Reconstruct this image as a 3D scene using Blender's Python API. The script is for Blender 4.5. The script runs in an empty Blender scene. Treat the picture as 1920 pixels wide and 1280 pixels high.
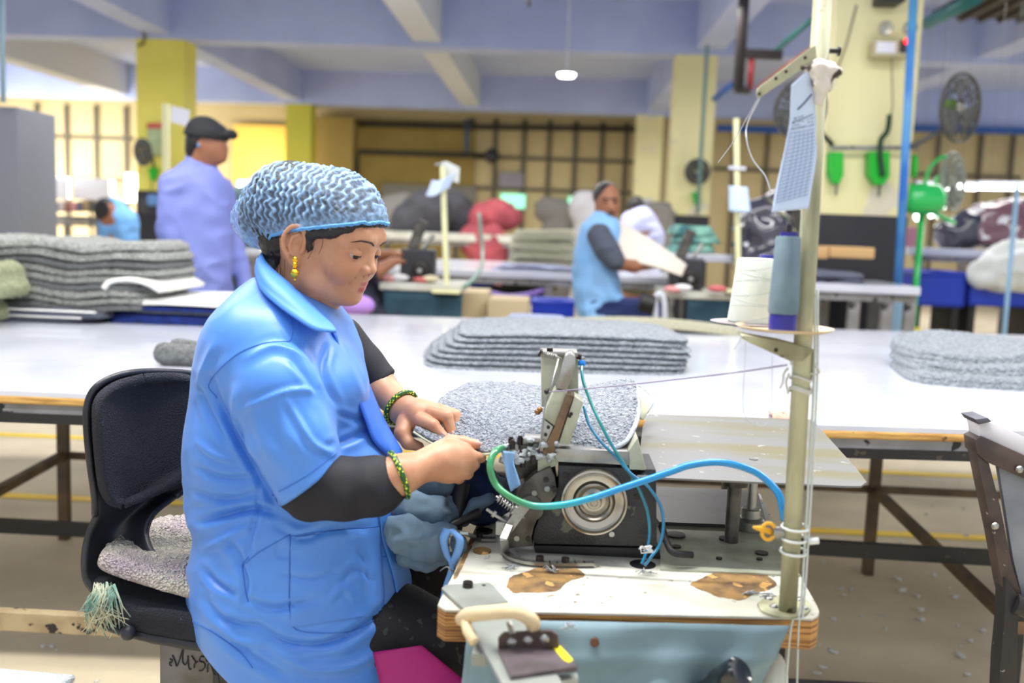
import bpy, bmesh, math, random
import numpy as np
from mathutils import Vector, Matrix, Euler
from mathutils.bvhtree import BVHTree
R = math.radians
SC = bpy.context.scene
COL = SC.collection
random.seed(7); RNG = np.random.default_rng(7)

# ---------------------------------------------------------------- camera, world, lights, exposure
CAM = Vector((0, 0, 1.25)); FPX = 1810.0
cam_rot = (Matrix.Rotation(R(2.3), 3, 'Z') @ Matrix.Rotation(R(90 - 6.65), 3, 'X') @ Matrix.Rotation(0.037, 3, 'Z'))
cd = bpy.data.cameras.new('camera'); cam = bpy.data.objects.new('camera', cd); COL.objects.link(cam)
cam.matrix_world = Matrix.Translation(CAM) @ cam_rot.to_4x4()
cd.sensor_width = 36.0; cd.lens = 36.0 * FPX / 1920; cd.clip_start = 0.05; cd.clip_end = 200
cd.dof.use_dof = True; cd.dof.focus_distance = 1.78; cd.dof.aperture_fstop = 2.5
SC.camera = cam
SC.view_settings.view_transform = 'Standard'; SC.view_settings.look = 'None'
SC.view_settings.gamma = 1.0; SC.view_settings.exposure = 0.1; SC.view_settings.use_curve_mapping = False
SC.cycles.max_bounces = 8; SC.cycles.transparent_max_bounces = 16
W = bpy.data.worlds.new('world'); SC.world = W; W.use_nodes = True
W.node_tree.nodes['Background'].inputs[0].default_value = (0.93, 0.96, 1.0, 1)
W.node_tree.nodes['Background'].inputs[1].default_value = 0.95

def area(name, loc, size, power, rot=(0, 0, 0), col=(1, 0.98, 0.95)):
    ld = bpy.data.lights.new(name, 'AREA'); ld.shape = 'RECTANGLE'; ld.size = size[0]; ld.size_y = size[1]
    ld.energy = power; ld.color = col
    o = bpy.data.objects.new(name, ld); COL.objects.link(o); o.location = loc; o.rotation_euler = rot
    return o
# tube-light rows under the ceiling (above and behind the picture) and over the far bays
area('tube_row_light', (-0.8, 1.6, 3.0), (2.4, 0.12), 92)
area('tube_row_light', (1.3, 1.9, 3.0), (2.4, 0.12), 64)
area('tube_row_light', (1.6, 4.2, 3.2), (2.6, 0.3), 70)
area('tube_row_light', (-2.6, 4.0, 3.2), (2.4, 0.3), 70)
area('tube_row_light', (-0.2, 0.3, 3.2), (2.4, 0.3), 14)
area('tube_row_light', (-1.5, 8.8, 3.3), (6.0, 1.2), 230)
area('tube_row_light', (5.5, 8.8, 3.3), (4.0, 1.2), 170)
area('tube_row_light', (-1.5, 16.2, 3.3), (6.0, 1.2), 130)
area('tube_row_light', (5.5, 16.2, 3.3), (4.0, 1.2), 130)
area('tube_row_light', (-9.0, 12.5, 3.2), (5.0, 5.0), 200)
area('window_daylight', (-10.5, 18.0, 1.8), (3.4, 2.0), 260, (R(80), 0, R(-15)), (1, 0.97, 0.92))
area('warm_wall_fill', (-6.0, 19.3, 2.3), (1.2, 0.8), 30, (R(75), 0, R(8)), (1, 0.86, 0.6))  # last one: unseen lamp added to brighten the warm yellow wall

def ray(px, py):
    d = cam_rot @ Vector(((px - 960) / FPX, -(py - 640) / FPX, -1.0)); return d
def P(px, py, Y):                      # the point of the plane y = Y seen at a pixel
    d = ray(px, py); return CAM + d * (Y / d.y)
def PZ(px, py, z):                     # the point of the horizontal plane z seen at a pixel
    d = ray(px, py); return CAM + d * ((z - CAM.z) / d.z)
def mm(Y): return Y / FPX              # metres per pixel at distance Y
def pix(v):
    q = cam_rot.transposed() @ (Vector(v) - CAM); return (960 + FPX * q.x / -q.z, 640 - FPX * q.y / -q.z)

# ---------------------------------------------------------------- materials
def lin(c):
    c = c / 255.0; return c / 12.92 if c <= 0.04045 else ((c + 0.055) / 1.055) ** 2.4
def rgb(c): return (lin(c[0]), lin(c[1]), lin(c[2]), 1)
_M = {}
def mat(name, c, rough=0.6, metal=0.0, c2=None, nscale=8, ndetail=4, lo=0.4, hi=0.6, bump=0, bscale=60, bkind='noise',
        emit=0, trans=0, alpha=1, coat=0, sheen=0, stretch=None, spots=None, sss=0, spec=0.5):
    if name in _M: return _M[name]
    m = bpy.data.materials.new(name); m.use_nodes = True; nt = m.node_tree; b = nt.nodes['Principled BSDF']
    L = nt.links.new; N = nt.nodes.new
    b.inputs['Base Color'].default_value = rgb(c); b.inputs['Roughness'].default_value = rough
    b.inputs['Metallic'].default_value = metal; b.inputs['Alpha'].default_value = alpha
    b.inputs['Specular IOR Level'].default_value = spec
    b.inputs['Transmission Weight'].default_value = trans; b.inputs['Coat Weight'].default_value = coat
    if sheen: b.inputs['Sheen Weight'].default_value = sheen
    if sss:
        b.inputs['Subsurface Weight'].default_value = sss; b.inputs['Subsurface Radius'].default_value = (0.012, 0.004, 0.002)
        b.inputs['Subsurface Scale'].default_value = 1.0
    tc = N('ShaderNodeTexCoord'); co = tc.outputs['Object']
    if stretch:
        mp = N('ShaderNodeMapping'); mp.inputs['Scale'].default_value = stretch; L(co, mp.inputs[0]); co = mp.outputs[0]
    cur = None
    if c2 is not None:
        n = N('ShaderNodeTexNoise'); n.inputs['Scale'].default_value = nscale; n.inputs['Detail'].default_value = ndetail
        L(co, n.inputs['Vector'])
        r = N('ShaderNodeMapRange'); r.inputs[1].default_value = lo; r.inputs[2].default_value = hi; L(n.outputs[0], r.inputs[0])
        mx = N('ShaderNodeMix'); mx.data_type = 'RGBA'; mx.inputs[6].default_value = rgb(c); mx.inputs[7].default_value = rgb(c2)
        L(r.outputs[0], mx.inputs[0]); cur = mx.outputs[2]
    if spots is not None:              # (colour, scale, threshold)
        n = N('ShaderNodeTexNoise'); n.inputs['Scale'].default_value = spots[1]; n.inputs['Detail'].default_value = 3
        L(tc.outputs['Object'], n.inputs['Vector'])
        r = N('ShaderNodeMapRange'); r.inputs[1].default_value = spots[2]; r.inputs[2].default_value = spots[2] + 0.03
        L(n.outputs[0], r.inputs[0])
        mx = N('ShaderNodeMix'); mx.data_type = 'RGBA'; mx.inputs[6].default_value = rgb(c); mx.inputs[7].default_value = rgb(spots[0])
        if cur is not None: L(cur, mx.inputs[6])
        L(r.outputs[0], mx.inputs[0]); cur = mx.outputs[2]
    if cur is not None: L(cur, b.inputs['Base Color'])
    if emit:
        b.inputs['Emission Color'].default_value = rgb(c); b.inputs['Emission Strength'].default_value = emit
    if bump:
        if bkind == 'noise':
            t = N('ShaderNodeTexNoise'); t.inputs['Scale'].default_value = bscale; t.inputs['Detail'].default_value = 5; h = t.outputs[0]
        elif bkind == 'voronoi':
            t = N('ShaderNodeTexVoronoi'); t.inputs['Scale'].default_value = bscale; h = t.outputs['Distance']
        else:
            t = N('ShaderNodeTexWave'); t.inputs['Scale'].default_value = bscale; t.inputs['Distortion'].default_value = 1.5
            t.bands_direction = 'Z'; h = t.outputs[1]
        L(co, t.inputs['Vector'])
        bp = N('ShaderNodeBump'); bp.inputs['Strength'].default_value = bump; bp.inputs['Distance'].default_value = 0.01
        L(h, bp.inputs['Height']); L(bp.outputs[0], b.inputs['Normal'])
    _M[name] = m
    return m

# ---------------------------------------------------------------- object helpers
def tag(o, label=None, cat=None, group=None, kind=None):
    if label: o['label'] = label
    if cat: o['category'] = cat
    if group: o['group'] = group
    if kind: o['kind'] = kind
    return o
def empty(name, loc=(0, 0, 0), label=None, cat=None, group=None, rz=0):
    o = bpy.data.objects.new(name, None); COL.objects.link(o); o.location = loc; o.rotation_euler.z = rz
    o.empty_display_size = 0.05
    return tag(o, label, cat, group)
PEND = []
def link(name, me, m, parent=None, smooth=True):
    """mesh given in world coordinates; the object keeps them, parented with an inverse matrix"""
    o = bpy.data.objects.new(name, me); COL.objects.link(o)
    if m is not None:
        for k in (m if isinstance(m, (list, tuple)) else [m]): me.materials.append(k)
    if smooth and len(me.polygons):
        me.polygons.foreach_set('use_smooth', np.ones(len(me.polygons), dtype=bool))
    # origin at base centre
    if len(me.vertices):
        co = np.empty(len(me.vertices) * 3, dtype=np.float32); me.vertices.foreach_get('co', co); co = co.reshape(-1, 3)
        c = (co.min(0) + co.max(0)) / 2; c[2] = co[:, 2].min(); co -= c
        me.vertices.foreach_set('co', co.ravel()); me.update()
        c = Vector([float(x) for x in c])
    else: c = Vector((0, 0, 0))
    if parent is not None:
        o.parent = parent
        o.matrix_parent_inverse = Matrix.Identity(4)
        pm = world_mat(parent)
        o.matrix_local = pm.inverted() @ Matrix.Translation(c)
    else: o.location = c
    return o
def world_mat(o):
    m = Matrix.LocRotScale(o.location, o.rotation_euler if o.rotation_mode != 'QUATERNION' else o.rotation_quaternion, o.scale)
    return world_mat(o.parent) @ m if o.parent else m
def from_np(verts, faces, name='mesh'):
    me = bpy.data.meshes.new(name)
    verts = np.asarray(verts, dtype=np.float32); faces = np.asarray(faces, dtype=np.int32)
    me.vertices.add(len(verts)); me.vertices.foreach_set('co', verts.ravel())
    k = faces.shape[1]; me.loops.add(faces.size); me.loops.foreach_set('vertex_index', faces.ravel())
    me.polygons.add(len(faces)); me.polygons.foreach_set('loop_start', np.arange(0, faces.size, k, dtype=np.int32))
    me.update(calc_edges=True); me.validate()
    return me
class MB:
    """collects shapes in world coordinates and links them as ONE mesh"""
    def __init__(s): s.bm = bmesh.new()
    def box(s, c, size, rot=None, bev=0.0, seg=2):
        r = bmesh.ops.create_cube(s.bm, size=1.0); vs = r['verts']
        bmesh.ops.scale(s.bm, vec=size, verts=vs)
        if bev:
            es = list({e for v in vs for e in v.link_edges})
            r2 = bmesh.ops.bevel(s.bm, geom=es, offset=bev, segments=seg, affect='EDGES', profile=0.5)
            vs = list({v for f in r2['faces'] for v in f.verts} | {v for v in vs if v.is_valid})
        M = (rot.to_matrix().to_4x4() if isinstance(rot, Euler) else (rot.to_4x4() if rot is not None else Matrix.Identity(4)))
        bmesh.ops.transform(s.bm, matrix=Matrix.Translation(Vector(c)) @ M, verts=vs); return s
    def bar(s, a, b, w, h, bev=0.0, up=(0, 0, 1)):
        a = Vector(a); b = Vector(b); x = (b - a); L = x.length; x.normalize(); up = Vector(up)
        y = up.cross(x)
        if y.length < 1e-4: y = Vector((0, 1, 0)).cross(x)
        y.normalize(); z = x.cross(y)
        return s.box((a + b) / 2, (L, w, h), Matrix((x, y, z)).transposed(), bev)
    def cyl(s, a, b, r, r2=None, n=20, caps=True):
        a = Vector(a); b = Vector(b); d = b - a
        q = d.to_track_quat('Z', 'Y').to_matrix().to_4x4()
        bmesh.ops.create_cone(s.bm, cap_ends=caps, cap_tris=False, segments=n, radius1=r, radius2=r if r2 is None else r2,
                              depth=d.length, matrix=Matrix.Translation((a + b) / 2) @ q); return s
    def tube(s, pts, r, n=10, closed=False, caps=True):
        pts = [Vector(p) for p in pts]; m = len(pts); rings = []; prev = None
        for i, p in enumerate(pts):
            if closed: t = pts[(i + 1) % m] - pts[i - 1]
            else: t = pts[min(i + 1, m - 1)] - pts[max(i - 1, 0)]
            t.normalize()
            if prev is None:
                u = t.orthogonal().normalized()
            else:
                u = prev - t * prev.dot(t)
                u = u.normalized() if u.length > 1e-6 else t.orthogonal().normalized()
            prev = u; v = t.cross(u); rr = r[i] if isinstance(r, (list, tuple, np.ndarray)) else r
            rings.append([s.bm.verts.new(p + (u * math.cos(2 * math.pi * k / n) + v * math.sin(2 * math.pi * k / n)) * rr) for k in range(n)])
        for i in range(m if closed else m - 1):
            A = rings[i]; B = rings[(i + 1) % m]
            for k in range(n): s.bm.faces.new((A[k], A[(k + 1) % n], B[(k + 1) % n], B[k]))
        if caps and not closed:
            s.bm.faces.new(rings[0][::-1]); s.bm.faces.new(rings[-1])
        return s
    def lathe(s, prof, c, axis=(0, 0, 1), n=32):
        """prof: (r, t) pairs along the axis from c"""
        c = Vector(c); ax = Vector(axis).normalized(); u = ax.orthogonal().normalized(); v = ax.cross(u); rings = []
        for (r, t) in prof:
            if r < 1e-6: rings.append([s.bm.verts.new(c + ax * t)])
            else: rings.append([s.bm.verts.new(c + ax * t + (u * math.cos(2 * math.pi * k / n) + v * math.sin(2 * math.pi * k / n)) * r) for k in range(n)])
        for A, B in zip(rings, rings[1:]):
            for k in range(n):
                k2 = (k + 1) % n
                if len(A) == 1 and len(B) > 1: s.bm.faces.new((A[0], B[k2], B[k]))
                elif len(B) == 1 and len(A) > 1: s.bm.faces.new((A[k], A[k2], B[0]))
                elif len(A) > 1: s.bm.faces.new((A[k], A[k2], B[k2], B[k]))
        return s
    def prism(s, poly, d, bev=0):
        """poly: coplanar 3D points; d: extrusion vector"""
        vs = [s.bm.verts.new(Vector(p)) for p in poly]; f = s.bm.faces.new(vs)
        r = bmesh.ops.extrude_face_region(s.bm, geom=[f]); nv = [g for g in r['geom'] if isinstance(g, bmesh.types.BMVert)]
        bmesh.ops.translate(s.bm, verts=nv, vec=Vector(d))
        if bev:
            allv = set(vs) | set(nv); es = list({e for v in allv for e in v.link_edges})
            bmesh.ops.bevel(s.bm, geom=es, offset=bev, segments=2, affect='EDGES', profile=0.5)
        return s
    def quad(s, *p): s.bm.faces.new([s.bm.verts.new(Vector(q)) for q in p]); return s
    def ball(s, c, r, n=16, scale=(1, 1, 1), rot=None):
        M = Matrix.Translation(Vector(c)) @ (rot.to_4x4() if rot else Matrix.Identity(4)) @ Matrix.Diagonal((r * scale[0], r * scale[1], r * scale[2], 1))
        bmesh.ops.create_uvsphere(s.bm, u_segments=n, v_segments=max(6, n * 2 // 3), radius=1.0, matrix=M); return s
    def grid(s, f, nu, nv, thick=None):
        V = [[s.bm.verts.new(Vector(f(i / (nu - 1), j / (nv - 1)))) for j in range(nv)] for i in range(nu)]
        for i in range(nu - 1):
            for j in range(nv - 1): s.bm.faces.new((V[i][j], V[i + 1][j], V[i + 1][j + 1], V[i][j + 1]))
        return s
    def build(s, name, m, parent=None, smooth=False, angle=None, solid=0):
        bmesh.ops.recalc_face_normals(s.bm, faces=s.bm.faces)
        me = bpy.data.meshes.new(name); s.bm.to_mesh(me); s.bm.free()
        o = link(name, me, m, parent, smooth or angle is not None)
        if angle is not None: me.set_sharp_from_angle(angle=R(angle))
        if solid:
            md = o.modifiers.new('solid', 'SOLIDIFY'); md.thickness = solid; md.offset = 0
        return o
def spline(pts, n=8):
    """Catmull-Rom through points (any dimension)"""
    P_ = [np.array(p, dtype=float) for p in pts]; P_ = [2 * P_[0] - P_[1]] + P_ + [2 * P_[-1] - P_[-2]]; out = []
    for i in range(1, len(P_) - 2):
        a, b, c, d = P_[i - 1:i + 3]
        for t in np.linspace(0, 1, n, endpoint=False):
            out.append(0.5 * (2 * b + (c - a) * t + (2 * a - 5 * b + 4 * c - d) * t * t + (3 * b - 3 * c + d - a) * t ** 3))
    out.append(P_[-2]); return out
def copy_tree(o, loc=None, parent=None, label=None, group=None, name=None):
    c = o.copy(); COL.objects.link(c)
    if parent is not None: c.parent = parent
    if loc is not None: c.location = loc
    if label: c['label'] = label
    if group: c['group'] = group
    for ch in [k for k in bpy.data.objects if k.parent == o]: copy_tree(ch, parent=c)
    return c

# ---------------------------------------------------------------- implicit surfaces: smooth unions extracted as one mesh
class Sdf:
    def __init__(s, lo, hi, h):
        s.lo = np.array(lo, float); s.h = h; s.n = np.ceil((np.array(hi, float) - s.lo) / h).astype(int) + 1
        s.d = np.full(tuple(s.n), 1.0, np.float32)
        s.ax = [s.lo[i] + h * np.arange(s.n[i]) for i in range(3)]
    def sub(s, lo, hi):
        a = np.clip(np.floor((np.array(lo) - s.lo) / s.h).astype(int), 0, s.n - 1); b = np.clip(np.ceil((np.array(hi) - s.lo) / s.h).astype(int) + 1, 1, s.n)
        sl = tuple(slice(int(a[i]), int(max(b[i], a[i] + 1))) for i in range(3))
        X, Y, Z = np.meshgrid(s.ax[0][sl[0]], s.ax[1][sl[1]], s.ax[2][sl[2]], indexing='ij')
        return sl, X.astype(np.float32), Y.astype(np.float32), Z.astype(np.float32)
    def mix(s, sl, q, k, op):
        d = s.d[sl]
        if op == 'add':
            if k <= 0: s.d[sl] = np.minimum(d, q)
            else:
                h = np.maximum(k - np.abs(d - q), 0) / k; s.d[sl] = np.minimum(d, q) - h * h * k * 0.25
        else:
            q = -q
            if k <= 0: s.d[sl] = np.maximum(d, q)
            else:
                h = np.maximum(k - np.abs(d - q), 0) / k; s.d[sl] = np.maximum(d, q) + h * h * k * 0.25
        return s
    def cap(s, a, b, r1, r2=None, k=0.01, op='add', flat=None):
        a = np.array(a, float); b = np.array(b, float); r2 = r1 if r2 is None else r2; m = max(r1, r2) * (1 if flat is None else 1) + k + 3 * s.h
        sl, X, Y, Z = s.sub(np.minimum(a, b) - m, np.maximum(a, b) + m)
        ba = b - a; L2 = float(ba @ ba) + 1e-12
        px, py, pz = X - a[0], Y - a[1], Z - a[2]
        t = np.clip((px * ba[0] + py * ba[1] + pz * ba[2]) / L2, 0, 1)
        qx, qy, qz = px - t * ba[0], py - t * ba[1], pz - t * ba[2]
        if flat is not None:           # (axis, factor): squeeze the section along an axis by factor (<1)
            n = np.array(flat[0], float); n /= np.linalg.norm(n); dn = qx * n[0] + qy * n[1] + qz * n[2]
            e = (1 / flat[1] - 1) * dn; qx, qy, qz = qx + e * n[0], qy + e * n[1], qz + e * n[2]
            d = (np.sqrt(qx * qx + qy * qy + qz * qz) - (r1 + (r2 - r1) * t)) * (0.5 + 0.5 * flat[1])
        else: d = np.sqrt(qx * qx + qy * qy + qz * qz) - (r1 + (r2 - r1) * t)
        return s.mix(sl, d, k, op)
    def chain(s, pts, rs, k=0.01, op='add', flat=None):
        for i in range(len(pts) - 1): s.cap(pts[i], pts[i + 1], rs[i], rs[i + 1], k, op, flat)
        return s
    def ell(s, c, r, k=0.01, op='add', M=None):
        c = np.array(c, float); r = np.array(r, float); m = r.max() + k + 3 * s.h
        sl, X, Y, Z = s.sub(c - m, c + m); x, y, z = X - c[0], Y - c[1], Z - c[2]
        if M is not None:
            A = np.array(M.transposed()) if isinstance(M, Matrix) else M.T
            x, y, z = (A[0, 0] * x + A[0, 1] * y + A[0, 2] * z, A[1, 0] * x + A[1, 1] * y + A[1, 2] * z, A[2, 0] * x + A[2, 1] * y + A[2, 2] * z)
        k0 = np.sqrt((x / r[0]) ** 2 + (y / r[1]) ** 2 + (z / r[2]) ** 2)
        k1 = np.sqrt((x / r[0] ** 2) ** 2 + (y / r[1] ** 2) ** 2 + (z / r[2] ** 2) ** 2) + 1e-9
        return s.mix(sl, k0 * (k0 - 1) / k1, k, op)
    def cut(s, pt, n, k=0.003):        # keep the side the normal points away from
        n = np.array(n, float); n /= np.linalg.norm(n); X, Y, Z = np.meshgrid(*s.ax, indexing='ij')
        q = (X - pt[0]) * n[0] + (Y - pt[1]) * n[1] + (Z - pt[2]) * n[2]
        s.mix((slice(None),) * 3, -q.astype(np.float32), k, 'sub'); return s
    def warp(s, f):                    # add a function of position
        X, Y, Z = np.meshgrid(*s.ax, indexing='ij'); s.d += f(X, Y, Z).astype(np.float32); return s
    def mesh(s):
        d = s.d; d[0], d[-1] = 1, 1; d[:, 0], d[:, -1] = 1, 1; d[:, :, 0], d[:, :, -1] = 1, 1
        ins = d < 0; nx, ny, nz = (np.array(d.shape) - 1); cnt = np.zeros((nx, ny, nz), np.int8)
        for i in (0, 1):
            for j in (0, 1):
                for k in (0, 1): cnt += ins[i:nx + i, j:ny + j, k:nz + k]
        act = (cnt > 0) & (cnt < 8); idx = np.argwhere(act); ids = np.full(act.shape, -1, np.int64); ids[act] = np.arange(len(idx))
        acc = np.zeros((len(idx), 3)); num = np.zeros(len(idx)); I, J, K = idx.T
        for ax in range(3):
            for u in (0, 1):
                for v in (0, 1):
                    o = [0, 0, 0]; oth = [a for a in range(3) if a != ax]; o[oth[0]] = u; o[oth[1]] = v
                    e = list(o); e[ax] = 1
                    d0 = d[I + o[0], J + o[1], K + o[2]]; d1 = d[I + e[0], J + e[1], K + e[2]]; mk = (d0 < 0) != (d1 < 0)
                    t = np.where(mk, d0 / (d0 - d1 + 1e-20), 0); p = np.array(o)[None, :] + np.zeros((len(idx), 3)); p[:, ax] = t
                    acc += p * mk[:, None]; num += mk
        V = s.lo + s.h * (idx + acc / num[:, None]); F = []
        for ax in range(3):
            o1, o2 = [(1, 2), (2, 0), (0, 1)][ax]
            sl0 = [slice(None)] * 3; sl1 = [slice(None)] * 3; sl0[ax] = slice(0, -1); sl1[ax] = slice(1, None)
            ch = ins[tuple(sl0)] != ins[tuple(sl1)]; e = np.argwhere(ch); fl = ins[tuple(sl0)][ch]
            ok = (e[:, o1] > 0) & (e[:, o2] > 0) & (e[:, o1] < d.shape[o1] - 1) & (e[:, o2] < d.shape[o2] - 1); e = e[ok]; fl = fl[ok]
            q = []
            for (a, b) in ((0, 0), (1, 0), (1, 1), (0, 1)):
                c = e.copy(); c[:, o1] -= a; c[:, o2] -= b; q.append(ids[c[:, 0], c[:, 1], c[:, 2]])
            q = np.stack(q, 1); q[~fl] = q[~fl][:, ::-1]; F.append(q)
        F = np.concatenate(F); F = F[(F >= 0).all(1)]
        return V, F
def vnormals(V, F):
    n = np.cross(V[F[:, 2]] - V[F[:, 0]], V[F[:, 3]] - V[F[:, 1]]); N = np.zeros_like(V)
    for i in range(4): np.add.at(N, F[:, i], n)
    return N / (np.linalg.norm(N, axis=1, keepdims=True) + 1e-12)
def relax(V, F, it=2, w=0.5):
    for _ in range(it):
        A = np.zeros_like(V); c = np.zeros(len(V))
        for i in range(4):
            a, b = F[:, i], F[:, (i + 1) % 4]; np.add.at(A, a, V[b]); np.add.at(c, a, 1); np.add.at(A, b, V[a]); np.add.at(c, b, 1)
        V = V * (1 - w) + w * A / np.maximum(c, 1)[:, None]
    return V
def hash3(i, j, k, s=0):
    n = (i * 73856093) ^ (j * 19349663) ^ (k * 83492791) ^ (s * 2654435761); n = (n ^ (n >> 13)) * 1274126177 & 0x7fffffff
    return ((n ^ (n >> 16)) & 0xffff) / 65535.0
def vnoise(X, Y, Z, s=0):
    i, j, k = [np.floor(a).astype(np.int64) for a in (X, Y, Z)]; u, v, w = X - i, Y - j, Z - k
    u, v, w = [a * a * (3 - 2 * a) for a in (u, v, w)]; r = 0
    for a in (0, 1):
        for b in (0, 1):
            for c in (0, 1):
                r = r + hash3(i + a, j + b, k + c, s) * (u if a else 1 - u) * (v if b else 1 - v) * (w if c else 1 - w)
    return r * 2 - 1
def worley(X, Y, Z, s=0):
    i, j, k = [np.floor(a).astype(np.int64) for a in (X, Y, Z)]; best = np.full(X.shape, 9.0)
    for a in (-1, 0, 1):
        for b in (-1, 0, 1):
            for c in (-1, 0, 1):
                x, y, z = i + a, j + b, k + c
                dx, dy, dz = x + hash3(x, y, z, s) - X, y + hash3(x, y, z, s + 1) - Y, z + hash3(x, y, z, s + 2) - Z
                best = np.minimum(best, dx * dx + dy * dy + dz * dz)
    return np.sqrt(best)
def seg_d2(Q, pts):
    """distance of points Q (n,dim) to a polyline, and the parameter along it (0..1)"""
    best = np.full(len(Q), 1e9); T = np.zeros(len(Q)); m = len(pts) - 1
    for i in range(m):
        a = np.array(pts[i], float); b = np.array(pts[i + 1], float); ba = b - a
        t = np.clip(((Q - a) @ ba) / (ba @ ba + 1e-12), 0, 1); d = np.linalg.norm(Q - a - t[:, None] * ba, axis=1)
        u = d < best; best = np.where(u, d, best); T = np.where(u, (i + t) / m, T)
    return best, T
# ---------------------------------------------------------------- the building
m_floor = mat('worn_concrete_floor', (226, 212, 182), 0.75, c2=(188, 174, 148), nscale=1.6, ndetail=8, lo=0.35, hi=0.72, bump=0.12, bscale=35, spots=((205, 198, 180), 9.0, 0.70))
m_lilac = mat('lilac_distemper', (186, 198, 232), 0.85, c2=(178, 190, 226), nscale=0.7)
m_lilac2 = mat('lilac_beam_paint', (184, 196, 234), 0.85, c2=(174, 186, 226), nscale=0.9)
m_white_soffit = mat('whitewashed_soffit', (205, 210, 218), 0.85)
m_yel = mat('yellow_column_paint', (238, 228, 110), 0.7, c2=(230, 218, 100), nscale=1.5)
m_yel2 = mat('olive_yellow_paint', (204, 198, 72), 0.7)
m_cream = mat('cream_column_paint', (243, 236, 182), 0.75, c2=(234, 226, 170), nscale=1.2, spots=((222, 214, 190), 2.2, 0.60))
m_black = mat('black_dado_paint', (38, 38, 46), 0.5)
m_panel = mat('beige_wall_panel', (206, 188, 142), 0.8, c2=(196, 178, 132), nscale=0.8)
m_bar = mat('dark_wall_mullion', (92, 84, 66), 0.6)
m_orange = mat('warm_yellow_wall_paint', (240, 196, 92), 0.8)
m_yline = mat('yellow_floor_paint', (255, 216, 0), 0.6, c2=(248, 204, 16), nscale=6)
def struct(name, mb, m, **k): return tag(mb.build(name, m, **k), kind='structure')
struct('floor', MB().quad((-16, -3, 0), (12, -3, 0), (12, 21, 0), (-16, 21, 0)), m_floor)
struct('ceiling', MB().box((-2, 9, 4.3), (28, 24, 0.2)), m_lilac)
SOF = 3.55
for i, Y in enumerate((6.5, 13.0, 19.5)):
    struct('trim_%d' % (i + 1), MB().box((-2, Y, (SOF + 4.2) / 2), (28, 0.4, 4.2 - SOF)), m_lilac2)
for i, X in enumerate((-8.8, -5.3, -1.75, 1.87, 5.4)):
    b = MB()
    for Y0, Y1 in ((0.5, 6.3), (6.7, 12.8), (13.2, 19.3)): b.box((X, (Y0 + Y1) / 2, (SOF + 0.06 + 4.2) / 2), (0.36, Y1 - Y0, 4.2 - SOF - 0.06))
    struct('trim_%d' % (i + 4), b, m_white_soffit if i in (0, 2) else m_lilac2)
def column(px0, px1, py, Y, m, label, dado, dep=0.45, black=True):
    a = P(px0, py, Y); b = P(px1, py, Y); x0, x1 = a.x, b.x; c = empty('column', ((x0 + x1) / 2, Y, 0), label, 'column', 'concrete columns of the hall')
    dz = P((px0 + px1) / 2, dado, Y).z
    MB().box(((x0 + x1) / 2, Y + dep / 2, (dz + SOF) / 2), (x1 - x0, dep, SOF - dz)).build('shaft', m, c)
    MB().box(((x0 + x1) / 2, Y + dep / 2, dz / 2), (x1 - x0 + 0.02, dep + 0.02, dz)).build('dado', m_black, c)
    return c
column(256, 345, 250, 12.8, m_yel, 'bright yellow column behind the man in the black cap', 358)
column(536, 583, 250, 19.3, m_yel2, 'olive yellow column above the blue hairnet, farther from the camera', 470, 0.4)
column(1194, 1243, 250, 19.3, m_cream, 'narrow cream column right of the seated man', 430, 0.4)
column(1262, 1338, 250, 12.8, m_cream, 'cream column with a small green fan, left of the thread stand', 404)
column(1552, 1712, 250, 6.6, m_cream, 'wide cream column carrying the emergency light and green boxes', 404, 0.5)
# far wall, with a grid of panels
YW = 20.4
struct('wall_back', MB().box((-2, YW + 0.1, 2.1), (28, 0.2, 4.2)), m_panel)
b = MB()
def vbar(px, w=0.09, y0=0.0, y1=3.5): b.box((P(px, 250, YW).x, YW - 0.03, (y0 + y1) / 2), (w, 0.08, y1 - y0))
for px in (72, 127, 182, 238, 885, 930, 984, 1031, 1080, 1130, 1175, 1380, 1440, 1500, 1760, 1840, 1900): vbar(px, 0.09 if px < 1400 else 0.07)
for z, xa, xb in ((P(100, 256, YW).z, 40, 250), (P(100, 334, YW).z, 40, 250), (P(1000, 298, YW).z, 880, 1200), (P(1000, 356, YW).z, 880, 1200), (P(1440, 320, YW).z, 1340, 1560), (P(1800, 330, YW).z, 1700, 1920)):
    b.bar((P(xa, 250, YW).x, YW - 0.02, z), (P(xb, 250, YW).x, YW - 0.02, z), 0.07, 0.07)
struct('trim_9', b, m_bar)
x0, x1 = P(439, 250, YW - 0.1).x, P(537, 250, YW - 0.1).x
struct('wall_partition', MB().box(((x0 + x1) / 2, YW - 0.12, 1.6), (x1 - x0, 0.1, 3.2)), m_orange)
b = MB(); xa, xb = P(590, 250, YW).x, P(668, 250, YW).x
struct('wall_recess', MB().box(((xa + xb) / 2, YW - 0.2, 1.7), (xb - xa, 0.25, 3.4)), mat('ochre_wall_paint', (176, 152, 84), 0.8))
x0 = P(670, 250, YW).x; x1 = P(892, 250, YW).x
struct('wall_shed', MB().box(((x0 + x1) / 2, YW - 0.06, 1.7), (x1 - x0, 0.08, 3.4)), mat('ochre_sheet', (160, 138, 72), 0.8, c2=(146, 124, 62), nscale=1))
m_bright = mat('daylit_window_pane', (255, 253, 246), 0.5, emit=3.2)
wi = 1
for (a, t, c, d) in ((62, 331, 131, 372), (42, 320, 58, 400), (168, 336, 214, 362), (236, 325, 256, 378)):
    p = P(a, t, YW - 0.12); q = P(c, d, YW - 0.12)
    o = struct('window_%d' % wi, MB().box(((p.x + q.x) / 2, YW - 0.12, (p.z + q.z) / 2), (q.x - p.x, 0.05, p.z - q.z)), m_bright); wi += 1
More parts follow.
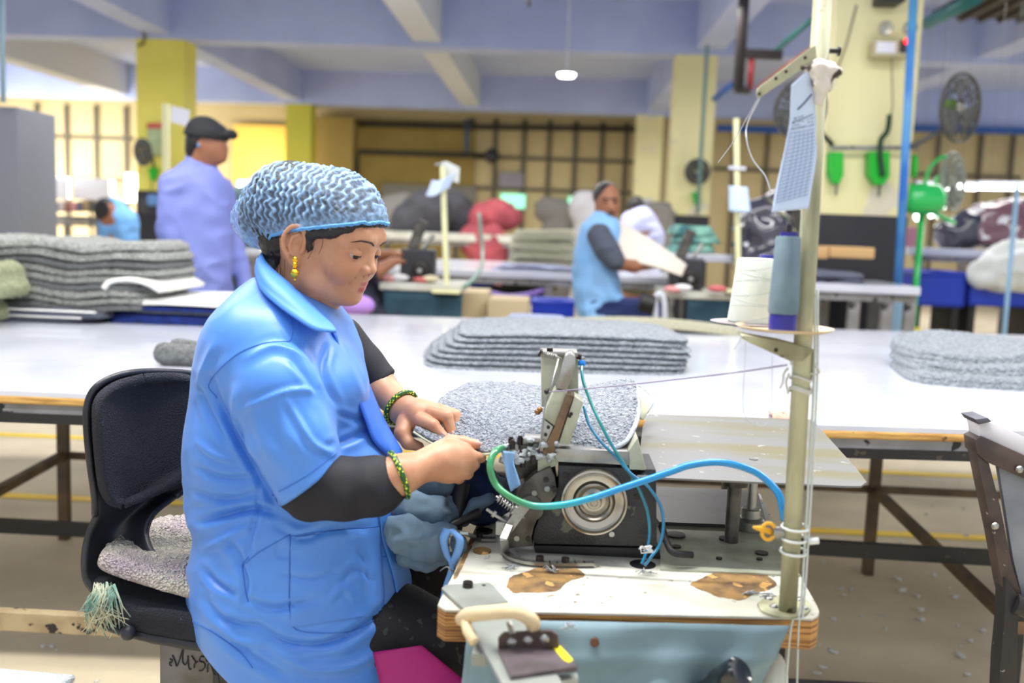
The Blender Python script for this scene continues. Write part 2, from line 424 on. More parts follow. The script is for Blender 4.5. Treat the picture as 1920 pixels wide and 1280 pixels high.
# blue rail under the far beam on the right
for xa, xb in ((1345, 1555), (1705, 1930)):
    p = P(xa, 240, 19.2); q = P(xb, 246, 19.2)
    tag(MB().bar(p, q, 0.1, 0.13).build('roller_rail', mat('blue_rail_paint', (30, 84, 160), 0.5)), 'blue rail under the lilac beam, %s of the wide cream column' % ('left' if xa < 1500 else 'right'), 'rail', 'blue rails at the far wall')
# roof decking visible top right and dark gutter line at the top
b = MB(); b.box((7.0, 10.0, 3.86), (5.6, 3.2, 0.06))
for i in range(25): b.box((4.3 + i * 0.22, 10.0, 3.81), (0.06, 3.2, 0.05))
struct('trim_10', b, mat('dark_ribbed_decking', (62, 56, 50), 0.6))
# yellow floor lines
def strip(a, b_, w, name, m):
    a = PZ(*a, 0.0); b_ = PZ(*b_, 0.0); n = Vector((-(b_ - a).y, (b_ - a).x, 0)).normalized() * w / 2; u = Vector((0, 0, 0.003))
    return struct(name, MB().quad(a - n + u, b_ - n + u, b_ + n + u, a + n + u), m)
strip((-200, 806), (2100, 905), 0.075, 'trim_11', m_yline)
strip((-200, 920), (2100, 1020), 0.075, 'trim_12', m_yline)
# ---------------------------------------------------------------- the two long laminate tables
m_lam = mat('white_laminate', (208, 211, 221), 0.22, c2=(196, 200, 212), nscale=2.2, ndetail=6, coat=0.3, spots=((196, 190, 170), 13.0, 0.735))
m_wood = mat('varnished_wood_edge', (206, 164, 92), 0.5, c2=(170, 126, 62), nscale=9, stretch=(1, 12, 12), bump=0.1, bscale=40, spots=((90, 66, 34), 26, 0.70))
m_steelpaint = mat('chipped_grey_steel', (150, 150, 152), 0.55, c2=(120, 116, 112), nscale=6, spots=((30, 30, 34), 18, 0.64))
m_blk = mat('black_angle_iron', (26, 24, 26), 0.5, spots=((66, 58, 50), 30, 0.66))
m_brown = mat('brown_square_tube', (104, 82, 56), 0.55, c2=(74, 58, 40), nscale=9)
m_rail = mat('chipped_cream_rail', (176, 158, 122), 0.6, c2=(150, 130, 98), nscale=10, spots=((30, 26, 24), 26, 0.60))
TZ = 0.80
def big_table(fl, fr, br, bl, label, legs):
    A, B, C, D = [PZ(p[0], p[1], TZ) for p in (fl, fr, br, bl)]
    t = empty('layout_table', ((A + C) / 2).xy.to_3d(), label, 'table')
    up = Vector((0, 0, 1)); ux = (B - A).normalized(); dn = Vector((0, 0, -0.012))
    MB().prism([A, B, C, D], dn).build('table_top', m_lam, t)
    b = MB(); b.prism([A + dn - Vector((0, .004, 0)), B + dn - Vector((0, .004, 0)), B + dn + Vector((0, .03, 0)), A + dn + Vector((0, .03, 0))], (0, 0, -0.020), bev=0.005).build('wood_edging', m_wood, t)
    b = MB(); z = Vector((0, 0, -0.043)); y = Vector((0, 0.012, 0))
    b.bar(A + z + y, B + z + y, 0.02, 0.024); b.build('edge_channel', m_steelpaint, t)
    b = MB(); z = Vector((0, 0, -0.067)); b.bar(A + z + y, B + z + y, 0.035, 0.024); b.build('under_rail', m_blk, t); MB().bar(D + z, C + z, 0.035, 0.03).build('under_rail', m_blk, t)
    return t, A, B, C, D
tl, A, B, C, D = big_table((-330, 720), (1302, 781), (1175, 604.5), (-330, 559), 'long white laminate layout table carrying the tall pile and the centre pile of rugs', None)
tr, A2, B2, C2, D2 = big_table((1303, 790), (2150, 815), (2150, 635), (1176, 605), 'white laminate layout table on the right, under the fanned rugs', None)
RZ = 0.27
def frame(t, foot, xr, y_mid, y_front, x0, x1, brace):
    f = PZ(foot[0], foot[1], 0.0)
    MB().box((f.x, f.y, (TZ - .08) / 2), (0.036, 0.036, TZ - .08)).build('leg', m_brown, t)
    MB().bar((x0, f.y - 0.0, RZ + .06), (x1, f.y, RZ + .06), 0.022, 0.026).build('stretcher', m_brown, t)
    MB().bar((x0, y_mid, RZ + (-.03 if t is tl else .085)), (x1, y_mid, RZ + (-.03 if t is tl else .055)), 0.03, 0.042).build('stretcher', m_blk, t)
    MB().bar((x0, y_front, RZ - .03 if t is tl else .06), (x1, y_front, RZ - .03 if t is tl else .06), 0.03, 0.05, 0.003).build('foot_rail', m_rail if t is tl else m_blk, t)
    e = Vector((f.x + brace, y_front, RZ - .01)); MB().bar((f.x, f.y, RZ + .06), e, 0.03, 0.03).build('cross_rail', m_brown, t)
    for xx in (e.x, x1 - .1 if brace < 0 else x0 + .1):
        MB().box((xx, y_front + .03, (TZ - .08) / 2), (0.04, 0.04, TZ - .08)).build('leg', m_blk, t)
    return f
fL = frame(tl, (122, 1010), None, P(80, 997, 2.95).y, 2.25, A.x, B.x - 0.05, -0.02)
fR = frame(tr, (1626, 1076), None, 2.8, 2.48, A2.x + .03, C2.x, 0.02)
# ---------------------------------------------------------------- rugs
def rmat(n, c, c2, s=260, b=1.0): return mat(n, c, 0.95, c2=c2, nscale=70, ndetail=6, lo=0.3, hi=0.7, bump=b, bscale=s, bkind='voronoi', sheen=0.2)
m_rug = rmat('grey_shag_pile', (172, 179, 187), (120, 129, 139), s=150, b=1.0)
m_rugd = rmat('dark_grey_shag', (146, 151, 150), (104, 109, 110))
m_rugl = rmat('grey_folded_rug', (176, 177, 170), (118, 121, 116), s=90)
m_navyg = rmat('slate_blue_rug', (92, 102, 124), (64, 72, 92))
m_navy = mat('royal_blue_plush', (24, 52, 136), 0.8, c2=(16, 38, 110), nscale=20, bump=0.6, bscale=200, bkind='voronoi', spots=((205, 205, 225), 22, 0.70))
m_cloth = mat('off_white_backing', (240, 240, 234), 0.8, bump=0.1)
m_cream_r = rmat('cream_rug', (226, 222, 192), (200, 196, 160))
m_lime = rmat('pale_green_shag', (206, 212, 166), (164, 172, 122))
m_back = mat('latex_rug_backing', (204, 206, 176), 0.8, bump=0.3, bscale=400)
def rug_mesh(cx, cy, L, Wd, rz, z0, th, sag=None, res=0.012, amp=0.002, ts=90, seed=0, p=8, e0=None):
    e0 = e0 or th * 0.8
    def ax(n):
        t = np.linspace(-1, 1, n); return np.sign(t) * (1 - (1 - np.abs(t)) ** 1.25)
    nu = max(8, int(L / res)); nv = max(8, int(Wd / res)); u, v = np.meshgrid(ax(nu), ax(nv), indexing='ij')
    m = np.maximum(np.abs(u), np.abs(v)); q = (np.abs(u) ** p + np.abs(v) ** p) ** (1 / p) + 1e-9; f = m / q
    x = u * f * L / 2; y = v * f * Wd / 2; e = np.minimum((1 - np.abs(u)) * L / 2, (1 - np.abs(v)) * Wd / 2)
    c = np.clip(e / e0, 0, 1); z = th * (0.12 + 0.88 * np.sqrt(1 - (1 - c) ** 2))
    xe = vnoise(x * 14, y * 14, z * 0 + seed, seed) * 0.004
    x = x * (1 + xe * 2); y = y * (1 + xe * 2)
    z = z + amp * (vnoise(x * ts, y * ts, 0 * z + seed * 3.1, seed) + 0.5 * vnoise(x * ts * 2, y * ts * 2, 0 * z + seed, seed + 5))
    ca, sa = math.cos(rz), math.sin(rz); X = cx + x * ca - y * sa; Y = cy + x * sa + y * ca
    s = sag(x, y) if sag else 0 * x
    T = np.stack([X, Y, z0 + z + s], -1).reshape(-1, 3); Bm = np.stack([X, Y, z0 + s + 0 * z], -1).reshape(-1, 3)
    N = nu * nv; ii, jj = np.meshgrid(np.arange(nu - 1), np.arange(nv - 1), indexing='ij'); a = (ii * nv + jj).ravel()
    top = np.stack([a, a + nv, a + nv + 1, a + 1], 1); bot = top[:, ::-1] + N
    bd = [i * nv for i in range(nu)] + [(nu - 1) * nv + j for j in range(1, nv)] + [i * nv + nv - 1 for i in range(nu - 2, -1, -1)] + [j for j in range(nv - 2, 0, -1)]
    bd = np.array(bd); nx = np.roll(bd, -1); side = np.stack([bd, bd + N, nx + N, nx], 1)
    return from_np(np.concatenate([T, Bm]), np.concatenate([top, bot, side]))
ORD = ['top', 'second from the top', 'third from the top', 'fourth from the top', 'fifth from the top', 'sixth from the top', 'seventh from the top', 'eighth from the top',
       'ninth from the top', 'tenth from the top', 'eleventh from the top', 'twelfth from the top', 'thirteenth from the top', 'fourteenth from the top']
# centre pile: thirteen grey shag rugs
pl = PZ(776, 690, TZ); pr = PZ(1284, 704, TZ); n = 13; th = 0.0094
rzc = math.atan2(pr.y - pl.y, pr.x - pl.x)
for i in range(n):
    t = i / (n - 1); l = pl.lerp(pr, 0.0 + 0.135 * t ** 1.3 + (.012 if i % 2 else -.006) + random.uniform(-.004, .004)); r = pl.lerp(pr, 1.0 + 0.012 * t + random.uniform(-.012, .012)); L = (r - l).length
    Wd = 0.60 - 0.03 * t; cy = (l.y + r.y) / 2 + Wd / 2 + 0.030 * t + (.008 if i % 2 else -.002) - 0.01
    k = n - 1 - i
    o = link('shag_rug', rug_mesh((l.x + r.x) / 2, cy, L, Wd, rzc, TZ + i * th, th * .95, sag=(lambda x, y, t=t: -0.012 * t * np.clip((x / 0.42), 0, 1) ** 3 - 0.012 * t * np.clip(-(x / 0.36), 0, 1) ** 3), res=0.006, amp=0.0022, ts=120, seed=i, p=7, e0=.017), m_rug)
    tag(o, 'light grey shag rug, %s in the centre pile' % (ORD[k] if k < n - 1 else 'lowest'), 'rug', 'grey shag rugs in the centre pile')
# tall pile of folded rugs at the left (wavy layers)
q = PZ(10, 600, TZ); qr = PZ(292, 604, TZ)
def sagL(k):
    return lambda x, y: -0.045 * k * (1 / (1 + np.exp(-(x - 0.04) * 26))) * (0.6 + 0.4 * np.cos((x - 0.04) * 7)) + 0.006 * np.sin(x * 17 + k * 9)
z = TZ + 0.055; nL = 9
for i in range(nL):
    t = i / (nL - 1); th_ = 0.030 + 0.008 * random.random(); Lx = 0.88 - 0.05 * abs(t - .55) * 2 + random.uniform(-.03, .03)
    o = link('folded_rug', rug_mesh(q.x + 0.17 - .02 * (1 - t), q.y + 0.32 + .02 * random.random(), Lx, 0.6, 0.01, z, th_ * .96, sag=sagL(0.25 + 0.5 * (0.5 - abs(t - .5))), res=0.014, amp=0.005, ts=45, seed=40 + i, p=6, e0=.04), m_rugl if i % 3 else m_rugd)
    z += th_ * 0.93; k = nL - 1 - i
    tag(o, 'folded %s shag rug, %s in the tall pile at the left' % ('grey' if i % 3 else 'dark grey', ORD[k] if k < nL - 1 else 'lowest'), 'rug', 'folded rugs in the tall left pile')
# slate blue ones under it
for i, (px0, px1, zz, lab) in enumerate(((12, 180, 0.0, 'slate blue rug with pale backing, lowest at the left'), (12, 212, 0.026, 'slate blue rug with curled pale edge, second lowest at the left'))):
    a = PZ(px0, 602, TZ); b_ = PZ(px1, 604, TZ)
    o = link('folded_rug', rug_mesh((a.x + b_.x) / 2 - .1, a.y + .26, b_.x - a.x + .2, 0.54, 0.01, TZ + zz, 0.028, sag=lambda x, y, i=i: 0.004 * np.sin(x * 12 + i), res=0.016, amp=0.002, seed=60 + i), m_navyg)
    tag(o, lab, 'rug'); e = MB().tube([Vector((b_.x - t, a.y - .012, TZ + zz + .026)) for t in np.linspace(0.01, .5, 14)], 0.004, 6).build('backing_edge', m_cloth, o)
# curled pale rug ends right of the tall pile
pts = [(192, 541), (205, 528), (240, 524), (275, 532), (300, 546)]
S = [P(x, y, q.y + .02) for x, y in pts]; S = [Vector(v) for v in spline(S, 6)]
b = MB(); b.grid(lambda u, v: S[int(u * (len(S) - 1))] + Vector((0, v * .5, -0.0)), len(S), 8)
o = b.build('folded_rug', m_cloth, None, smooth=True, solid=0.018); tag(o, 'pale backed rug curling over at the right foot of the tall pile', 'rug')
# blue plush rugs with white sheet on top
a = PZ(186, 604, TZ); b_ = PZ(470, 616, TZ)
for i, (z0, th_, m, lab, dx) in enumerate(((0, .045, m_navy, 'royal blue plush rug speckled with lint, behind the woman, lowest of its pile', 0), (.047, .010, m_navyg, 'thin slate edged blue rug, second in the pile behind the woman', .04),
                                        (.058, .012, m_navy, 'thin blue rug just under the white sheet', .05), (.071, .022, m_cloth, 'white backed rug lying on top of the royal blue rugs', .07))):
    L = b_.x - a.x - dx
    o = link('plush_rug', rug_mesh(a.x + dx + L / 2, (a.y + b_.y) / 2 + .30, L, 0.58, math.atan2(b_.y - a.y, b_.x - a.x), TZ + z0, th_, sag=(lambda x, y: 0.012 * np.cos(x * 4)) if i == 3 else None, res=0.016, amp=0.001, seed=70 + i), m)
    tag(o, lab, 'rug')
# pale green shag hanging at the far left
a = PZ(-30, 606, TZ)
S = Sdf((a.x - .35, a.y - .25, TZ - .005), (a.x + .19, a.y + .25, TZ + .37), .012)
for x, z_, r in ((-.2, .27, .05), (-.06, .26, .05), (.06, .20, .05), (.10, .14, .035), (-.1, .12, .08), (-.02, .05, .05), (.02, .03, .03)):
    S.cap((a.x + x, a.y - .12, TZ + z_), (a.x + x, a.y + .1, TZ + z_), r, r, .03)
V, F = S.mesh(); N = vnormals(V, F); V = V + N * (0.012 * (0.5 - worley(V[:, 0] * 60, V[:, 1] * 60, V[:, 2] * 60)))[:, None]; V[:, 2] = np.maximum(V[:, 2], TZ + .001)
tag(link('shag_rug', from_np(V, F), m_lime), 'pale green shag rug slumped at the left border of the photo', 'rug')
# small folded grey rug between the chair and the woman
a = PZ(278, 688, TZ); b_ = PZ(450, 694, TZ)
S = Sdf((a.x - .03, a.y - .03, TZ - .01), (b_.x + .05, a.y + .3, TZ + .1), .007)
S.chain([(a.x + .03, a.y + .05, TZ + .036), (a.x + .12, a.y + .06, TZ + .031), (a.x + .2, a.y + .06, TZ + .032), (b_.x, a.y + .05, TZ + .04)], [.034, .03, .028, .036], .02)
S.chain([(a.x + .03, a.y + .16, TZ + .036), (a.x + .12, a.y + .17, TZ + .03), (b_.x, a.y + .15, TZ + .036)], [.034, .028, .032], .03)
V, F = S.mesh(); N = vnormals(V, F); V = V + N * (0.007 * (0.5 - worley(V[:, 0] * 110, V[:, 1] * 110, V[:, 2] * 110)))[:, None]; V[:, 2] = np.maximum(V[:, 2], TZ + .001)
tag(link('folded_rug', from_np(V, F), m_rugd), 'small rolled dark grey shag rug on the table above the chair back', 'rug')
# fanned grey rugs at the right
a = PZ(1700, 716, TZ); c = PZ(1845, 768, TZ)
for i in range(6):
    k = 5 - i
    o = link('shag_rug', rug_mesh(a.x + .40 + .012 * i, a.y + .16 - .025 * (i % 2) + .035 * i, 0.72, 0.52, -0.16 + .02 * i, TZ + i * .0175, .020, sag=(lambda x, y, i=i: 0.004 * i * np.cos(x * 9 + y * 6)), res=0.009, amp=0.0035, ts=90, seed=90 + i, p=6, e0=.026), m_rug)
    tag(o, 'light grey shag rug, %s of the fanned pile at the right' % (ORD[k] if k < 5 else 'lowest'), 'rug', 'fanned grey rugs at the right')
# white rug behind the centre pile and grey-blue flat piece
a = PZ(1040, 606, TZ); b_ = PZ(1380, 616, TZ)
tag(link('flat_rug', rug_mesh((a.x + b_.x) / 2 - .02, a.y - .10, b_.x - a.x, .28, -.02, TZ, .03, sag=lambda x, y: .018 * np.cos(x * 4.2), res=.016, amp=.001, seed=99), m_cream_r), 'cream rug lying flat just behind the centre pile', 'rug')
a = PZ(962, 608, TZ); b_ = PZ(1050, 612, TZ)
tag(link('flat_rug', rug_mesh((a.x + b_.x) / 2, a.y + .0, .3, .3, .0, TZ, .045, res=.016, amp=.001, seed=98), mat('grey_blue_felt', (150, 160, 186), .9)), 'grey blue folded cloth behind the centre pile', 'cloth')
# pink tassel
a = PZ(1466, 786, TZ)
b = MB()
for i in range(16): b.tube([a + Vector((random.uniform(-.025, .025), random.uniform(-.03, .0), .004)), a + Vector((random.uniform(-.025, .025), random.uniform(.02, .05), .012)), a + Vector((random.uniform(-.02, .02), .07, .004))], .0035, 5)
tag(b.build('yarn_tuft', mat('salmon_yarn', (240, 170, 150), .9), None, smooth=True), 'salmon pink yarn tuft on the table beside the thread stand pole', 'yarn')
# ---------------------------------------------------------------- the woman in the blue coat
YB = 1.62
def fn(s, lo, hi, f, k=0.0, op='add'):
    sl, X, Y, Z = s.sub(lo, hi); return s.mix(sl, f(X, Y, Z).astype(np.float32), k, op)
def stack(s, rows, n=2.3, k=0.02, op='add'):
    """rows: (z, cx, rx, cy, ry) top to bottom"""
    A = np.array(sorted(rows)); zs = A[:, 0]; zz = np.linspace(zs[0], zs[-1], 120)
    sp = np.array(spline([tuple(r) for r in A], 8)); o = np.argsort(sp[:, 0]); sp = sp[o]
    m = A[:, [2, 4]].max() + k + .02; lo = [A[:, 1].min() - m, A[:, 3].min() - m, zs[0] - k - .02]; hi = [A[:, 1].max() + m, A[:, 3].max() + m, zs[-1] + k + .02]
    def f(X, Y, Z):
        g = [np.interp(Z, sp[:, 0], sp[:, i]) for i in (1, 2, 3, 4)]
        q = (np.abs((X - g[0]) / g[1]) ** n + np.abs((Y - g[2]) / g[3]) ** n) ** (1 / n)
        return np.maximum((q - 1) * np.minimum(g[1], g[3]), np.maximum(zs[0] - Z, Z - zs[-1]))
    return fn(s, lo, hi, f, k, op)
m_skin = mat('brown_skin', (203, 152, 120), 0.45, c2=(188, 134, 102), nscale=22, sss=0.25, bump=0.05, bscale=500)
m_hair = mat('black_hair', (30, 25, 26), 0.4, bump=0.5, bscale=160, stretch=(1, 1, .25))
m_coat = mat('blue_coat_cloth', (78, 142, 230), 0.40, c2=(72, 134, 222), nscale=5, sheen=0.15, bump=0.03, bscale=900, spec=.6)
m_bk = mat('black_jersey', (26, 26, 34), 0.75, bump=0.08, bscale=500)
m_mag = mat('magenta_cloth', (166, 20, 112), 0.6)
woman = empty('person', P(560, 1200, YB).xy.to_3d(), 'person in a blue work coat and hairnet, seated, feeding a grey rug into the machine', 'person')
HM = (Matrix.Rotation(R(-18), 3, 'Z') @ Matrix.Rotation(R(15), 3, 'Y'))
HO = P(562, 465, 1.55) - HM @ Vector((0, -.072, 0))
HMn = np.array(HM); HOn = np.array(HO)
def hw(V): return np.asarray(V) @ HMn.T + HOn
# --- head in its own frame (x forward, y to her left, z up)
S = Sdf((-.115, -.095, -.175), (.118, .09, .135), .0017)
S.ell((-.008, 0, .038), (.094, .073, .080), 0).ell((.046, 0, .044), (.0485, .060, .042), .02).ell((.038, 0, -.008), (.052, .058, .052), .02)
for s_ in (-1, 1):
    S.ell((.060, .034 * s_, -.014), (.024, .025, .026), .018)
    S.chain([(.0, .050 * s_, -.02), (.022, .047 * s_, -.050), (.066, .014 * s_, -.062)], [.020, .018, .014], .02)
    S.chain([(.0855, .010 * s_, .040), (.082, .026 * s_, .043), (.068, .045 * s_, .036)], [.009, .0085, .008], .012)
S.ell((.030, 0, -.054), (.048, .044, .026), .02).ell((.071, 0, -.0615), (.017, .020, .015), .010).ell((.066, 0, -.034), (.026, .026, .024), .012)
for s_ in (-1, 1): S.ell((.0965, .034 * s_, .0170), (.017, .017, .0125), .012, 'sub')
S.chain([(.083, 0, .030), (.0865, 0, .014), (.0935, 0, -.002)], [.0055, .0062, .0082], .007).ell((.0965, 0, -.0070), (.0098, .0082, .0080), .004)
for s_ in (-1, 1):
    S.ell((.0890, .0112 * s_, -.0105), (.0112, .0070, .0082), .0042)
    S.cap((.090, .0075 * s_, -.0195), (.0955, .0055 * s_, -.0176), .0028, .0022, .0015, 'sub')
    S.chain([(.0885, .019 * s_, -.010), (.083, .025 * s_, -.024), (.077, .031 * s_, -.036)], [-.0022, -.0018, -.0016], .008, 'sub')
    ec = (.0745, .033 * s_, .0150)      # lids over the downcast eyes
    fn(S, (.05, min(.015 * s_, .052 * s_), -.004), (.098, max(.015 * s_, .052 * s_), .034), lambda X, Y, Z, e=ec: np.maximum(np.sqrt((X - e[0]) ** 2 + (Y - e[1]) ** 2 + (Z - e[2]) ** 2) - .0138, -(Z - e[2] + .0024 + .25 * (X - e[0] - .012))), .0015)
    fn(S, (.05, min(.015 * s_, .052 * s_), -.004), (.098, max(.015 * s_, .052 * s_), .034), lambda X, Y, Z, e=ec: np.maximum(np.sqrt((X - e[0]) ** 2 + (Y - e[1]) ** 2 + (Z - e[2]) ** 2) - .0136, (Z - e[2] + .0066)), .003)
    S.chain([(.0855, .020 * s_, .0235), (.0840, .034 * s_, .0262), (.0745, .046 * s_, .0215)], [-.0006] * 3, .0035, 'sub')
S.chain([(.0765, -.0215, -.0365), (.0865, -.009, -.0335), (.0885, 0, -.0342), (.0865, .009, -.0335), (.0765, .0215, -.0365)], [.0022, .0038, .0040, .0038, .0022], .004)
S.chain([(.0765, -.0195, -.0390), (.0845, -.009, -.0435), (.0870, 0, -.0442), (.0845, .009, -.0435), (.0765, .0195, -.0390)], [.0022, .0042, .0048, .0042, .0022], .004)
S.chain([(.0755, -.0245, -.0382), (.088, -.010, -.0372), (.0945, 0, -.0380), (.088, .010, -.0372), (.0755, .0245, -.0382)], [-.0002, .0002, .0003, .0002, -.0002], .0016, 'sub')
S.cap((.0765, -.0235, -.0380), (.074, -.026, -.0385), .0008, .0006, .006, 'sub'); S.cap((.079, -.01, -.0555), (.079, .01, -.0555), .003, .003, .007, 'sub')
S.chain([(-.012, 0, -.03), (-.015, 0, -.09), (-.012, 0, -.19)], [.054, .052, .058], .03)
# near and far ear
for s_ in (-1, 1):
    y = lambda v: v * s_
    S.ell((-.009, y(.0715), .002), (.019, .005, .029), .004)
    hx = [(.006, .072, -.001), (.0075, .074, .012), (.005, .076, .026), (-.006, .079, .034), (-.019, .082, .029), (-.0265, .083, .012), (-.023, .081, -.006), (-.013, .078, -.019), (-.004, .076, -.028), (.004, .073, -.026)]
    S.chain([(a, y(b), c) for a, b, c in spline(hx, 3)], [.0036] * 28, .002)
    S.ell((-.0005, y(.0745), -.0245), (.0075, .0045, .009), .003)
    S.chain([(a, y(b), c) for a, b, c in [(-.004, .077, .022), (-.014, .078, .014), (-.016, .078, .0), (-.010, .077, -.011), (-.002, .076, -.014)]], [.003] * 5, .0025)
    S.ell((-.003, y(.079), .003), (.0085, .0065, .010), .003, 'sub'); S.ell((.0065, y(.074), -.004), (.0035, .004, .0055), .002)
V, F = S.mesh(); V = relax(V, F, 1, .4)
_unused = ((V[:, 0] > .072) & (np.abs(V[:, 1]) < .0235) & (V[:, 2] > -.0505) & (V[:, 2] < -.0265 - .17 * np.abs(V[:, 1])) & (V[:, 0] > .0765 + .2 * (.022 - np.abs(V[:, 1]))))
lc_u, _ = seg_d2(V, [(.0765, -.0215, -.0365), (.0880, -.009, -.0335), (.0905, 0, -.0340), (.0880, .009, -.0335), (.0765, .0215, -.0365)])
lc_l, _ = seg_d2(V, [(.0765, -.0195, -.0390), (.0860, -.009, -.0430), (.0890, 0, -.0438), (.0860, .009, -.0430), (.0765, .0195, -.0390)])
tap = np.clip((.0225 - np.abs(V[:, 1])) / .012, 0, 1) ** .6
lipm = np.clip((np.maximum(.0046 * tap - lc_u, .0058 * tap - lc_l)) / .0014 + .5, 0, 1)
headV, headF = hw(V), F; lipf = np.zeros(len(F))
parts_V = [headV]; parts_F = [headF]; mi = [lipf.astype(np.int32)]
def addpart(S, it=1, w=.4, m=0):
    V, F = S.mesh(); V = relax(V, F, it, w); off = sum(len(v) for v in parts_V); parts_V.append(V); parts_F.append(F + off); mi.append(np.full(len(F), m, np.int32)); return V, F
# --- near hand (her right) with forearm
def pc(L): return [tuple(P(a, b, c)) for a, b, c in L]
def bbox(L, m): A = np.array(L); return A.min(0) - m, A.max(0) + m
k_ = mm(1.52)
fa = pc([(690, 912, 1.455), (750, 890, 1.465), (812, 866, 1.50)]); pal = pc([(815, 868, 1.50), (862, 858, 1.53)])
allp = pc([(690, 912, 1.455), (915, 830, 1.60), (905, 905, 1.50)]); lo, hi = bbox(allp, .055); S = Sdf(lo, hi, .0016)
S.chain(fa, [.036, .031, .0235], .01)
S.chain(pc([(815, 867, 1.505), (838, 864, 1.515), (862, 862, 1.525)]), [.024, .0305, .0285], .018)
S.ell(P(845, 864, 1.515), (.033, .019, .031), .014)
for pts, rs in (([(858, 848, 1.52), (884, 856, 1.525), (902, 858, 1.545)], [.0125, .0110, .0085]),
                ([(862, 862, 1.52), (882, 872, 1.522), (890, 871, 1.548)], [.0130, .0115, .0090]),
                ([(858, 876, 1.525), (875, 886, 1.53), (880, 880, 1.555)], [.0125, .0108, .0085]),
                ([(846, 888, 1.53), (860, 895, 1.54), (864, 888, 1.56)], [.0115, .0100, .0080]),
                ([(828, 842, 1.53), (845, 829, 1.545), (866, 828, 1.55), (893, 833, 1.545)], [.015, .0125, .0100, .0078])):
    S.chain(pc(pts), rs, .0035)
for pt in ((880, 867, 1.505), (868, 880, 1.508)): pass
addpart(S)
# --- far hand (her left)
allp = pc([(640, 640, 1.78), (870, 845, 1.66), (745, 845, 1.60)]); lo, hi = bbox(allp, .05); S = Sdf(lo, hi, .0017)
S.chain(pc([(650, 650, 1.76), (710, 722, 1.76), (755, 766, 1.71)]), [.030, .031, .0255], .01)
S.chain(pc([(760, 772, 1.70), (785, 780, 1.68), (808, 780, 1.68)]), [.0255, .028, .0235], .018)
S.ell(P(790, 782, 1.685), (.034, .026, .026), .012)
for pts, rs in (([(790, 788, 1.645), (812, 797, 1.635), (831, 817, 1.63)], [.0135, .0110, .0085]),
                ([(808, 774, 1.66), (837, 780, 1.65), (848, 814, 1.645)], [.0130, .0112, .0086]),
                ([(822, 768, 1.69), (852, 778, 1.68), (861, 808, 1.67)], [.0122, .0108, .0083]),
                ([(820, 770, 1.72), (850, 782, 1.715), (858, 803, 1.70)], [.0112, .0098, .0078]),
                ([(760, 792, 1.665), (754, 812, 1.645), (765, 830, 1.635), (786, 837, 1.635)], [.0165, .0140, .0115, .0085])):
    S.chain(pc(pts), rs, .0035)
addpart(S)
# --- the unseen body inside the clothes: torso, arms, thighs, shanks, feet
lo, hi = (-1.0, 1.2, 0.0), (0.02, 2.0, 1.2)
S = Sdf(lo, hi, .011)
S.chain(pc([(535, 600, YB), (525, 700, YB), (540, 900, YB), (540, 1080, YB)]), [.055, .095, .095, .10], .03)
S.chain(pc([(520, 680, 1.53), (575, 890, 1.47), (690, 912, 1.46)]), [.045, .032, .032], .02).chain(pc([(590, 630, 1.74), (690, 705, 1.76), (700, 712, 1.76)]), [.04, .028, .028], .02)
for hipx, kn, an in (((560, 1150, 1.60), (820, 1210, 1.56), (850, 1560, 1.56)), ((540, 1110, 1.74), (850, 1130, 1.74), (835, 1500, 1.74))):
    a, b_, c_ = P(*hipx), P(*kn), P(*an); c_.z = .09; S.chain([a, b_, c_], [.065, .046, .034], .02); S.cap(c_ + Vector((-.03, 0, -.05)), c_ + Vector((.15, 0, -.06)), .034, .026, .03)
V, F = S.mesh(); off = sum(len(v) for v in parts_V); parts_V.append(V); parts_F.append(F + off); mi.append(np.zeros(len(F), np.int32))
me = from_np(np.concatenate(parts_V), np.concatenate(parts_F)); mi = np.concatenate(mi)
body = link('body', me, m_skin, woman)
at_ = me.attributes.new('lip', 'FLOAT', 'POINT'); la = np.zeros(len(me.vertices), np.float32); la[:len(lipm)] = lipm; at_.data.foreach_set('value', la)
nt = m_skin.node_tree; pb = nt.nodes['Principled BSDF']; src = pb.inputs['Base Color'].links[0].from_socket
an = nt.nodes.new('ShaderNodeAttribute'); an.attribute_name = 'lip'; mx_ = nt.nodes.new('ShaderNodeMix'); mx_.data_type = 'RGBA'; mx_.inputs[7].default_value = rgb((176, 96, 86))
nt.links.new(an.outputs['Fac'], mx_.inputs[0]); nt.links.new(src, mx_.inputs[6]); nt.links.new(mx_.outputs[2], pb.inputs['Base Color'])
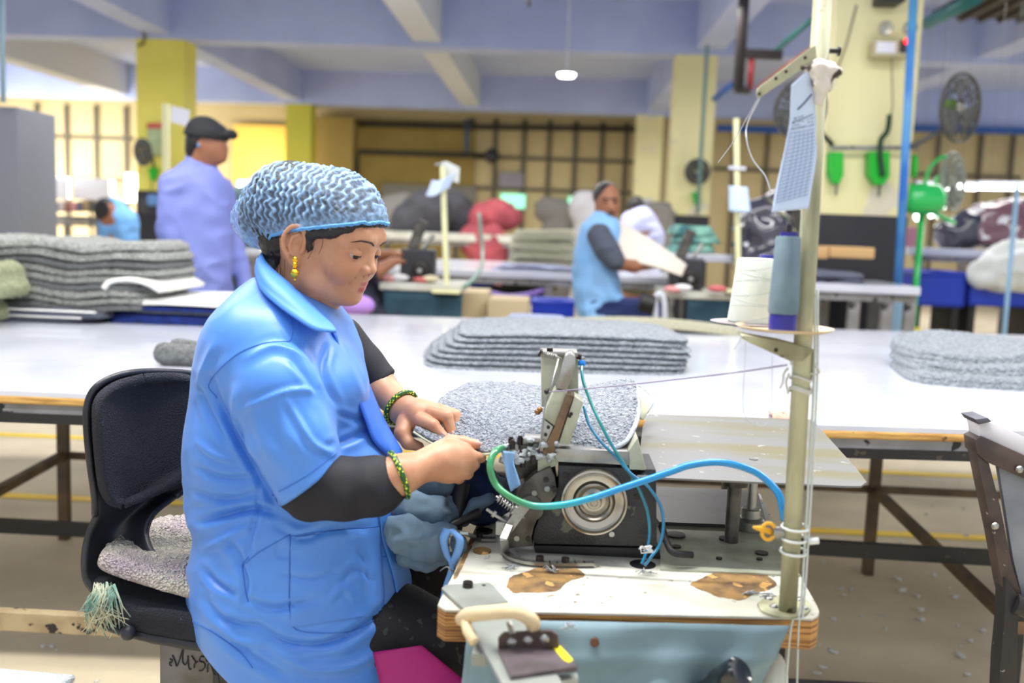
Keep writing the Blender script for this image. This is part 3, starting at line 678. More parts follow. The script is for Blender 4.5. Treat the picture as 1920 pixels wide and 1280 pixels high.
# eyes, brows, lashes
m_eye = mat('eye_white', (188, 176, 166), 0.25); m_iris = mat('dark_iris', (40, 22, 14), 0.1); m_lash = mat('lash_black', (22, 16, 16), 0.6)
def H(p): return Vector(hw(np.array([p]))[0])
for s_ in (-1, 1):
    ec = Vector((.0745, .033 * s_, .0150)); e = MB().ball(H(ec), .0124, 20).build('eye', m_eye, woman, smooth=True)
    d = Vector((1, -.42, -.34)).normalized(); MB().ball(H(ec + d * .0055), .0082, 16).build('iris', m_iris, e, smooth=True)
    L = []
    for t in np.linspace(-1, 1, 13):
        az = t * 1.15; x = .0142 * math.cos(az); L.append(H(ec + Vector((x * .97, .0142 * math.sin(az), -.0021 - .25 * (x - .012) - .0006 - .0022 * t * t))))
    MB().tube(L, [.0003 + .0006 * (1 - t * t) for t in np.linspace(-1, 1, 13)], 6).build('eyelash', m_lash, woman, smooth=True)
    bpts = [(.0965, .010 * s_, .0330), (.0935, .020 * s_, .0385), (.085, .034 * s_, .0405), (.072, .048 * s_, .0345)]
    bv = BVHTree.FromPolygons([Vector(v) for v in headV], [tuple(f) for f in headF])
    L = []
    for q in spline(bpts, 8):
        loc = bv.find_nearest(H(q))[0]; L.append(loc)
    MB().tube(L, [.0004 + .0016 * math.sin(math.pi * min(1, .15 + t * .85)) ** .7 for t in np.linspace(0, 1, len(L))], 6).build('eyebrow', mat('dark_brow_hair', (62, 42, 34), .7), woman, smooth=True)
# hair: a cap of hair on the skull, cut along the hairline, the bun and nape
S = Sdf((-.18, -.095, -.09), (.115, .095, .145), .0024)
S.ell((-.008, 0, .040), (.097, .0765, .083), 0).ell((.044, 0, .048), (.050, .063, .043), .02)
def hl(X, Y, Z): return (.030 + .36 * X + np.where(X < 0, 0, -.011 * np.clip(np.abs(Y) / .06, 0, 1) * np.clip(1 - X / .08, 0, 1)) - Z) * .8
fn(S, (-1, -1, -1), (1, 1, 1), lambda X, Y, Z: -hl(X, Y, Z), .003, 'sub')
S.ell((-.085, 0, .035), (.070, .068, .062), .02).ell((-.122, 0, .010), (.043, .048, .041), .02).ell((-.078, 0, .056), (.078, .074, .069), .02).ell((-.062, 0, -.018), (.046, .052, .048), .015)
S.chain([(.012, -.0735, .022), (.016, -.070, .006), (.014, -.068, -.004)], [.006, .004, .001], .006).chain([(.02, -.071, .030), (.045, -.066, .038), (.07, -.052, .050)], [.007, .005, .002], .014)
V, F = S.mesh(); V = relax(V, F, 1); N = vnormals(V, F); V = V + N * (.0012 * vnoise(V[:, 0] * 60, V[:, 1] * 300, V[:, 2] * 300))[:, None]
hair = link('hair', from_np(hw(V), F), m_hair, woman)
b = MB(); rr = random.Random(5)
for i in range(26):
    x = -.035 - rr.random() * .05; z0 = -.025 - rr.random() * .03; y0 = -.052 - rr.random() * .008
    b = MB(); b.tube([H(p) for p in ((x, y0, z0), (x + .012, y0 - .006 - rr.random() * .006, z0 - .012), (x + .01 + rr.random() * .02, y0 - .004, z0 - .026 - rr.random() * .018))], .0004, 4); b.build('hair_strand', m_hair, hair, smooth=True)
for a, c, d in (((.03, -.07, .035), (.038, -.071, .02), (.034, -.068, .0)), ((.06, -.058, .048), (.05, -.066, .036), (.03, -.071, .028)), ((.085, -.03, .062), (.089, -.034, .05), (.080, -.045, .040)), ((.02, -.074, .026), (.026, -.075, .010), (.02, -.073, -.012)), ((.0, -.08, .03), (-.02, -.086, .018), (-.06, -.07, -.012))):
    b = MB(); b.tube([H(p) for p in spline([a, c, d], 6)], .0005, 4); b.build('hair_strand', m_hair, hair, smooth=True)
# hairnet cap
S = Sdf((-.195, -.105, -.07), (.125, .105, .155), .0022)
S.ell((.003, 0, .055), (.0965, .085, .080), 0).ell((-.075, 0, .050), (.083, .081, .074), .03).ell((-.126, 0, .010), (.049, .056, .048), .022)
V, F = S.mesh(); V = relax(V, F, 2); N = vnormals(V, F); x, y, z = V.T
u = x * .96 + z * .22 + .0026 * np.sin(z * 360 + 2 * np.sin(x * 60)) + .0045 * vnoise(x * 60, y * 60, z * 60)
rg = (0.5 + 0.5 * np.sin(2 * np.pi * u / .0125)) ** 2.2
am = np.clip((z - (.033 + .42 * x)) / .03, .15, 1) * np.clip(1.15 - np.abs(x + .02) * 3, .45, 1)
gat = np.clip(1 - (z - (.030 + .42 * x)) / .028, 0, 1)
rad = np.sin(x * 420 + 3 * vnoise(x * 50, y * 50, z * 50)) * gat * .0012
V = V + N * ((rg - .4) * .0028 * am + rad + .0030 * vnoise(x * 150, y * 150, z * 150, 4) * am + .003 * vnoise(x * 28, y * 28, z * 28, 2))[:, None]
plane = V[:, 2] - (.030 + .42 * V[:, 0] + .0012 * np.sin(V[:, 0] * 700)) + np.maximum(0, -.070 - V[:, 0]) * 3.0 ; keep = (plane[F] > 0).all(1); F = F[keep]
used = np.unique(F); mp = np.full(len(V), -1); mp[used] = np.arange(len(used)); thick = (rg * am * .62 + gat * .42)[used]; V = V[used]; F = mp[F]
mc = bpy.data.materials.new('blue_nonwoven_net'); mc.use_nodes = True; nt = mc.node_tree; L_ = nt.links.new; pb = nt.nodes['Principled BSDF']
at = nt.nodes.new('ShaderNodeAttribute'); at.attribute_name = 'thick'; tc = nt.nodes.new('ShaderNodeTexCoord')
nz = nt.nodes.new('ShaderNodeTexNoise'); nz.inputs['Scale'].default_value = 150; nz.inputs['Detail'].default_value = 6; L_(tc.outputs['Object'], nz.inputs['Vector'])
m1 = nt.nodes.new('ShaderNodeMath'); m1.operation = 'MULTIPLY_ADD'; m1.inputs[1].default_value = .9; L_(nz.outputs[0], m1.inputs[0]); L_(at.outputs['Fac'], m1.inputs[2])
r1 = nt.nodes.new('ShaderNodeMapRange'); r1.inputs[1].default_value = .45; r1.inputs[2].default_value = 1.25; r1.inputs[3].default_value = .12; r1.inputs[4].default_value = .95; L_(m1.outputs[0], r1.inputs[0])
L_(r1.outputs[0], pb.inputs['Alpha']); pb.inputs['Base Color'].default_value = rgb((158, 200, 246)); pb.inputs['Roughness'].default_value = .45
capo = link('hairnet', from_np(hw(V), F), mc, woman); a = capo.data.attributes.new('thick', 'FLOAT', 'POINT'); a.data.foreach_set('value', thick.astype(np.float32))
rim = []
for t in np.linspace(0, 2 * math.pi, 90, endpoint=False):   # elastic edge: follow the cap at its cutting plane
    d = np.array([math.cos(t), math.sin(t)]); cx, rx, ry_ = .012, .092, .083
    X = cx + rx * d[0]; Yv = ry_ * d[1]; rim.append((X, Yv))
bvc = BVHTree.FromPolygons([Vector(v) for v in V], [tuple(f) for f in F]); L = []
for X, Yv in rim:
    p = bvc.find_nearest(Vector((X, Yv, .032 + .42 * X)))[0]; L.append(H((p.x, p.y, p.z)))
b = MB(); b.tube(L, .0022, 8, closed=True); 
fr = [L[i] + Vector((0, 0, -.0035 + .0016 * (i % 2))) for i in range(len(L))]; b.tube(fr, .0011, 6, closed=True)
b.build('elastic_band', mat('hairnet_elastic', (104, 176, 238), .6, bump=.4, bscale=300), capo, smooth=True)
# earring
m_gold = mat('gold', (240, 190, 50), 0.25, metal=1.0)
ea = P(553, 488, 1.525); b = MB()
b.ball(ea, .0045, 12, (1, .6, 1.2)); b.lathe([(0, .004), (.003, .002), (.0045, -.002), (.003, -.006), (0, -.007)], ea + Vector((0, 0, -.006)), n=12)
b.lathe([(0, 0), (.006, -.005), (.0075, -.0085), (.006, -.012), (.003, -.0165), (0, -.018)], ea + Vector((0, 0, -.011)), n=8); b.ball(ea + Vector((0, 0, -.031)), .0022, 8)
b.build('earring', m_gold, woman, angle=40)
# nails
m_nail = mat('finger_nail', (226, 176, 160), .3)
for (px, py, Y, rz_) in ((897, 831, 1.538, .2), (905, 853, 1.54, .1), (832, 815, 1.622, .9), (850, 813, 1.636, 1.2), (862, 806, 1.662, 1.2)):
    MB().ball(P(px, py, Y), .0058, 12, (1, .35, .55), Matrix.Rotation(rz_, 3, 'Y')).build('fingernail', m_nail, woman, smooth=True)

# --- the coat
rows = []
for py, xb, xf, ry_, Yc in ((520, 478, 560, .060, YB), (545, 450, 600, .100, YB), (575, 428, 632, .135, YB), (617, 400, 652, .155, YB), (660, 384, 668, .158, YB), (700, 374, 684, .155, YB), (760, 371, 694, .150, YB + .01), (820, 366, 706, .150, YB + .01), (900, 360, 726, .152, YB + .01), (950, 361, 741, .156, YB), (1000, 374, 750, .160, YB),
                        (1060, 364, 762, .168, YB), (1120, 367, 776, .172, YB), (1190, 382, 786, .175, YB), (1240, 398, 792, .175, YB), (1330, 420, 800, .175, YB)):
    z = P((xb + xf) / 2, py, Yc).z; a = P(xb, py, Yc).x; b_ = P(xf, py, Yc).x; rows.append((z, (a + b_) / 2, (b_ - a) / 2, Yc, ry_))
lo = (rows[-1][1] - .25, 1.33, P(500, 1340, YB).z); hi = (P(830, 700, YB).x, 1.86, P(500, 500, YB).z + .02)
S = Sdf(lo, hi, .0036)
stack(S, rows, 2.25, .01)
S.chain(pc([(505, 668, 1.505), (520, 730, 1.475), (552, 820, 1.46), (580, 905, 1.455)]), [.062, .064, .058, .057], .028)
S.ell(P(470, 660, 1.53), (.065, .06, .07), .05).ell(P(618, 655, 1.70), (.045, .05, .06), .04)
S.ell(P(618, 725, 1.56), (.05, .06, .06), .05).ell(P(650, 905, 1.60), (.08, .10, .09), .05).ell(P(450, 830, 1.60), (.07, .12, .1), .05)
# open cuff of the sleeve
cu0, cu1 = P(521, 950, 1.46), P(642, 864, 1.46); ax_ = (cu1 - cu0).normalized(); nn = ax_.cross(Vector((0, 1, 0))).normalized()
if nn.z > 0: nn = -nn
def cutf(X, Y, Z):
    d = (X - cu0.x) * nn.x + (Y - cu0.y) * nn.y + (Z - cu0.z) * nn.z
    return np.maximum(np.maximum(-d, cu0.x - .004 - X), Y - 1.466)
fn(S, (cu0.x - .03, 1.34, cu0.z - .08), (cu1.x + .05, 1.52, cu1.z + .03), cutf, .004, 'sub')
# hem, rising behind
h0, h1 = P(386, 1194, 1.55), P(482, 1256, 1.55); hn = (h1 - h0).cross(Vector((0, 1, 0))).normalized()
if hn.z > 0: hn = -hn
S.cut(h0, hn, .004)
V, F = S.mesh(); V = relax(V, F, 3)
N = vnormals(V, F)
Rm = np.array(cam_rot); Q = (V - np.array(CAM)) @ Rm; PX = np.stack([960 + FPX * Q[:, 0] / -Q[:, 2], 640 - FPX * Q[:, 1] / -Q[:, 2]], 1)
PC = (PX - np.array([350, 560])) / .5625        # crop coordinates in which the folds were traced
face = np.clip((-N[:, 1] - .05) * 2.2, 0, 1)
def fold(pts, w, a, taper=True):
    global DISP
    d, T = seg_d2(PC, spline(pts, 5)); t = np.sin(np.pi * np.clip(T * .96 + .02, 0, 1)) ** .5 if taper else 1
    g = np.exp(-np.sqrt(d * d + 2.2) / (w * .85)) - .35 * np.exp(-((d - 2.0 * w) / (1.2 * w)) ** 2)
    DISP += a * 1.25 * g * t * face
DISP = np.zeros(len(V))
for pts, w, a in [
    ([(75, 260), (100, 330), (150, 430), (200, 520), (250, 610), (300, 690)], 12, -.011), ([(40, 745), (120, 722), (220, 700), (300, 715)], 12, -.012),
    ([(30, 560), (90, 590), (160, 600), (235, 590)], 11, -.007), ([(240, 610), (238, 700), (215, 780), (205, 860)], 8, -.006), ([(45, 300), (90, 400), (135, 490)], 11, -.007),
    ([(25, 640), (80, 660), (150, 668), (230, 650)], 11, -.007), ([(160, 380), (240, 345), (330, 310), (400, 305), (445, 325)], 9, .004), ([(335, 335), (380, 420), (430, 490), (505, 522)], 10, .005),
    ([(60, 1000), (110, 1060), (180, 1085), (245, 1095)], 12, -.009), ([(200, 1000), (280, 1030), (360, 1020), (440, 1000)], 11, -.008), ([(230, 1090), (350, 1150), (480, 1145), (600, 1085), (655, 1030)], 14, -.012),
    ([(55, 900), (100, 950), (165, 985)], 11, -.009), ([(470, 160), (452, 230), (470, 300), (500, 350)], 10, -.008), ([(525, 120), (560, 200), (600, 300), (650, 390)], 10, -.007),
    ([(470, 490), (550, 465), (620, 420)], 11, -.008), ([(500, 380), (560, 400), (610, 380)], 9, -.006), ([(330, 920), (420, 935), (500, 905)], 10, -.007), ([(520, 940), (560, 900), (620, 940)], 9, -.006),
    ([(470, 1010), (520, 960), (560, 1000)], 9, .005), ([(90, 150), (60, 230), (40, 330)], 14, .006), ([(200, 200), (290, 160), (380, 190), (430, 240)], 13, .005), ([(270, 380), (300, 470), (370, 560)], 20, -.005),
    ([(160, 300), (170, 400), (230, 520)], 13, .006), ([(350, 200), (400, 260), (440, 330)], 11, -.005), ([(180, 880), (200, 940), (195, 1010)], 9, -.007), ([(120, 800), (170, 850), (180, 900)], 12, -.007),
    ([(300, 1180), (420, 1230), (560, 1220), (680, 1150)], 16, .009), ([(150, 1150), (240, 1210), (330, 1260)], 13, -.008), ([(560, 820), (600, 900), (610, 990)], 13, -.005), ([(300, 760), (380, 800), (480, 770), (600, 765)], 12, -.006),
    ([(60, 830), (130, 800), (200, 760)], 12, .007), ([(40, 480), (90, 520), (150, 540)], 10, .006), ([(600, 600), (650, 640), (680, 700)], 12, -.006), ([(110, 1080), (160, 1130), (250, 1150)], 12, .007)]: fold(pts, w, a)
x, y, z = V.T
def ridged(a, b, c, sd): q = 1 - np.abs(vnoise(a, b, c, sd)) * 2.2; return np.maximum(q, -.3)
wx = x + .02 * vnoise(x * 9, y * 9, z * 9, 21); wz = z + .03 * vnoise(x * 7, y * 7, z * 7, 22)
low = np.clip((1.17 - z) * 7, .12, 1)
DISP += .0016 * ridged(wx * 9 + wz * 7, y * 6, wz * 22 - wx * 10, 3) * low + .0010 * vnoise(x * 9, y * 9, z * 9, 5)
V = V + N * DISP[:, None]
V = relax(V, F, 1, .3)
coat = link('coat', from_np(V, F), m_coat, woman)
bvcoat = BVHTree.FromPolygons([Vector(v) for v in V], [tuple(f) for f in F])
def onto(px, py, bv=bvcoat, off=.0, Yd=1.45):
    h = bv.ray_cast(CAM, ray(px, py).normalized())
    return (h[0] + h[1] * off, h[1]) if h[0] else (P(px, py, Yd), Vector((0, -1, 0)))
def c8(p): return (350 + .5625 * p[0], 560 + .5625 * p[1])
m_seam = mat("coat_seam", (60, 118, 206), .6); m_lap = mat('blue_coat_lapel', (78, 142, 226), .5, bump=.04, bscale=900)
b = MB()
for pts in ([(345, 790), (343, 900), (345, 1050), (382, 1108), (560, 1104), (650, 1035), (652, 900), (640, 758)], [(345, 792), (450, 775), (640, 757)], [(345, 830), (450, 815), (640, 797)],
            [(344, 140), (352, 90), (336, 50)], [(100, 330), (75, 280), (160, 190), (250, 150), (345, 140)], [(285, 655), (400, 590), (498, 512)], [(205, 860), (185, 890), (240, 845), (345, 785)], [(185, 890), (195, 970), (205, 1010)],
            [(20, 1075), (100, 1120), (180, 1180), (220, 1230)], [(720, 900), (728, 1000), (735, 1100), (722, 1255)], [(600, 860), (690, 860)]):
    L = []
    for q in spline(pts, 10):
        p, n_ = onto(*c8(q), off=.0004); L.append(p)
    L = [L[0]] + [q for a_, q in zip(L, L[1:]) if (q - a_).length < .05]
    if len(L) > 2: b = MB(); b.tube(L, .0010, 5); b.build('stitching', m_seam, coat, smooth=True)
# patch pocket: a second layer of cloth lying on the coat
b = MB()
def pk(u, v):
    a0 = (347 + 0 * v, 792 + v * 300); a1 = (640 + v * 8, 759 + v * 290); px, py = c8((a0[0] + (a1[0] - a0[0]) * u, a0[1] + (a1[1] - a0[1]) * u)); p, n_ = onto(px, py, off=.0022); return p
b.grid(pk, 34, 30); b.build('pocket', m_coat, coat, smooth=True)
# front placket strip and buttons
b = MB(); Lp = spline([(600, 45), (620, 100), (655, 170), (668, 260), (690, 400), (716, 500)], 8)
def plk(u, v):
    q = Lp[int(round(v * (len(Lp) - 1)))]; p, n_ = onto(*c8((q[0] - 26 + 22 * u, q[1])), off=.003); return p
for k, (px, py) in enumerate(((753, 1129), (776, 1166))):
    p, n_ = onto(px, py, off=.001); t = MB().cyl(p, p + Vector((0, -.0025, 0)), .0058, n=20); t.build('button', mat('pale_blue_button', (120, 180, 240), .25), coat, angle=40)
# placket hanging open at the front edge: strip standing proud of the coat front
fe = spline([(738, 954, 1.60), (745, 1010, 1.57), (766, 1083, 1.55), (780, 1170, 1.54), (791, 1240, 1.53)], 6)
b = MB(); lastp = [P(750, 960, 1.6)]
def pf(u, v):
    q = fe[int(round(v * (len(fe) - 1)))]
    h = bvcoat.ray_cast(CAM, ray(q[0] - 3 - 26 * (1 - u), q[1] + 4 * (1 - u)).normalized())
    if h[0]: lastp[0] = h[0] + h[1] * .0025; return lastp[0]
    return P(q[0] - 3 - 26 * (1 - u), q[1] + 4 * (1 - u), lastp[0].y + .006)
b.grid(pf, 6, len(fe)); b.build('placket', m_lap, coat, smooth=True, solid=.002)
# collar
ue = spline([(602, 566, 1.690), (560, 520, 1.72), (510, 470, 1.69), (492, 474, 1.62), (505, 499, 1.565), (541, 530, 1.535), (569, 558, 1.530), (597, 584, 1.530), (624, 609, 1.535)], 7)
le = spline([(650, 600, 1.700), (570, 560, 1.76), (490, 515, 1.71), (478, 503, 1.62), (487, 540, 1.520), (520, 572, 1.480), (560, 600, 1.468), (592, 618, 1.470), (630, 622, 1.490)], 7)
b = MB(); n_ = len(ue)
def cf(u, v):
    i = int(round(u * (n_ - 1))); a_, c_ = P(*ue[i]), P(*le[i]); p = a_.lerp(c_, v); return p + Vector((0, -.010 * math.sin(math.pi * min(v * 1.2, 1)) * (1 if c_.y < YB else -1), .004 * math.sin(math.pi * v)))
b.grid(cf, n_, 8); b.build('collar', m_lap, coat, smooth=True, solid=.0035)
# inner stand and far lapel
b = MB(); ul = spline([(604, 568, 1.66), (618, 588, 1.655), (640, 612, 1.66), (668, 648, 1.655), (683, 694, 1.645), (699, 738, 1.64), (722, 790, 1.62), (754, 846, 1.60)], 6); ll = spline([(602, 592, 1.58), (622, 618, 1.545), (636, 650, 1.54), (655, 700, 1.54), (668, 740, 1.54), (686, 790, 1.55), (702, 830, 1.56), (736, 862, 1.58)], 6)
b.grid(lambda u, v: P(*ul[int(round(u * (len(ul) - 1)))]).lerp(P(*ll[int(round(u * (len(ul) - 1)))]), v) + Vector((.004 * math.sin(math.pi * v), -.01 * math.sin(math.pi * v), 0)), len(ul), 7)
b.build('lapel', mat('coat_inside_blue', (52, 112, 222), .5), coat, smooth=True, solid=.003)
# coat tail tucked on the seat
b = MB(); b.grid(lambda u, v: P(318 + 62 * u, 1106 - 14 * math.sin(u * 2) + 10 * v + 3 * math.sin(u * 9), 1.56 + .05 * v), 10, 4); b.build('coat_tail', m_coat, coat, smooth=True, solid=.003)
# --- black inner sleeves
S = Sdf(*[(np.array(q)) for q in bbox(pc([(510, 880, 1.45), (745, 880, 1.46)]), .075)], .0035)
S.chain(pc([(565, 880, 1.462), (580, 915, 1.458), (640, 917, 1.455), (700, 912, 1.458), (738, 896, 1.463)]), [.040, .0475, .0485, .0450, .0340], .012)
c0 = P(741, 893, 1.463); cn = (P(741, 893, 1.463) - P(690, 915, 1.458)).normalized(); S.cut(c0, cn, .002)
V, F = S.mesh(); V = relax(V, F, 1); N = vnormals(V, F); x, y, z = V.T; V = V + N * (.003 * vnoise(x * 30, y * 30, z * 22, 1) + .003 * np.sin(x * 60 - z * 90) * np.clip((P(650, 900, 1.45).x - x) * 20, 0, 1))[:, None]
link('inner_sleeve', from_np(V, F), m_bk, woman)
S = Sdf(*[(np.array(q)) for q in bbox(pc([(640, 640, 1.76), (740, 730, 1.76)]), .06)], .0035)
S.chain(pc([(640, 635, 1.76), (680, 685, 1.765), (716, 720, 1.762)]), [.042, .040, .035], .01)
c0 = P(716, 721, 1.76); S.cut(c0, (P(716, 721, 1.76) - P(680, 685, 1.765)).normalized(), .002)
V, F = S.mesh(); V = relax(V, F, 1); link('inner_sleeve', from_np(V, F), m_bk, woman)
# --- bracelets
mb_ = bpy.data.materials.new('beaded_green_yellow'); mb_.use_nodes = True; nt = mb_.node_tree; pb = nt.nodes['Principled BSDF']; L_ = nt.links.new
vt = nt.nodes.new('ShaderNodeTexVoronoi'); vt.inputs['Scale'].default_value = 190; vt.inputs['Randomness'].default_value = .35; tc = nt.nodes.new('ShaderNodeTexCoord'); L_(tc.outputs['Object'], vt.inputs['Vector'])
cr = nt.nodes.new('ShaderNodeValToRGB'); cr.color_ramp.elements[0].color = rgb((224, 226, 60)); cr.color_ramp.elements[1].color = rgb((30, 84, 34)); cr.color_ramp.elements[0].position = .32; cr.color_ramp.elements[1].position = .42
L_(vt.outputs['Distance'], cr.inputs[0]); L_(cr.outputs[0], pb.inputs['Base Color']); pb.inputs['Roughness'].default_value = .35
def bangle(c, axis, r, sq=1.0):
    ax = Vector(axis).normalized(); u = ax.orthogonal().normalized(); v = ax.cross(u)
    MB().tube([Vector(c) + u * math.cos(t) * r + v * math.sin(t) * r * sq for t in np.linspace(0, 2 * math.pi, 40, endpoint=False)], .0046, 10, closed=True).build('bracelet', mb_, woman, smooth=True)
bangle(P(748, 890, 1.466), P(812, 866, 1.50) - P(742, 897, 1.466) + Vector((-.0, -.012, 0)), .0370)
bangle(P(752, 764, 1.712), P(770, 776, 1.70) - P(710, 722, 1.76), .0330)
# --- trousers and tunic
S = Sdf((P(430, 1100, 1.5).x, 1.36, 0.04), (P(910, 1100, 1.6).x, 1.88, P(600, 1020, 1.6).z), .008)
S.chain(pc([(540, 1110, 1.73), (760, 1105, 1.72), (838, 1150, 1.72)]), [.10, .085, .068], .03); S.cap(P(838, 1150, 1.72), Vector((P(850, 1300, 1.74).x, 1.74, .10)), .066, .05, .03)
S.chain(pc([(560, 1170, 1.60), (740, 1185, 1.57), (822, 1215, 1.56)]), [.075, .078, .072], .03); S.cap(P(822, 1215, 1.56), Vector((P(850, 1300, 1.55).x, 1.55, .10)), .068, .05, .03)
V, F = S.mesh(); V = relax(V, F, 1); N = vnormals(V, F); V = V + N * (.004 * vnoise(V[:, 0] * 20, V[:, 1] * 20, V[:, 2] * 14, 2))[:, None]
tr_ = link('trousers', from_np(V, F), mat('black_trouser_cloth', (20, 20, 24), .8, bump=.1, bscale=200, spots=((52, 58, 56), 60, .62)), woman)
b = MB(); b.grid(lambda u, v: P(700 + 90 * u + v * (20 + 90 * u), 1210 + 12 * (1 - u) + 90 * v, 1.475 - .015 * math.sin(u * 3) - .02 * v), 14, 14); b.build('tunic', m_mag, woman, smooth=True, solid=.004)
# ---------------------------------------------------------------- the swivel chair
m_shell = mat('scuffed_black_plastic', (30, 32, 40), 0.38, c2=(44, 46, 52), nscale=14, bump=0.08, bscale=120)
m_pad = mat('black_chair_fabric', (34, 36, 46), 0.85, c2=(42, 46, 56), nscale=9, bump=0.5, bscale=420, bkind='voronoi', spots=((150, 152, 160), 55, 0.745))
m_seatrug = mat('worn_beige_shag', (206, 198, 182), 0.95, c2=(176, 160, 170), nscale=5, bump=1.0, bscale=230, bkind='voronoi')
chair = empty('swivel_chair', P(280, 1200, 1.62).xy.to_3d(), 'black padded swivel chair with a shaggy rug on its seat, behind the woman', 'chair')
YC = 1.62
def slab_from(polyL, polyR, th, name, m, parent, yaw=0.0, bulge=.0, y_off=0):
    """a curved upright plate: left and right outlines (px, py) per row, spanning between them; normal mostly toward the camera"""
    n = len(polyL); L = spline(polyL, 6); Rr = spline(polyR, 6); b = MB(); k = len(L)
    def f(u, v):
        i = int(round(v * (k - 1))); a, c = L[i], Rr[i]; px = a[0] + (c[0] - a[0]) * u; py = a[1] + (c[1] - a[1]) * u
        Y = a[2] + (c[2] - a[2]) * u - bulge * math.sin(math.pi * u); return P(px, py, Y)
    b.grid(f, 22, k); o = b.build(name, m, parent, smooth=True, solid=th); return o
# back shell: the rim outline, seen three quarter from the front; it narrows to the spine and turns forward under the seat
YB0 = YC
L = [(262, 697, 1.64), (215, 706, 1.61), (178, 728, 1.585), (163, 762, 1.575), (163, 810, 1.575), (169, 870, 1.58), (177, 930, 1.59), (178, 966, 1.60), (163, 1005, 1.60), (156, 1045, 1.59), (158, 1085, 1.58), (172, 1108, 1.575)]
Rr = [(262, 697, 1.64), (320, 697, 1.72), (372, 704, 1.76), (384, 730, 1.76), (388, 790, 1.76), (388, 850, 1.76), (374, 896, 1.75), (330, 930, 1.71), (290, 962, 1.67), (276, 996, 1.65), (283, 1026, 1.63), (300, 1050, 1.62)]
slab_from(L, Rr, .010, 'back_shell', m_shell, chair, bulge=-.03)
rim = spline([(178, 966, 1.595), (177, 930, 1.585), (169, 870, 1.575), (163, 810, 1.57), (163, 762, 1.57), (178, 728, 1.58), (215, 706, 1.605), (262, 697, 1.64), (320, 697, 1.70), (372, 704, 1.745), (384, 730, 1.75), (388, 790, 1.75), (388, 850, 1.75), (374, 896, 1.74), (330, 930, 1.70)], 6)
MB().tube([P(*q) for q in rim], .0062, 8).build('shell_rim', m_shell, chair, smooth=True)
L = [(270, 708, 1.645), (215, 724, 1.605), (183, 752, 1.58), (180, 800, 1.575), (185, 870, 1.58), (192, 915, 1.588), (205, 938, 1.60), (230, 945, 1.615)]
Rr = [(270, 708, 1.645), (330, 706, 1.71), (372, 716, 1.745), (384, 760, 1.75), (382, 830, 1.75), (366, 872, 1.74), (320, 908, 1.69), (232, 945, 1.617)]
slab_from([(a, b_, c - .016) for a, b_, c in L], [(a, b_, c - .016) for a, b_, c in Rr], .016, 'back_pad', m_pad, chair, bulge=-.026)
# seat pan and cushion
seat_c = P(330, 1150, 1.66); SZ = P(300, 1128, 1.60).z + .042
S = Sdf((seat_c.x - .20, 1.36, SZ - .12), (seat_c.x + .36, 1.98, SZ + .05), .006)
def seatf(X, Y, Z, zc, hz, rx, ry):
    q = (np.abs((X - seat_c.x - .10) / rx) ** 3.2 + np.abs((Y - 1.70) / ry) ** 3.2) ** (1 / 3.2); d1 = (q - 1) * min(rx, ry)
    zz = zc - .026 * np.clip((X - seat_c.x + .02) * 4, -1, 1.2); d2 = np.abs(Z - zz) - hz; return np.maximum(d1, d2) + .25 * np.maximum(0, np.minimum(d1, d2) + .012)
fn(S, (-9, -9, -9), (9, 9, 9), lambda X, Y, Z: seatf(X, Y, Z, SZ - .035, .026, .232, .195), 0)
V, F = S.mesh(); V = relax(V, F, 1); link('seat_pad', from_np(V, F), m_pad, chair)
S.d[:] = 1; fn(S, (-9, -9, -9), (9, 9, 9), lambda X, Y, Z: seatf(X, Y, Z, SZ - .066, .010, .250, .196), 0)
V, F = S.mesh(); V = relax(V, F, 1); link('seat_pan', from_np(V, F), m_shell, chair)
px_ = P(366, 1232, 1.58); 
MB().box((px_.x, 1.62, px_.z - .02), (.093, .16, .14), None, .002).build('seat_bracket', mat('greasy_steel_plate', (120, 118, 120), .5, metal=.3, c2=(96, 92, 84), nscale=12), chair)
MB().cyl((px_.x + .06, 1.70, .12), (px_.x + .06, 1.70, SZ - .10), .028, n=20).build('gas_lift', m_shell, chair, angle=40)
MB().box((px_.x + .09, 1.64, px_.z - .0), (.12, .14, .055), None, .006).build('tilt_mechanism', mat('black_cast_iron', (20, 22, 24), .4), chair)
MB().ball(P(240, 1186, 1.5), .013, 12).build('height_knob', m_shell, chair, smooth=True)
for k in range(5):
    a = 2 * math.pi * k / 5 + .3; e = Vector((px_.x + .06 + .28 * math.cos(a), 1.70 + .28 * math.sin(a), .075))
    lg = MB().bar((px_.x + .06, 1.70, .12), e, .04, .028, .004).build('base_leg', m_shell, chair); MB().cyl(e + Vector((0, -.012, -.047)), e + Vector((0, .012, -.047)), .027, n=18).build('caster', m_shell, lg, angle=40)
# handwriting on the bracket
b = MB(); ink = mat('marker_ink', (40, 36, 40), .6)
for st in ([(318, 1226), (323, 1229), (321, 1233), (318, 1232), (318, 1237), (322, 1239)], [(323, 1219), (328, 1230), (331, 1240), (336, 1229), (341, 1212), (343, 1210), (342, 1222), (343, 1233), (348, 1237), (352, 1226), (352, 1220), (353, 1236), (355, 1245), (359, 1245)],
           [(359, 1220), (367, 1233), (364, 1236), (364, 1243)], [(365, 1234), (371, 1231)], [(383, 1222), (376, 1222), (374, 1230), (382, 1233), (384, 1240), (378, 1248), (373, 1248)], [(384, 1214), (387, 1230), (390, 1230)], [(389, 1251), (389, 1240), (393, 1234), (397, 1242), (401, 1254), (406, 1254), (408, 1240), (407, 1236), (408, 1252), (412, 1272)]):
    b.tube([P(x, y + 9, 1.5385) for x, y in [tuple(q[:2]) for q in spline(st, 4)]], .0011, 5)
b.build('handwriting', ink, [o for o in bpy.data.objects if o.name == 'seat_bracket'][0], smooth=True)
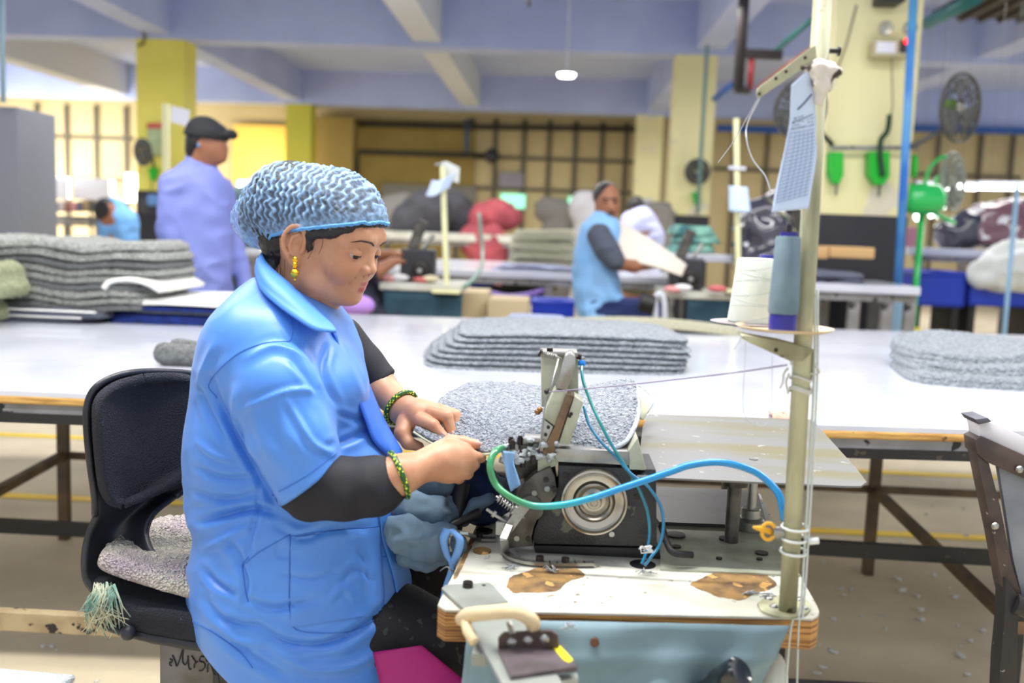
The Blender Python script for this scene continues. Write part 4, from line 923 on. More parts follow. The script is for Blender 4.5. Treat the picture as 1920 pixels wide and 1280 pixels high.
# rug on the seat
zt = SZ - .003
S_ = lambda x, y: -.026 * np.clip((x + .02) * 4 , -1, 1.2) + .010 * np.sin(x * 16 + y * 9)
o = link('seat_rug', rug_mesh(seat_c.x + .11, 1.70, .44, .37, .03, zt + .012, .020, sag=S_, res=.006, amp=.0045, ts=95, seed=120, p=5, e0=.012), m_seatrug)
tag(o, 'worn beige and mauve shag rug laid on the chair seat', 'rug')
b = MB(); rr = random.Random(3)
for i in range(120):
    a = P(176 + rr.random() * 42, 1090 + rr.random() * 26, 1.50 + rr.random() * .05); b.tube([a, a + Vector((rr.uniform(-.02, .02), -.01, -.02 - rr.random() * .015)), a + Vector((rr.uniform(-.03, .03), -.006, -.035 - rr.random() * .04))], .0009, 4)
tag(b.build('frayed_yarn', mat('dirty_cream_yarn', (206, 204, 176), .9, c2=(120, 170, 160), nscale=30), None, smooth=True), 'frayed cream and green yarn wrapped around the back corner of the chair seat', 'yarn')
tag(MB().bar(P(-60, 1290, 1.35), P(100, 1304, 1.34), .12, .012, .004).build('net_mat', mat('white_netting', (226, 232, 230), .8, bump=.8, bscale=300, bkind='voronoi')), 'corner of a white netted mat at the bottom left of the photo', 'mat')
# ---------------------------------------------------------------- sewing desk
ZD = 0.722; U = Vector((0, 0, 1))
m_lamw = mat('worn_white_laminate', (206, 205, 194), 0.5, c2=(186, 184, 168), nscale=9, ndetail=8, bump=0.04, bscale=80, spots=((120, 108, 84), 55, 0.665))
m_ply = mat('plywood_edge', (196, 144, 76), 0.6, c2=(112, 70, 34), nscale=3, stretch=(2, 2, 170), lo=.45, hi=.55)
m_bare = mat('bare_worn_plywood', (150, 116, 66), 0.75, c2=(96, 74, 50), nscale=22, ndetail=8, bump=.3, bscale=60, spots=((196, 150, 84), 30, .60))
m_steel = mat('brushed_steel', (176, 176, 172), 0.32, metal=0.85, c2=(146, 144, 138), nscale=18)
m_dsteel = mat('oily_dark_steel', (98, 94, 88), 0.42, metal=0.6, c2=(66, 62, 58), nscale=20, bump=.05, bscale=90)
m_blkplate = mat('black_hammered_plate', (34, 34, 36), 0.38, c2=(48, 48, 48), nscale=26, bump=.3, bscale=330, spots=((96, 98, 84), 30, .66))
m_scr = mat('dark_screw_steel', (60, 56, 54), .35, metal=.8)
m_green = mat('pale_green_enamel', (186, 190, 170), .4, c2=(160, 162, 140), nscale=14, metal=.1)
m_polep = mat('yellowed_pole_paint', (188, 188, 154), .5, c2=(138, 136, 106), nscale=16, ndetail=6, stretch=(1, 1, .25), spots=((58, 44, 34), 19, .64))
m_lint = mat('grey_lint', (196, 202, 204), .95, bump=.8, bscale=300)
desk = empty('sewing_desk', PZ(1180, 1080, 0.0), 'worn white plywood sewing desk with bare patches, under the overlock machine', 'desk')
out = spline([(835, 1143), (1060, 1148), (1300, 1153), (1490, 1158)], 5) + spline([(1522, 1160), (1535, 1152), (1532, 1136), (1512, 1100)], 4) + spline([(1478, 1035), (1440, 955), (1425, 925)], 3) + [np.array((1180, 918)), np.array((940, 905))] + spline([(928, 915), (905, 960), (862, 1052), (828, 1118), (821, 1134)], 4)
pts = [PZ(q[0], q[1], ZD) for q in out]
MB().prism([p - U * .003 for p in pts], -U * .042).build('board', m_ply, desk)
MB().prism([p for p in pts], -U * .003).build('laminate', m_lamw, desk)
def patch(name, L, m, parent, z=ZD, h=.0006, jag=1.2, sd=1):
    rr = random.Random(sd); Q = spline(L + [L[0]], 5)[:-1]
    MB().prism([PZ(q[0] + rr.uniform(-jag, jag), q[1] + rr.uniform(-jag, jag) * .6, z + h) for q in Q], -U * (h + .0002)).build(name, m, parent)
patch('worn_patch', [(950, 1098), (958, 1081), (985, 1072), (1016, 1063), (1058, 1065), (1083, 1066), (1096, 1079), (1072, 1087), (1056, 1096), (1046, 1106), (1010, 1110), (982, 1110), (962, 1110)], m_bare, desk)
patch('worn_patch', [(1293, 1094), (1321, 1081), (1346, 1069), (1364, 1058), (1389, 1060), (1424, 1072), (1445, 1083), (1455, 1096), (1438, 1106), (1417, 1111), (1392, 1124), (1371, 1122), (1346, 1118), (1328, 1110), (1307, 1103)], m_bare, desk, sd=2)
patch('worn_edge', [(905, 960), (896, 990), (880, 1012), (864, 1050), (850, 1080), (856, 1082), (872, 1050), (892, 1010), (908, 985), (915, 962)], m_bare, desk, sd=3)
for c_, sd in (((908, 996), 4), ((904, 1033), 5), ((1267, 1004), 6), ((1268, 1026), 7), ((1362, 1012), 8), ((1428, 1038), 9)):
    p = PZ(c_[0], c_[1], ZD + .001); r = .015 if sd < 7 else .009
    MB().cyl(p - U * .004, p + U * .0022, r, n=24).cyl(p + U * .002, p + U * .0032, r * .7, n=20).build('cap_plug', m_scr if sd != 5 else m_bare, desk, angle=40)
# greenish base plate at the back right and tray
pl_ = [(1238, 1066), (1500, 1078), (1458, 985), (1238, 984)]
MB().prism([PZ(*q, ZD + .003) for q in pl_], -U * .0028).build('base_plate', m_green, desk)
for x, y, r in ((1267, 1004, .017), (1362, 1011, .013), (1428, 1038, .011), (1348, 1048, .005), (1424, 1049, .005), (1268, 1026, .008)):
    p = PZ(x, y, ZD + .003); MB().cyl(p, p + U * .003, r, n=24).build('cap_plug', m_scr, desk, angle=40)
t0 = [PZ(1236, 984, ZD + .004), PZ(1438, 992, ZD + .004), PZ(1420, 925, ZD + .004), PZ(1190, 915, ZD + .004)]
MB().prism(t0, U * .006).build('oil_tray', mat('oily_black_tray', (44, 40, 40), .35, spots=((20, 18, 18), 16, .58)), desk)
# hole for the tubes
p = PZ(1205, 1057, ZD + .0012); MB().lathe([(.0, -.001), (.021, -.001), (.021, 0.0), (.0, 0.0)], p, n=28).build('cable_hole', m_blk, desk)
legs = [(PZ(900, 1130, ZD)), PZ(1490, 1140, ZD), PZ(945, 925, ZD), PZ(1425, 945, ZD)]
for q in legs: MB().box((q.x + (.03 if q.x < .2 else -.02), q.y + .03, (ZD - .05) / 2), (.03, .03, ZD - .05)).build('leg', m_blk, desk)
# cloth skirt under the desk
m_skirt = mat('slate_green_cloth', (128, 152, 160), .85, c2=(114, 138, 146), nscale=6, bump=.08, bscale=700)
sk = [PZ(x, y, ZD) for x, y in ((880, 1148), (1060, 1152), (1300, 1157), (1478, 1161))]; kx = [np.array(v) for v in sk]; SP_ = spline(kx, 16); nk = len(SP_)
def skf(u, v):
    p = SP_[int(round(u * (nk - 1)))]; dz = -.006 - .42 * v; w_ = v ** .5 * 2.6
    dy = -.008 - .010 * math.sin(u * 9 + v * 5) * w_ - .03 * w_ * math.exp(-((u - .42 - .25 * v) / .16) ** 2) + .035 * math.exp(-((u - (.16 + .18 * v)) / .05) ** 2) * w_ - .008 * math.exp(-((v - .115) / .02) ** 2) + .008 * math.sin(u * 26 + 7 * v) * w_ * w_
    dx = (-.03 * v if u < .5 else -.13 * v * (u - .5) * 2)
    return (p[0] + dx, p[1] + dy, p[2] + dz)
o = MB().grid(skf, nk, 44).build('skirt_cloth', m_skirt, None, smooth=True, solid=.003); tag(o, 'slate grey-green cloth tacked along the front edge of the sewing desk', 'cloth')
p = Vector(skf(.42, .05)); MB().cyl(p + Vector((0, -.0065, 0)), p + Vector((0, .0, 0)), .006, n=14).build('upholstery_tack', mat('rusty_tack', (110, 76, 58), .5, metal=.5), o, angle=40)
# ---------------------------------------------------------------- overlock machine
mach = empty('overlock_machine', PZ(1110, 1050, ZD), 'black and steel overlock machine with a large handwheel, in front of the woman', 'sewing machine')
YM = 1.52
def slab(name, L, y0, y1, m, parent=None, bev=.0015, sm=0):
    if sm: L = spline(L + [L[0]], sm)[:-1]
    a = [P(x, y, y0) for x, y in L]; return MB().prism(a, (0, y1 - y0, 0), bev).build(name, m, parent or mach, angle=35)
slab('side_plate', [(1047, 872), (1230, 880), (1232, 1025), (1004, 1019), (998, 1010), (1003, 990), (1014, 963), (1040, 938), (1047, 910)], YM, YM + .11, m_blkplate)
slab('top_cover', [(1046, 866), (1181, 872), (1178, 846), (1032, 840)], YM - .003, YM + .12, m_steel)
slab('cam_cover', [(957, 974), (962, 945), (968, 927), (982, 906), (1003, 888), (1032, 875), (1040, 893), (1045, 925), (1030, 945), (1012, 962), (1001, 988), (996, 1010), (1000, 1024), (953, 1028), (946, 1013)], YM - .008, YM + .09, m_dsteel)
c_ = P(995, 952, YM - .008); MB().lathe([(0, .0), (.020, .0), (.021, -.004), (.017, -.006), (.0, -.006)], c_, (0, 1, 0), n=28).build('cam_disc', m_dsteel, mach, angle=35)
for x, y in ((1060, 891), (1040, 917), (1026, 916), (991, 1010), (969, 1009), (1024, 899), (1002, 924), (1003, 956), (1194, 931), (1147, 1001)):
    p = P(x, y, YM - .009 if x < 1045 else YM - .0005); MB().cyl(p + Vector((0, -.002, 0)), p + Vector((0, .003, 0)), .0045, n=14).build('screw', m_scr if (x + y) % 2 else m_steel, mach, angle=40)
wheel_c = P(1114, 943, YM - .022)
MB().lathe([(0, .022), (.050, .022), (.0525, .018), (.0535, .004), (.0525, .0), (.0495, -.001), (.047, .004), (.044, .006), (.040, .0065), (.034, .008), (.031, .012), (.0305, .004), (.0285, .002), (.026, .004), (.024, .013), (.019, .016), (.013, .015), (.0120, .003), (.0105, .000), (.006, .0), (.005, .002), (0, .002)],
           wheel_c, (0, 1, 0), n=72).build('handwheel', mat('turned_steel', (178, 172, 160), .24, metal=.95), mach, angle=25)
slab('bed_block', [(1178, 846), (1196, 820), (1212, 882), (1216, 905), (1181, 905)], YM, YM + .2, m_green)
slab('base_gap', [(1000, 1022), (1236, 1028), (1240, 1050), (1005, 1040)], YM + .02, YM + .12, m_blk)
# throat, presser mechanism and lint
for L, y0, y1, m in (([(938, 822), (1010, 826), (1012, 836), (950, 840), (940, 836)], YM + .03, YM + .10, m_steel), ([(950, 838), (1008, 838), (1020, 862), (1003, 886), (975, 900), (962, 872)], YM + .02, YM + .10, m_dsteel),
                     ([(1008, 850), (1046, 852), (1046, 872), (1008, 886)], YM + .0, YM + .1, m_green), ([(982, 822), (1022, 824), (1022, 829), (982, 828)], YM - .01, YM + .03, m_steel), ([(948, 836), (972, 838), (972, 846), (948, 844)], YM + .0, YM + .03, m_steel)):
    slab('throat_plate', L, y0, y1, m)
S = Sdf(*[np.array(q) for q in bbox(pc([(930, 810, YM - .03), (1070, 905, YM + .06)]), .02)], .0028); rr = random.Random(9)
for i in range(60):
    x = rr.uniform(945, 1045); y = 838 + (x - 945) * .12 + rr.gauss(0, 9) + (14 if x < 990 else 0); S.ell(P(x, y, YM + rr.uniform(-.012, .03)), (rr.uniform(.003, .010), .006, rr.uniform(.002, .006)), .003)
V, F = S.mesh(); N = vnormals(V, F); V += N * (.003 * vnoise(V[:, 0] * 260, V[:, 1] * 260, V[:, 2] * 260))[:, None]
tag(link('lint_clump', from_np(V, F), m_lint), 'pale grey lint caked around the throat of the overlock machine', 'lint', kind='stuff')
for (x, y, Y) in ((958, 828, YM + .0), (975, 826, YM + .02), (961, 834, YM - .01), (1000, 862, YM - .01), (980, 868, YM - .0)):
    p = P(x, y, Y); MB().cyl(p - U * .006, p + U * .006, .0048, n=14).cyl(p + U * .006, p + U * .0085, .0034, n=10).build('screw', m_scr, mach, angle=40)
# tower: back housing, slanted arm blocks
slab('tower_housing', [(1014, 668), (1084, 668), (1085, 752), (1060, 752), (1015, 764)], YM + .05, YM + .09, m_green, bev=.002)
slab('tower_lid', [(1012, 659), (1083, 661), (1084, 669), (1012, 668)], YM + .04, YM + .095, m_steel)
slab('arm_block', [(1060, 666), (1072, 662), (1079, 668), (1078, 684), (1063, 732), (1041, 728)], YM - .005, YM + .05, m_steel, bev=.0025)
slab('arm_block', [(1040, 730), (1064, 734), (1042, 800), (1020, 784), (1024, 765)], YM - .004, YM + .04, m_green, bev=.0015)
slab('arm_block', [(1062, 738), (1076, 742), (1036, 856), (1016, 852), (1024, 832), (1040, 800)], YM - .010, YM + .03, mat('brown_oiled_steel', (128, 104, 82), .42, metal=.6, c2=(92, 76, 60), nscale=26))
slab('arm_block', [(1077, 742), (1094, 754), (1068, 834), (1047, 832)], YM - .006, YM + .04, m_green)
slab('arm_foot', [(1020, 786), (1038, 800), (1018, 850), (1011, 846)], YM - .006, YM + .02, m_steel)
for (x, y) in ((1028, 801), (1023, 815), (1071, 776), (1068, 780)):
    p = P(x, y, YM - .0105); MB().cyl(p, p + Vector((0, .004, 0)), .0028, n=12).build('screw', m_scr, mach, angle=40)
for a, b_, r in (((1031, 659), (1031, 652), .005), ((1083, 667), (1090, 669), .005), ((1091, 669), (1091, 680), .0045)):
    MB().cyl(P(*a, YM + .05), P(*b_, YM + .05), r, n=16).build('fitting', m_scr if r == .005 else m_steel, mach, angle=40)
def spring(a, b_, r, turns, w, m, parent):
    a = Vector(a); b_ = Vector(b_); d = (b_ - a); ax = d.normalized(); u = ax.orthogonal().normalized(); v = ax.cross(u)
    MB().tube([a + d * t + (u * math.cos(t * turns * 6.283) + v * math.sin(t * turns * 6.283)) * r for t in np.linspace(0, 1, int(turns * 12))], w, 6).build('spring', m, parent, smooth=True)
MB().cyl(P(1010, 660, YM + .02), P(1052, 672, YM + .02), .0018, n=10).build('spring_rod', m_steel, mach, smooth=True)
spring(P(1014, 661, YM + .02), P(1044, 670, YM + .02), .0042, 8, .0010, m_steel, mach)
MB().cyl(P(1011, 660, YM + .02), P(1015, 662, YM + .02), .0065, n=14).build('knurled_nut', m_scr, mach, angle=40)
MB().tube([P(1047, 672, YM + .01), P(1036, 720, YM - .005), P(1026, 735, YM - .008)], .0022, 8).build('lever', m_steel, mach, smooth=True)
MB().tube([P(*q) for q in spline([(1025, 735, YM - .012), (1018, 790, YM - .015), (1012, 835, YM - .015), (1004, 842, YM - .015), (990, 838, YM)], 6)], .0013, 6).build('looper_rod', m_steel, mach, smooth=True)
MB().ball(P(1025, 734, YM - .012), .0045, 12).build('thread_eyelet', m_scr, mach, smooth=True)
for (x, y) in ((1008, 772), (1012, 768)): MB().ball(P(x, y, YM + .03), .005, 12).build('thumb_screw', mat('brass', (150, 110, 70), .4, metal=.8), mach, smooth=True)
# thread tension assembly at the lower left
TA, TB = P(936, 932, YM - .03), P(990, 978, YM - .03)
spring(P(934, 934, YM - .035), P(962, 955, YM - .035), .0058, 6, .0011, m_steel, mach)
MB().cyl(P(930, 930, YM - .035), P(985, 972, YM - .035), .0022, n=10).build('tension_post', m_steel, mach, smooth=True)
for t in (.0, .55, .66, .78): q = P(934, 932, YM - .035).lerp(P(985, 972, YM - .035), t); d = (P(985, 972, YM - .035) - P(930, 930, YM - .035)).normalized(); MB().cyl(q, q + d * .0035, .0095 if t else .006, n=22).build('tension_disc', m_steel, mach, angle=40)
MB().cyl(P(912, 954, YM - .03), P(950, 980, YM - .03), .0028, n=12).cyl(P(924, 962, YM - .03), P(928, 965, YM - .03), .006, n=14).build('thread_guide_pin', m_steel, mach, angle=40)
MB().bar(P(946, 1000, YM - .04), P(990, 940, YM - .04), .006, .016, .001).build('tension_bracket', m_steel, mach)
MB().box(P(938, 990, YM - .04), (.014, .008, .020), None, .001).build('guide_block', m_steel, mach)
# bent strap screwed on the desk
L = [P(*q) for q in spline([(956, 985, YM - .045), (945, 1010, YM - .06)], 4)] + [PZ(*q, ZD + .006) for q in spline([(948, 1036), (962, 1046), (990, 1053), (1030, 1056), (1111, 1056)], 5)]
b = MB(); n_ = len(L)
for i in range(n_ - 1): b.bar(L[i], L[i + 1] + (L[i + 1] - L[i]) * .15, .012, .005)
b.build('bent_strap', m_steel, mach)
for x, y in ((1012, 1050), (1060, 1053)): p = PZ(x, y, ZD + .009); MB().cyl(p, p + U * .007, .0062, n=16).cyl(p + U * .007, p + U * .0073, .0035, n=6).build('cap_screw', m_scr, mach, angle=40)
# big sheet-metal work plate on a post
ZP = P(1400, 905, 1.50).z
m_sheet = mat('scratched_sheet_steel', (124, 124, 124), .42, metal=.35, c2=(120, 114, 86), nscale=3.2, ndetail=5, lo=.45, hi=.62, stretch=(.6, 3, 1), spots=((156, 158, 154), 34, .66))
plate = empty('work_plate', PZ(1405, 1000, ZD), 'large scratched sheet steel work plate on a short post, right of the machine', 'work plate')
pq = [(1194, 893), (1590, 911), (1614, 911), (1625, 903), (1606, 878), (1526, 790), (1518, 786), (1216, 776), (1205, 800)]
MB().prism([PZ(*q, ZP) for q in pq], -U * .003).build('sheet', m_sheet, plate)
p = PZ(1413, 861, ZP); MB().cyl(p, p + U * .0012, .0075, n=20).build('rivet', m_steel, plate, angle=40)
pb_ = PZ(1406, 990, ZD + .004); MB().lathe([(0, 0), (.026, 0), (.026, .016), (.022, .020), (.017, .021), (.017, .036), (.015, .038), (.0088, .038), (.0088, ZP - ZD - .008), (0, ZP - ZD - .008)], pb_, n=32).build('post', m_steel, plate, angle=30)
q = P(1378, 905, 1.62); MB().cyl((q.x, q.y, ZP - .035), (q.x, q.y, ZP - .004), .022, n=24).build('spacer', m_dsteel, plate, angle=40); MB().cyl((q.x - .0, q.y, ZD + .01), (q.x, q.y, ZP - .03), .012, n=16).build('post', m_dsteel, plate, angle=40)
# hoses
m_hose = bpy.data.materials.new('green_to_blue_hose'); m_hose.use_nodes = True; nt = m_hose.node_tree; pb = nt.nodes['Principled BSDF']
tc = nt.nodes.new('ShaderNodeTexCoord'); sx = nt.nodes.new('ShaderNodeSeparateXYZ'); nt.links.new(tc.outputs['Generated'], sx.inputs[0]); cr = nt.nodes.new('ShaderNodeValToRGB')
cr.color_ramp.elements[0].color = rgb((62, 140, 92)); cr.color_ramp.elements[0].position = .12; cr.color_ramp.elements[1].color = rgb((14, 138, 204)); cr.color_ramp.elements[1].position = .42
e_ = cr.color_ramp.elements.new(.25); e_.color = rgb((34, 166, 176)); nt.links.new(sx.outputs[0], cr.inputs[0]); nt.links.new(cr.outputs[0], pb.inputs['Base Color']); pb.inputs['Roughness'].default_value = .18; pb.inputs['Coat Weight'].default_value = .4
YH = YM - .055
L = [(946, 838, YM + .0), (933, 843, YM - .03), (923, 855, YM - .045), (919, 877, YH), (928, 906, YH), (950, 927, YH - .01), (982, 943, YH - .01), (1014, 949, YH - .01), (1061, 945, YH - .01), (1111, 933, YH - .01), (1165, 915, YH - .01), (1219, 897, YH - .01), (1260, 883, YH - .01), (1292, 872, YH - .01), (1340, 866, YH - .01), (1382, 872, YH - .02), (1419, 886, YH - .03), (1444, 906, YH - .04), (1461, 928, YH - .05), (1467, 952, YH - .055), (1471, 975, YH - .055)]
tag(MB().tube([P(*q) for q in spline(L, 5)], .0056, 14).build('air_hose', m_hose, None, smooth=True), 'thick green to bright blue air hose curving in front of the handwheel', 'hose')
m_t1 = mat('teal_tube', (24, 128, 122), .2, coat=.4, c2=(20, 110, 150), nscale=6); m_t2 = mat('blue_tube', (20, 112, 150), .2, coat=.4)
for nm, L, m, lab in (('air_tube', [(1091, 680, YM + .045), (1093, 712, YM + .02), (1108, 755, YM - .0), (1126, 794, YM - .02), (1147, 834, YM - .03), (1172, 873, YM - .035), (1194, 909, YM - .04), (1212, 952, YM - .04), (1218, 992, YM - .045), (1214, 1028, YM - .05), (1203, 1057, YM - .06)], m_t1, 'thin teal tube from the tower top to the hole in the desk'),
                      ('air_tube', [(1095, 762, YM + .02), (1104, 794, YM - .0), (1126, 827, YM - .02), (1154, 855, YM - .03), (1183, 888, YM - .04), (1212, 909, YM - .04), (1237, 945, YM - .04), (1244, 981, YM - .045), (1237, 1020, YM - .05), (1219, 1046, YM - .06), (1208, 1060, YM - .065)], m_t2, 'thin blue tube from the slanted arm block to the hole in the desk')):
    tag(MB().tube([P(*q) for q in spline(L, 5)], .0026, 8).build(nm, m, None, smooth=True), lab, 'tube')
MB().lathe([(0, -.004), (.006, -.004), (.0065, 0), (.004, .004), (0, .004)], P(1091, 680, YM + .044), n=14).build('tube_collar', mat('blue_collar', (20, 120, 210), .3), mach, angle=40)
# ties gathering the tubes
b = MB(); rr = random.Random(4)
for i in range(8): b.tube([P(1204 + rr.uniform(-8, 22), 1030 + rr.uniform(-8, 8), YM - .062) for _ in range(3)], .0012, 5)
tag(b.build('plastic_tie', mat('clear_tie', (220, 224, 222), .4), None, smooth=True), 'crumpled clear tie around the thin tubes above the desk hole', 'tie')
tag(MB().tube([P(*q) for q in spline([(1240, 985, YM + .0), (1252, 1020, YM - .02), (1264, 1036, YM - .03), (1298, 1040, YM - .02)], 5)], .0058, 8).build('power_cable', m_blk, None, smooth=True), 'short black cable lying behind the thin tubes on the green base plate', 'cable')
# pale blue rag hanging at the throat
b = MB(); LL = spline([(941, 845), (945, 868), (950, 892), (958, 921)], 5); RR = spline([(966, 848), (963, 868), (970, 890), (976, 909)], 5)
b.grid(lambda u, v: P(LL[int(round(v * 15))][0] * (1 - u) + RR[int(round(v * 15))][0] * u, LL[int(round(v * 15))][1] * (1 - u) + RR[int(round(v * 15))][1] * u, YM - .02 - .006 * math.sin(u * 5 + v * 3)), 8, 16)
tag(b.build('rag', mat('pale_blue_cloth', (142, 182, 226), .8), None, smooth=True, solid=.002), 'pale blue cloth scrap hanging inside the loop of the green hose', 'cloth')
# ---------------------------------------------------------------- rug in her hands
rows_ = [[(775, 806, 1.61), (800, 822, 1.605), (835, 838, 1.59), (880, 842, 1.56), (908, 848, 1.54), (940, 842, 1.53), (975, 830, 1.55), (1015, 830, 1.57), (1050, 846, 1.55), (1090, 850, 1.535), (1135, 845, 1.53), (1172, 828, 1.545), (1190, 800, 1.58)],
         [(784, 793, 1.675), (810, 798, 1.67), (840, 806, 1.66), (880, 815, 1.63), (915, 820, 1.59), (945, 812, 1.58), (980, 808, 1.60), (1015, 806, 1.61), (1050, 815, 1.60), (1090, 818, 1.58), (1135, 813, 1.58), (1176, 798, 1.60), (1196, 778, 1.63)],
         [(802, 772, 1.70), (830, 768, 1.70), (855, 768, 1.70), (888, 775, 1.70), (920, 778, 1.69), (950, 772, 1.69), (985, 768, 1.70), (1020, 768, 1.70), (1055, 772, 1.70), (1095, 770, 1.68), (1138, 765, 1.68), (1178, 755, 1.69), (1196, 748, 1.70)],
         [(835, 745, 1.84), (850, 742, 1.84), (870, 742, 1.84), (900, 745, 1.84), (930, 746, 1.83), (958, 743, 1.83), (990, 742, 1.84), (1022, 744, 1.84), (1058, 745, 1.84), (1098, 742, 1.82), (1140, 736, 1.80), (1178, 728, 1.79), (1193, 728, 1.79)],
         [(868, 724, 2.0), (880, 721, 2.0), (895, 719, 2.0), (915, 719, 2.0), (940, 719, 2.0), (965, 720, 2.0), (995, 724, 2.0), (1025, 727, 2.0), (1060, 728, 2.0), (1098, 727, 1.98), (1138, 720, 1.94), (1172, 716, 1.90), (1190, 720, 1.88)]]
A = np.array([spline(r, 14) for r in rows_]); G = np.array([spline([tuple(A[i, j]) for i in range(5)], 34) for j in range(A.shape[1])])
G = np.array([[tuple(P(*G[i, j])) for j in range(G.shape[1])] for i in range(G.shape[0])]); nu, nv = G.shape[:2]
def grid_mesh(G, th, nrm_up=True, amp=.0040, sc=165, seed=3):
    nu, nv = G.shape[:2]; N = np.cross(np.gradient(G, axis=0), np.gradient(G, axis=1)); N /= np.linalg.norm(N, axis=2, keepdims=True) + 1e-9
    if N[..., 2].mean() < 0: N = -N
    X, Y, Z = G[..., 0], G[..., 1], G[..., 2]
    d = amp * (.62 - worley(X * sc + vnoise(X * 90, Y * 90, Z * 90), Y * sc, Z * sc * .5, seed)) * 1.3 + amp * .7 * vnoise(X * 45, Y * 45, Z * 45, seed)
    T = (G + N * (th + d)[..., None]).reshape(-1, 3); B = (G - N * .001).reshape(-1, 3); n = nu * nv
    ii, jj = np.meshgrid(np.arange(nu - 1), np.arange(nv - 1), indexing='ij'); a = (ii * nv + jj).ravel(); top = np.stack([a, a + nv, a + nv + 1, a + 1], 1)
    bd = [i * nv for i in range(nu)] + [(nu - 1) * nv + j for j in range(1, nv)] + [i * nv + nv - 1 for i in range(nu - 2, -1, -1)] + [j for j in range(nv - 2, 0, -1)]
    bd = np.array(bd); nx = np.roll(bd, -1); side = np.stack([bd, bd + n, nx + n, nx], 1)
    return from_np(np.concatenate([T, B]), np.concatenate([top, top[:, ::-1] + n, side]))
m_rugf = mat('grey_curly_pile', (172, 178, 186), 0.9, c2=(112, 121, 134), nscale=150, ndetail=5, lo=.36, hi=.62, bump=.8, bscale=230, bkind='voronoi', sheen=.2)
held = link('shag_rug', grid_mesh(G, .004), m_rugf); tag(held, 'grey curly pile rug held by the woman and fed under the machine arm', 'rug')
m_over = mat('grey_overlock_yarn', (186, 194, 208), .85, bump=.6, bscale=350)
b = MB(); b.tube([Vector(G[i, 0]) for i in range(int(nu * .52), nu)] + [Vector(G[-1, j]) for j in range(nv)], .0042, 8); b.build('overlocked_edge', m_over, held, smooth=True)
b = MB(); b.tube([Vector(G[i, 0]) + Vector((0, -.001, -.003)) for i in range(0, int(nu * .45))], .0022, 6); b.build('backing_edge', m_back, held, smooth=True)
# folded-over corner
b = MB()
FL = spline([(1188, 719, 1.89), (1196, 742, 1.84), (1198, 768, 1.80), (1197, 778, 1.78)], 5); FR = spline([(1192, 722, 1.96), (1208, 732, 1.96), (1222, 752, 1.95), (1212, 772, 1.90)], 5); kf = len(FL)
b.grid(lambda u, v: P(*(FL[int(round(v * (kf - 1)))] * (1 - u) + FR[int(round(v * (kf - 1)))] * u)) + Vector((0, 0, -.012 * math.sin(u * 3.1))), 10, kf)
b.build('turned_corner', m_back, held, smooth=True, solid=.004)
MB().tube([P(*q) for q in FR], .0045, 8).build('overlocked_edge', m_over, held, smooth=True)
# ---------------------------------------------------------------- rags and black post beneath her hands
m_rag = mat('slate_blue_rag', (104, 128, 146), .85, c2=(86, 108, 128), nscale=10, bump=.1, bscale=500); m_ragn = mat('navy_rag', (24, 44, 82), .8)
def rag(L, r, name, m, lab, amp=.006, seed=0, Yr=None):
    A_ = pc(L); lo_, hi_ = bbox(A_, max(r) + .02); S = Sdf(lo_, hi_, .0038); S.chain(A_, r, .012); V, F = S.mesh(); V = relax(V, F, 1); N = vnormals(V, F); x, y, z = V.T
    V = V + N * (amp * (1 - np.abs(vnoise(x * 22 + z * 12, y * 20, z * 34 - x * 10, seed)) * 2.2) + amp * .5 * (1 - np.abs(vnoise(x * 50, y * 50, z * 60, seed + 3)) * 2))[:, None]
    return tag(link(name, from_np(V, F), m), lab, 'rag', 'rags bundled under the machine bed')
rag([(740, 905, 1.66), (780, 915, 1.64), (818, 905, 1.66), (860, 925, 1.70)], [.034, .036, .034, .03], 'rag', m_rag, 'slate blue rag bunched just below her near wrist', seed=1)
rag([(735, 945, 1.60), (775, 955, 1.58), (812, 965, 1.58), (840, 955, 1.62)], [.026, .028, .026, .02], 'rag', m_rag, 'twisted slate blue rag in the middle of the bundle under her hands', seed=2)
rag([(752, 1000, 1.54), (785, 1008, 1.53), (822, 1014, 1.52), (848, 1020, 1.53)], [.027, .028, .026, .020], 'rag', m_rag, 'grey-blue rag wrapped to the steel strap at the desk corner', seed=3)
rag([(765, 1038, 1.56), (800, 1044, 1.55), (838, 1034, 1.54)], [.020, .019, .014], 'rag', m_rag, 'lowest grey-blue rag drooping over the black trousers', seed=4)
rag([(880, 905, 1.72), (905, 940, 1.68), (925, 925, 1.74)], [.045, .036, .04], 'rag', m_ragn, 'navy blue rag hanging behind the desk corner', seed=5)
rag([(868, 975, 1.62), (890, 950, 1.62), (918, 935, 1.62)], [.009, .010, .008], 'rag', m_rag, 'thin grey-blue strip of rag beside the round desk plug', amp=.003, seed=6)
tag(MB().cyl(P(868, 905, 1.64), P(846, 1020, 1.60), .014, n=20).cyl(P(900, 960, 1.60), P(795, 1010, 1.56), .008, n=14).build('knee_lifter', m_blk, None, angle=40), 'black knee lifter rod crossing the bundle of rags', 'rod')
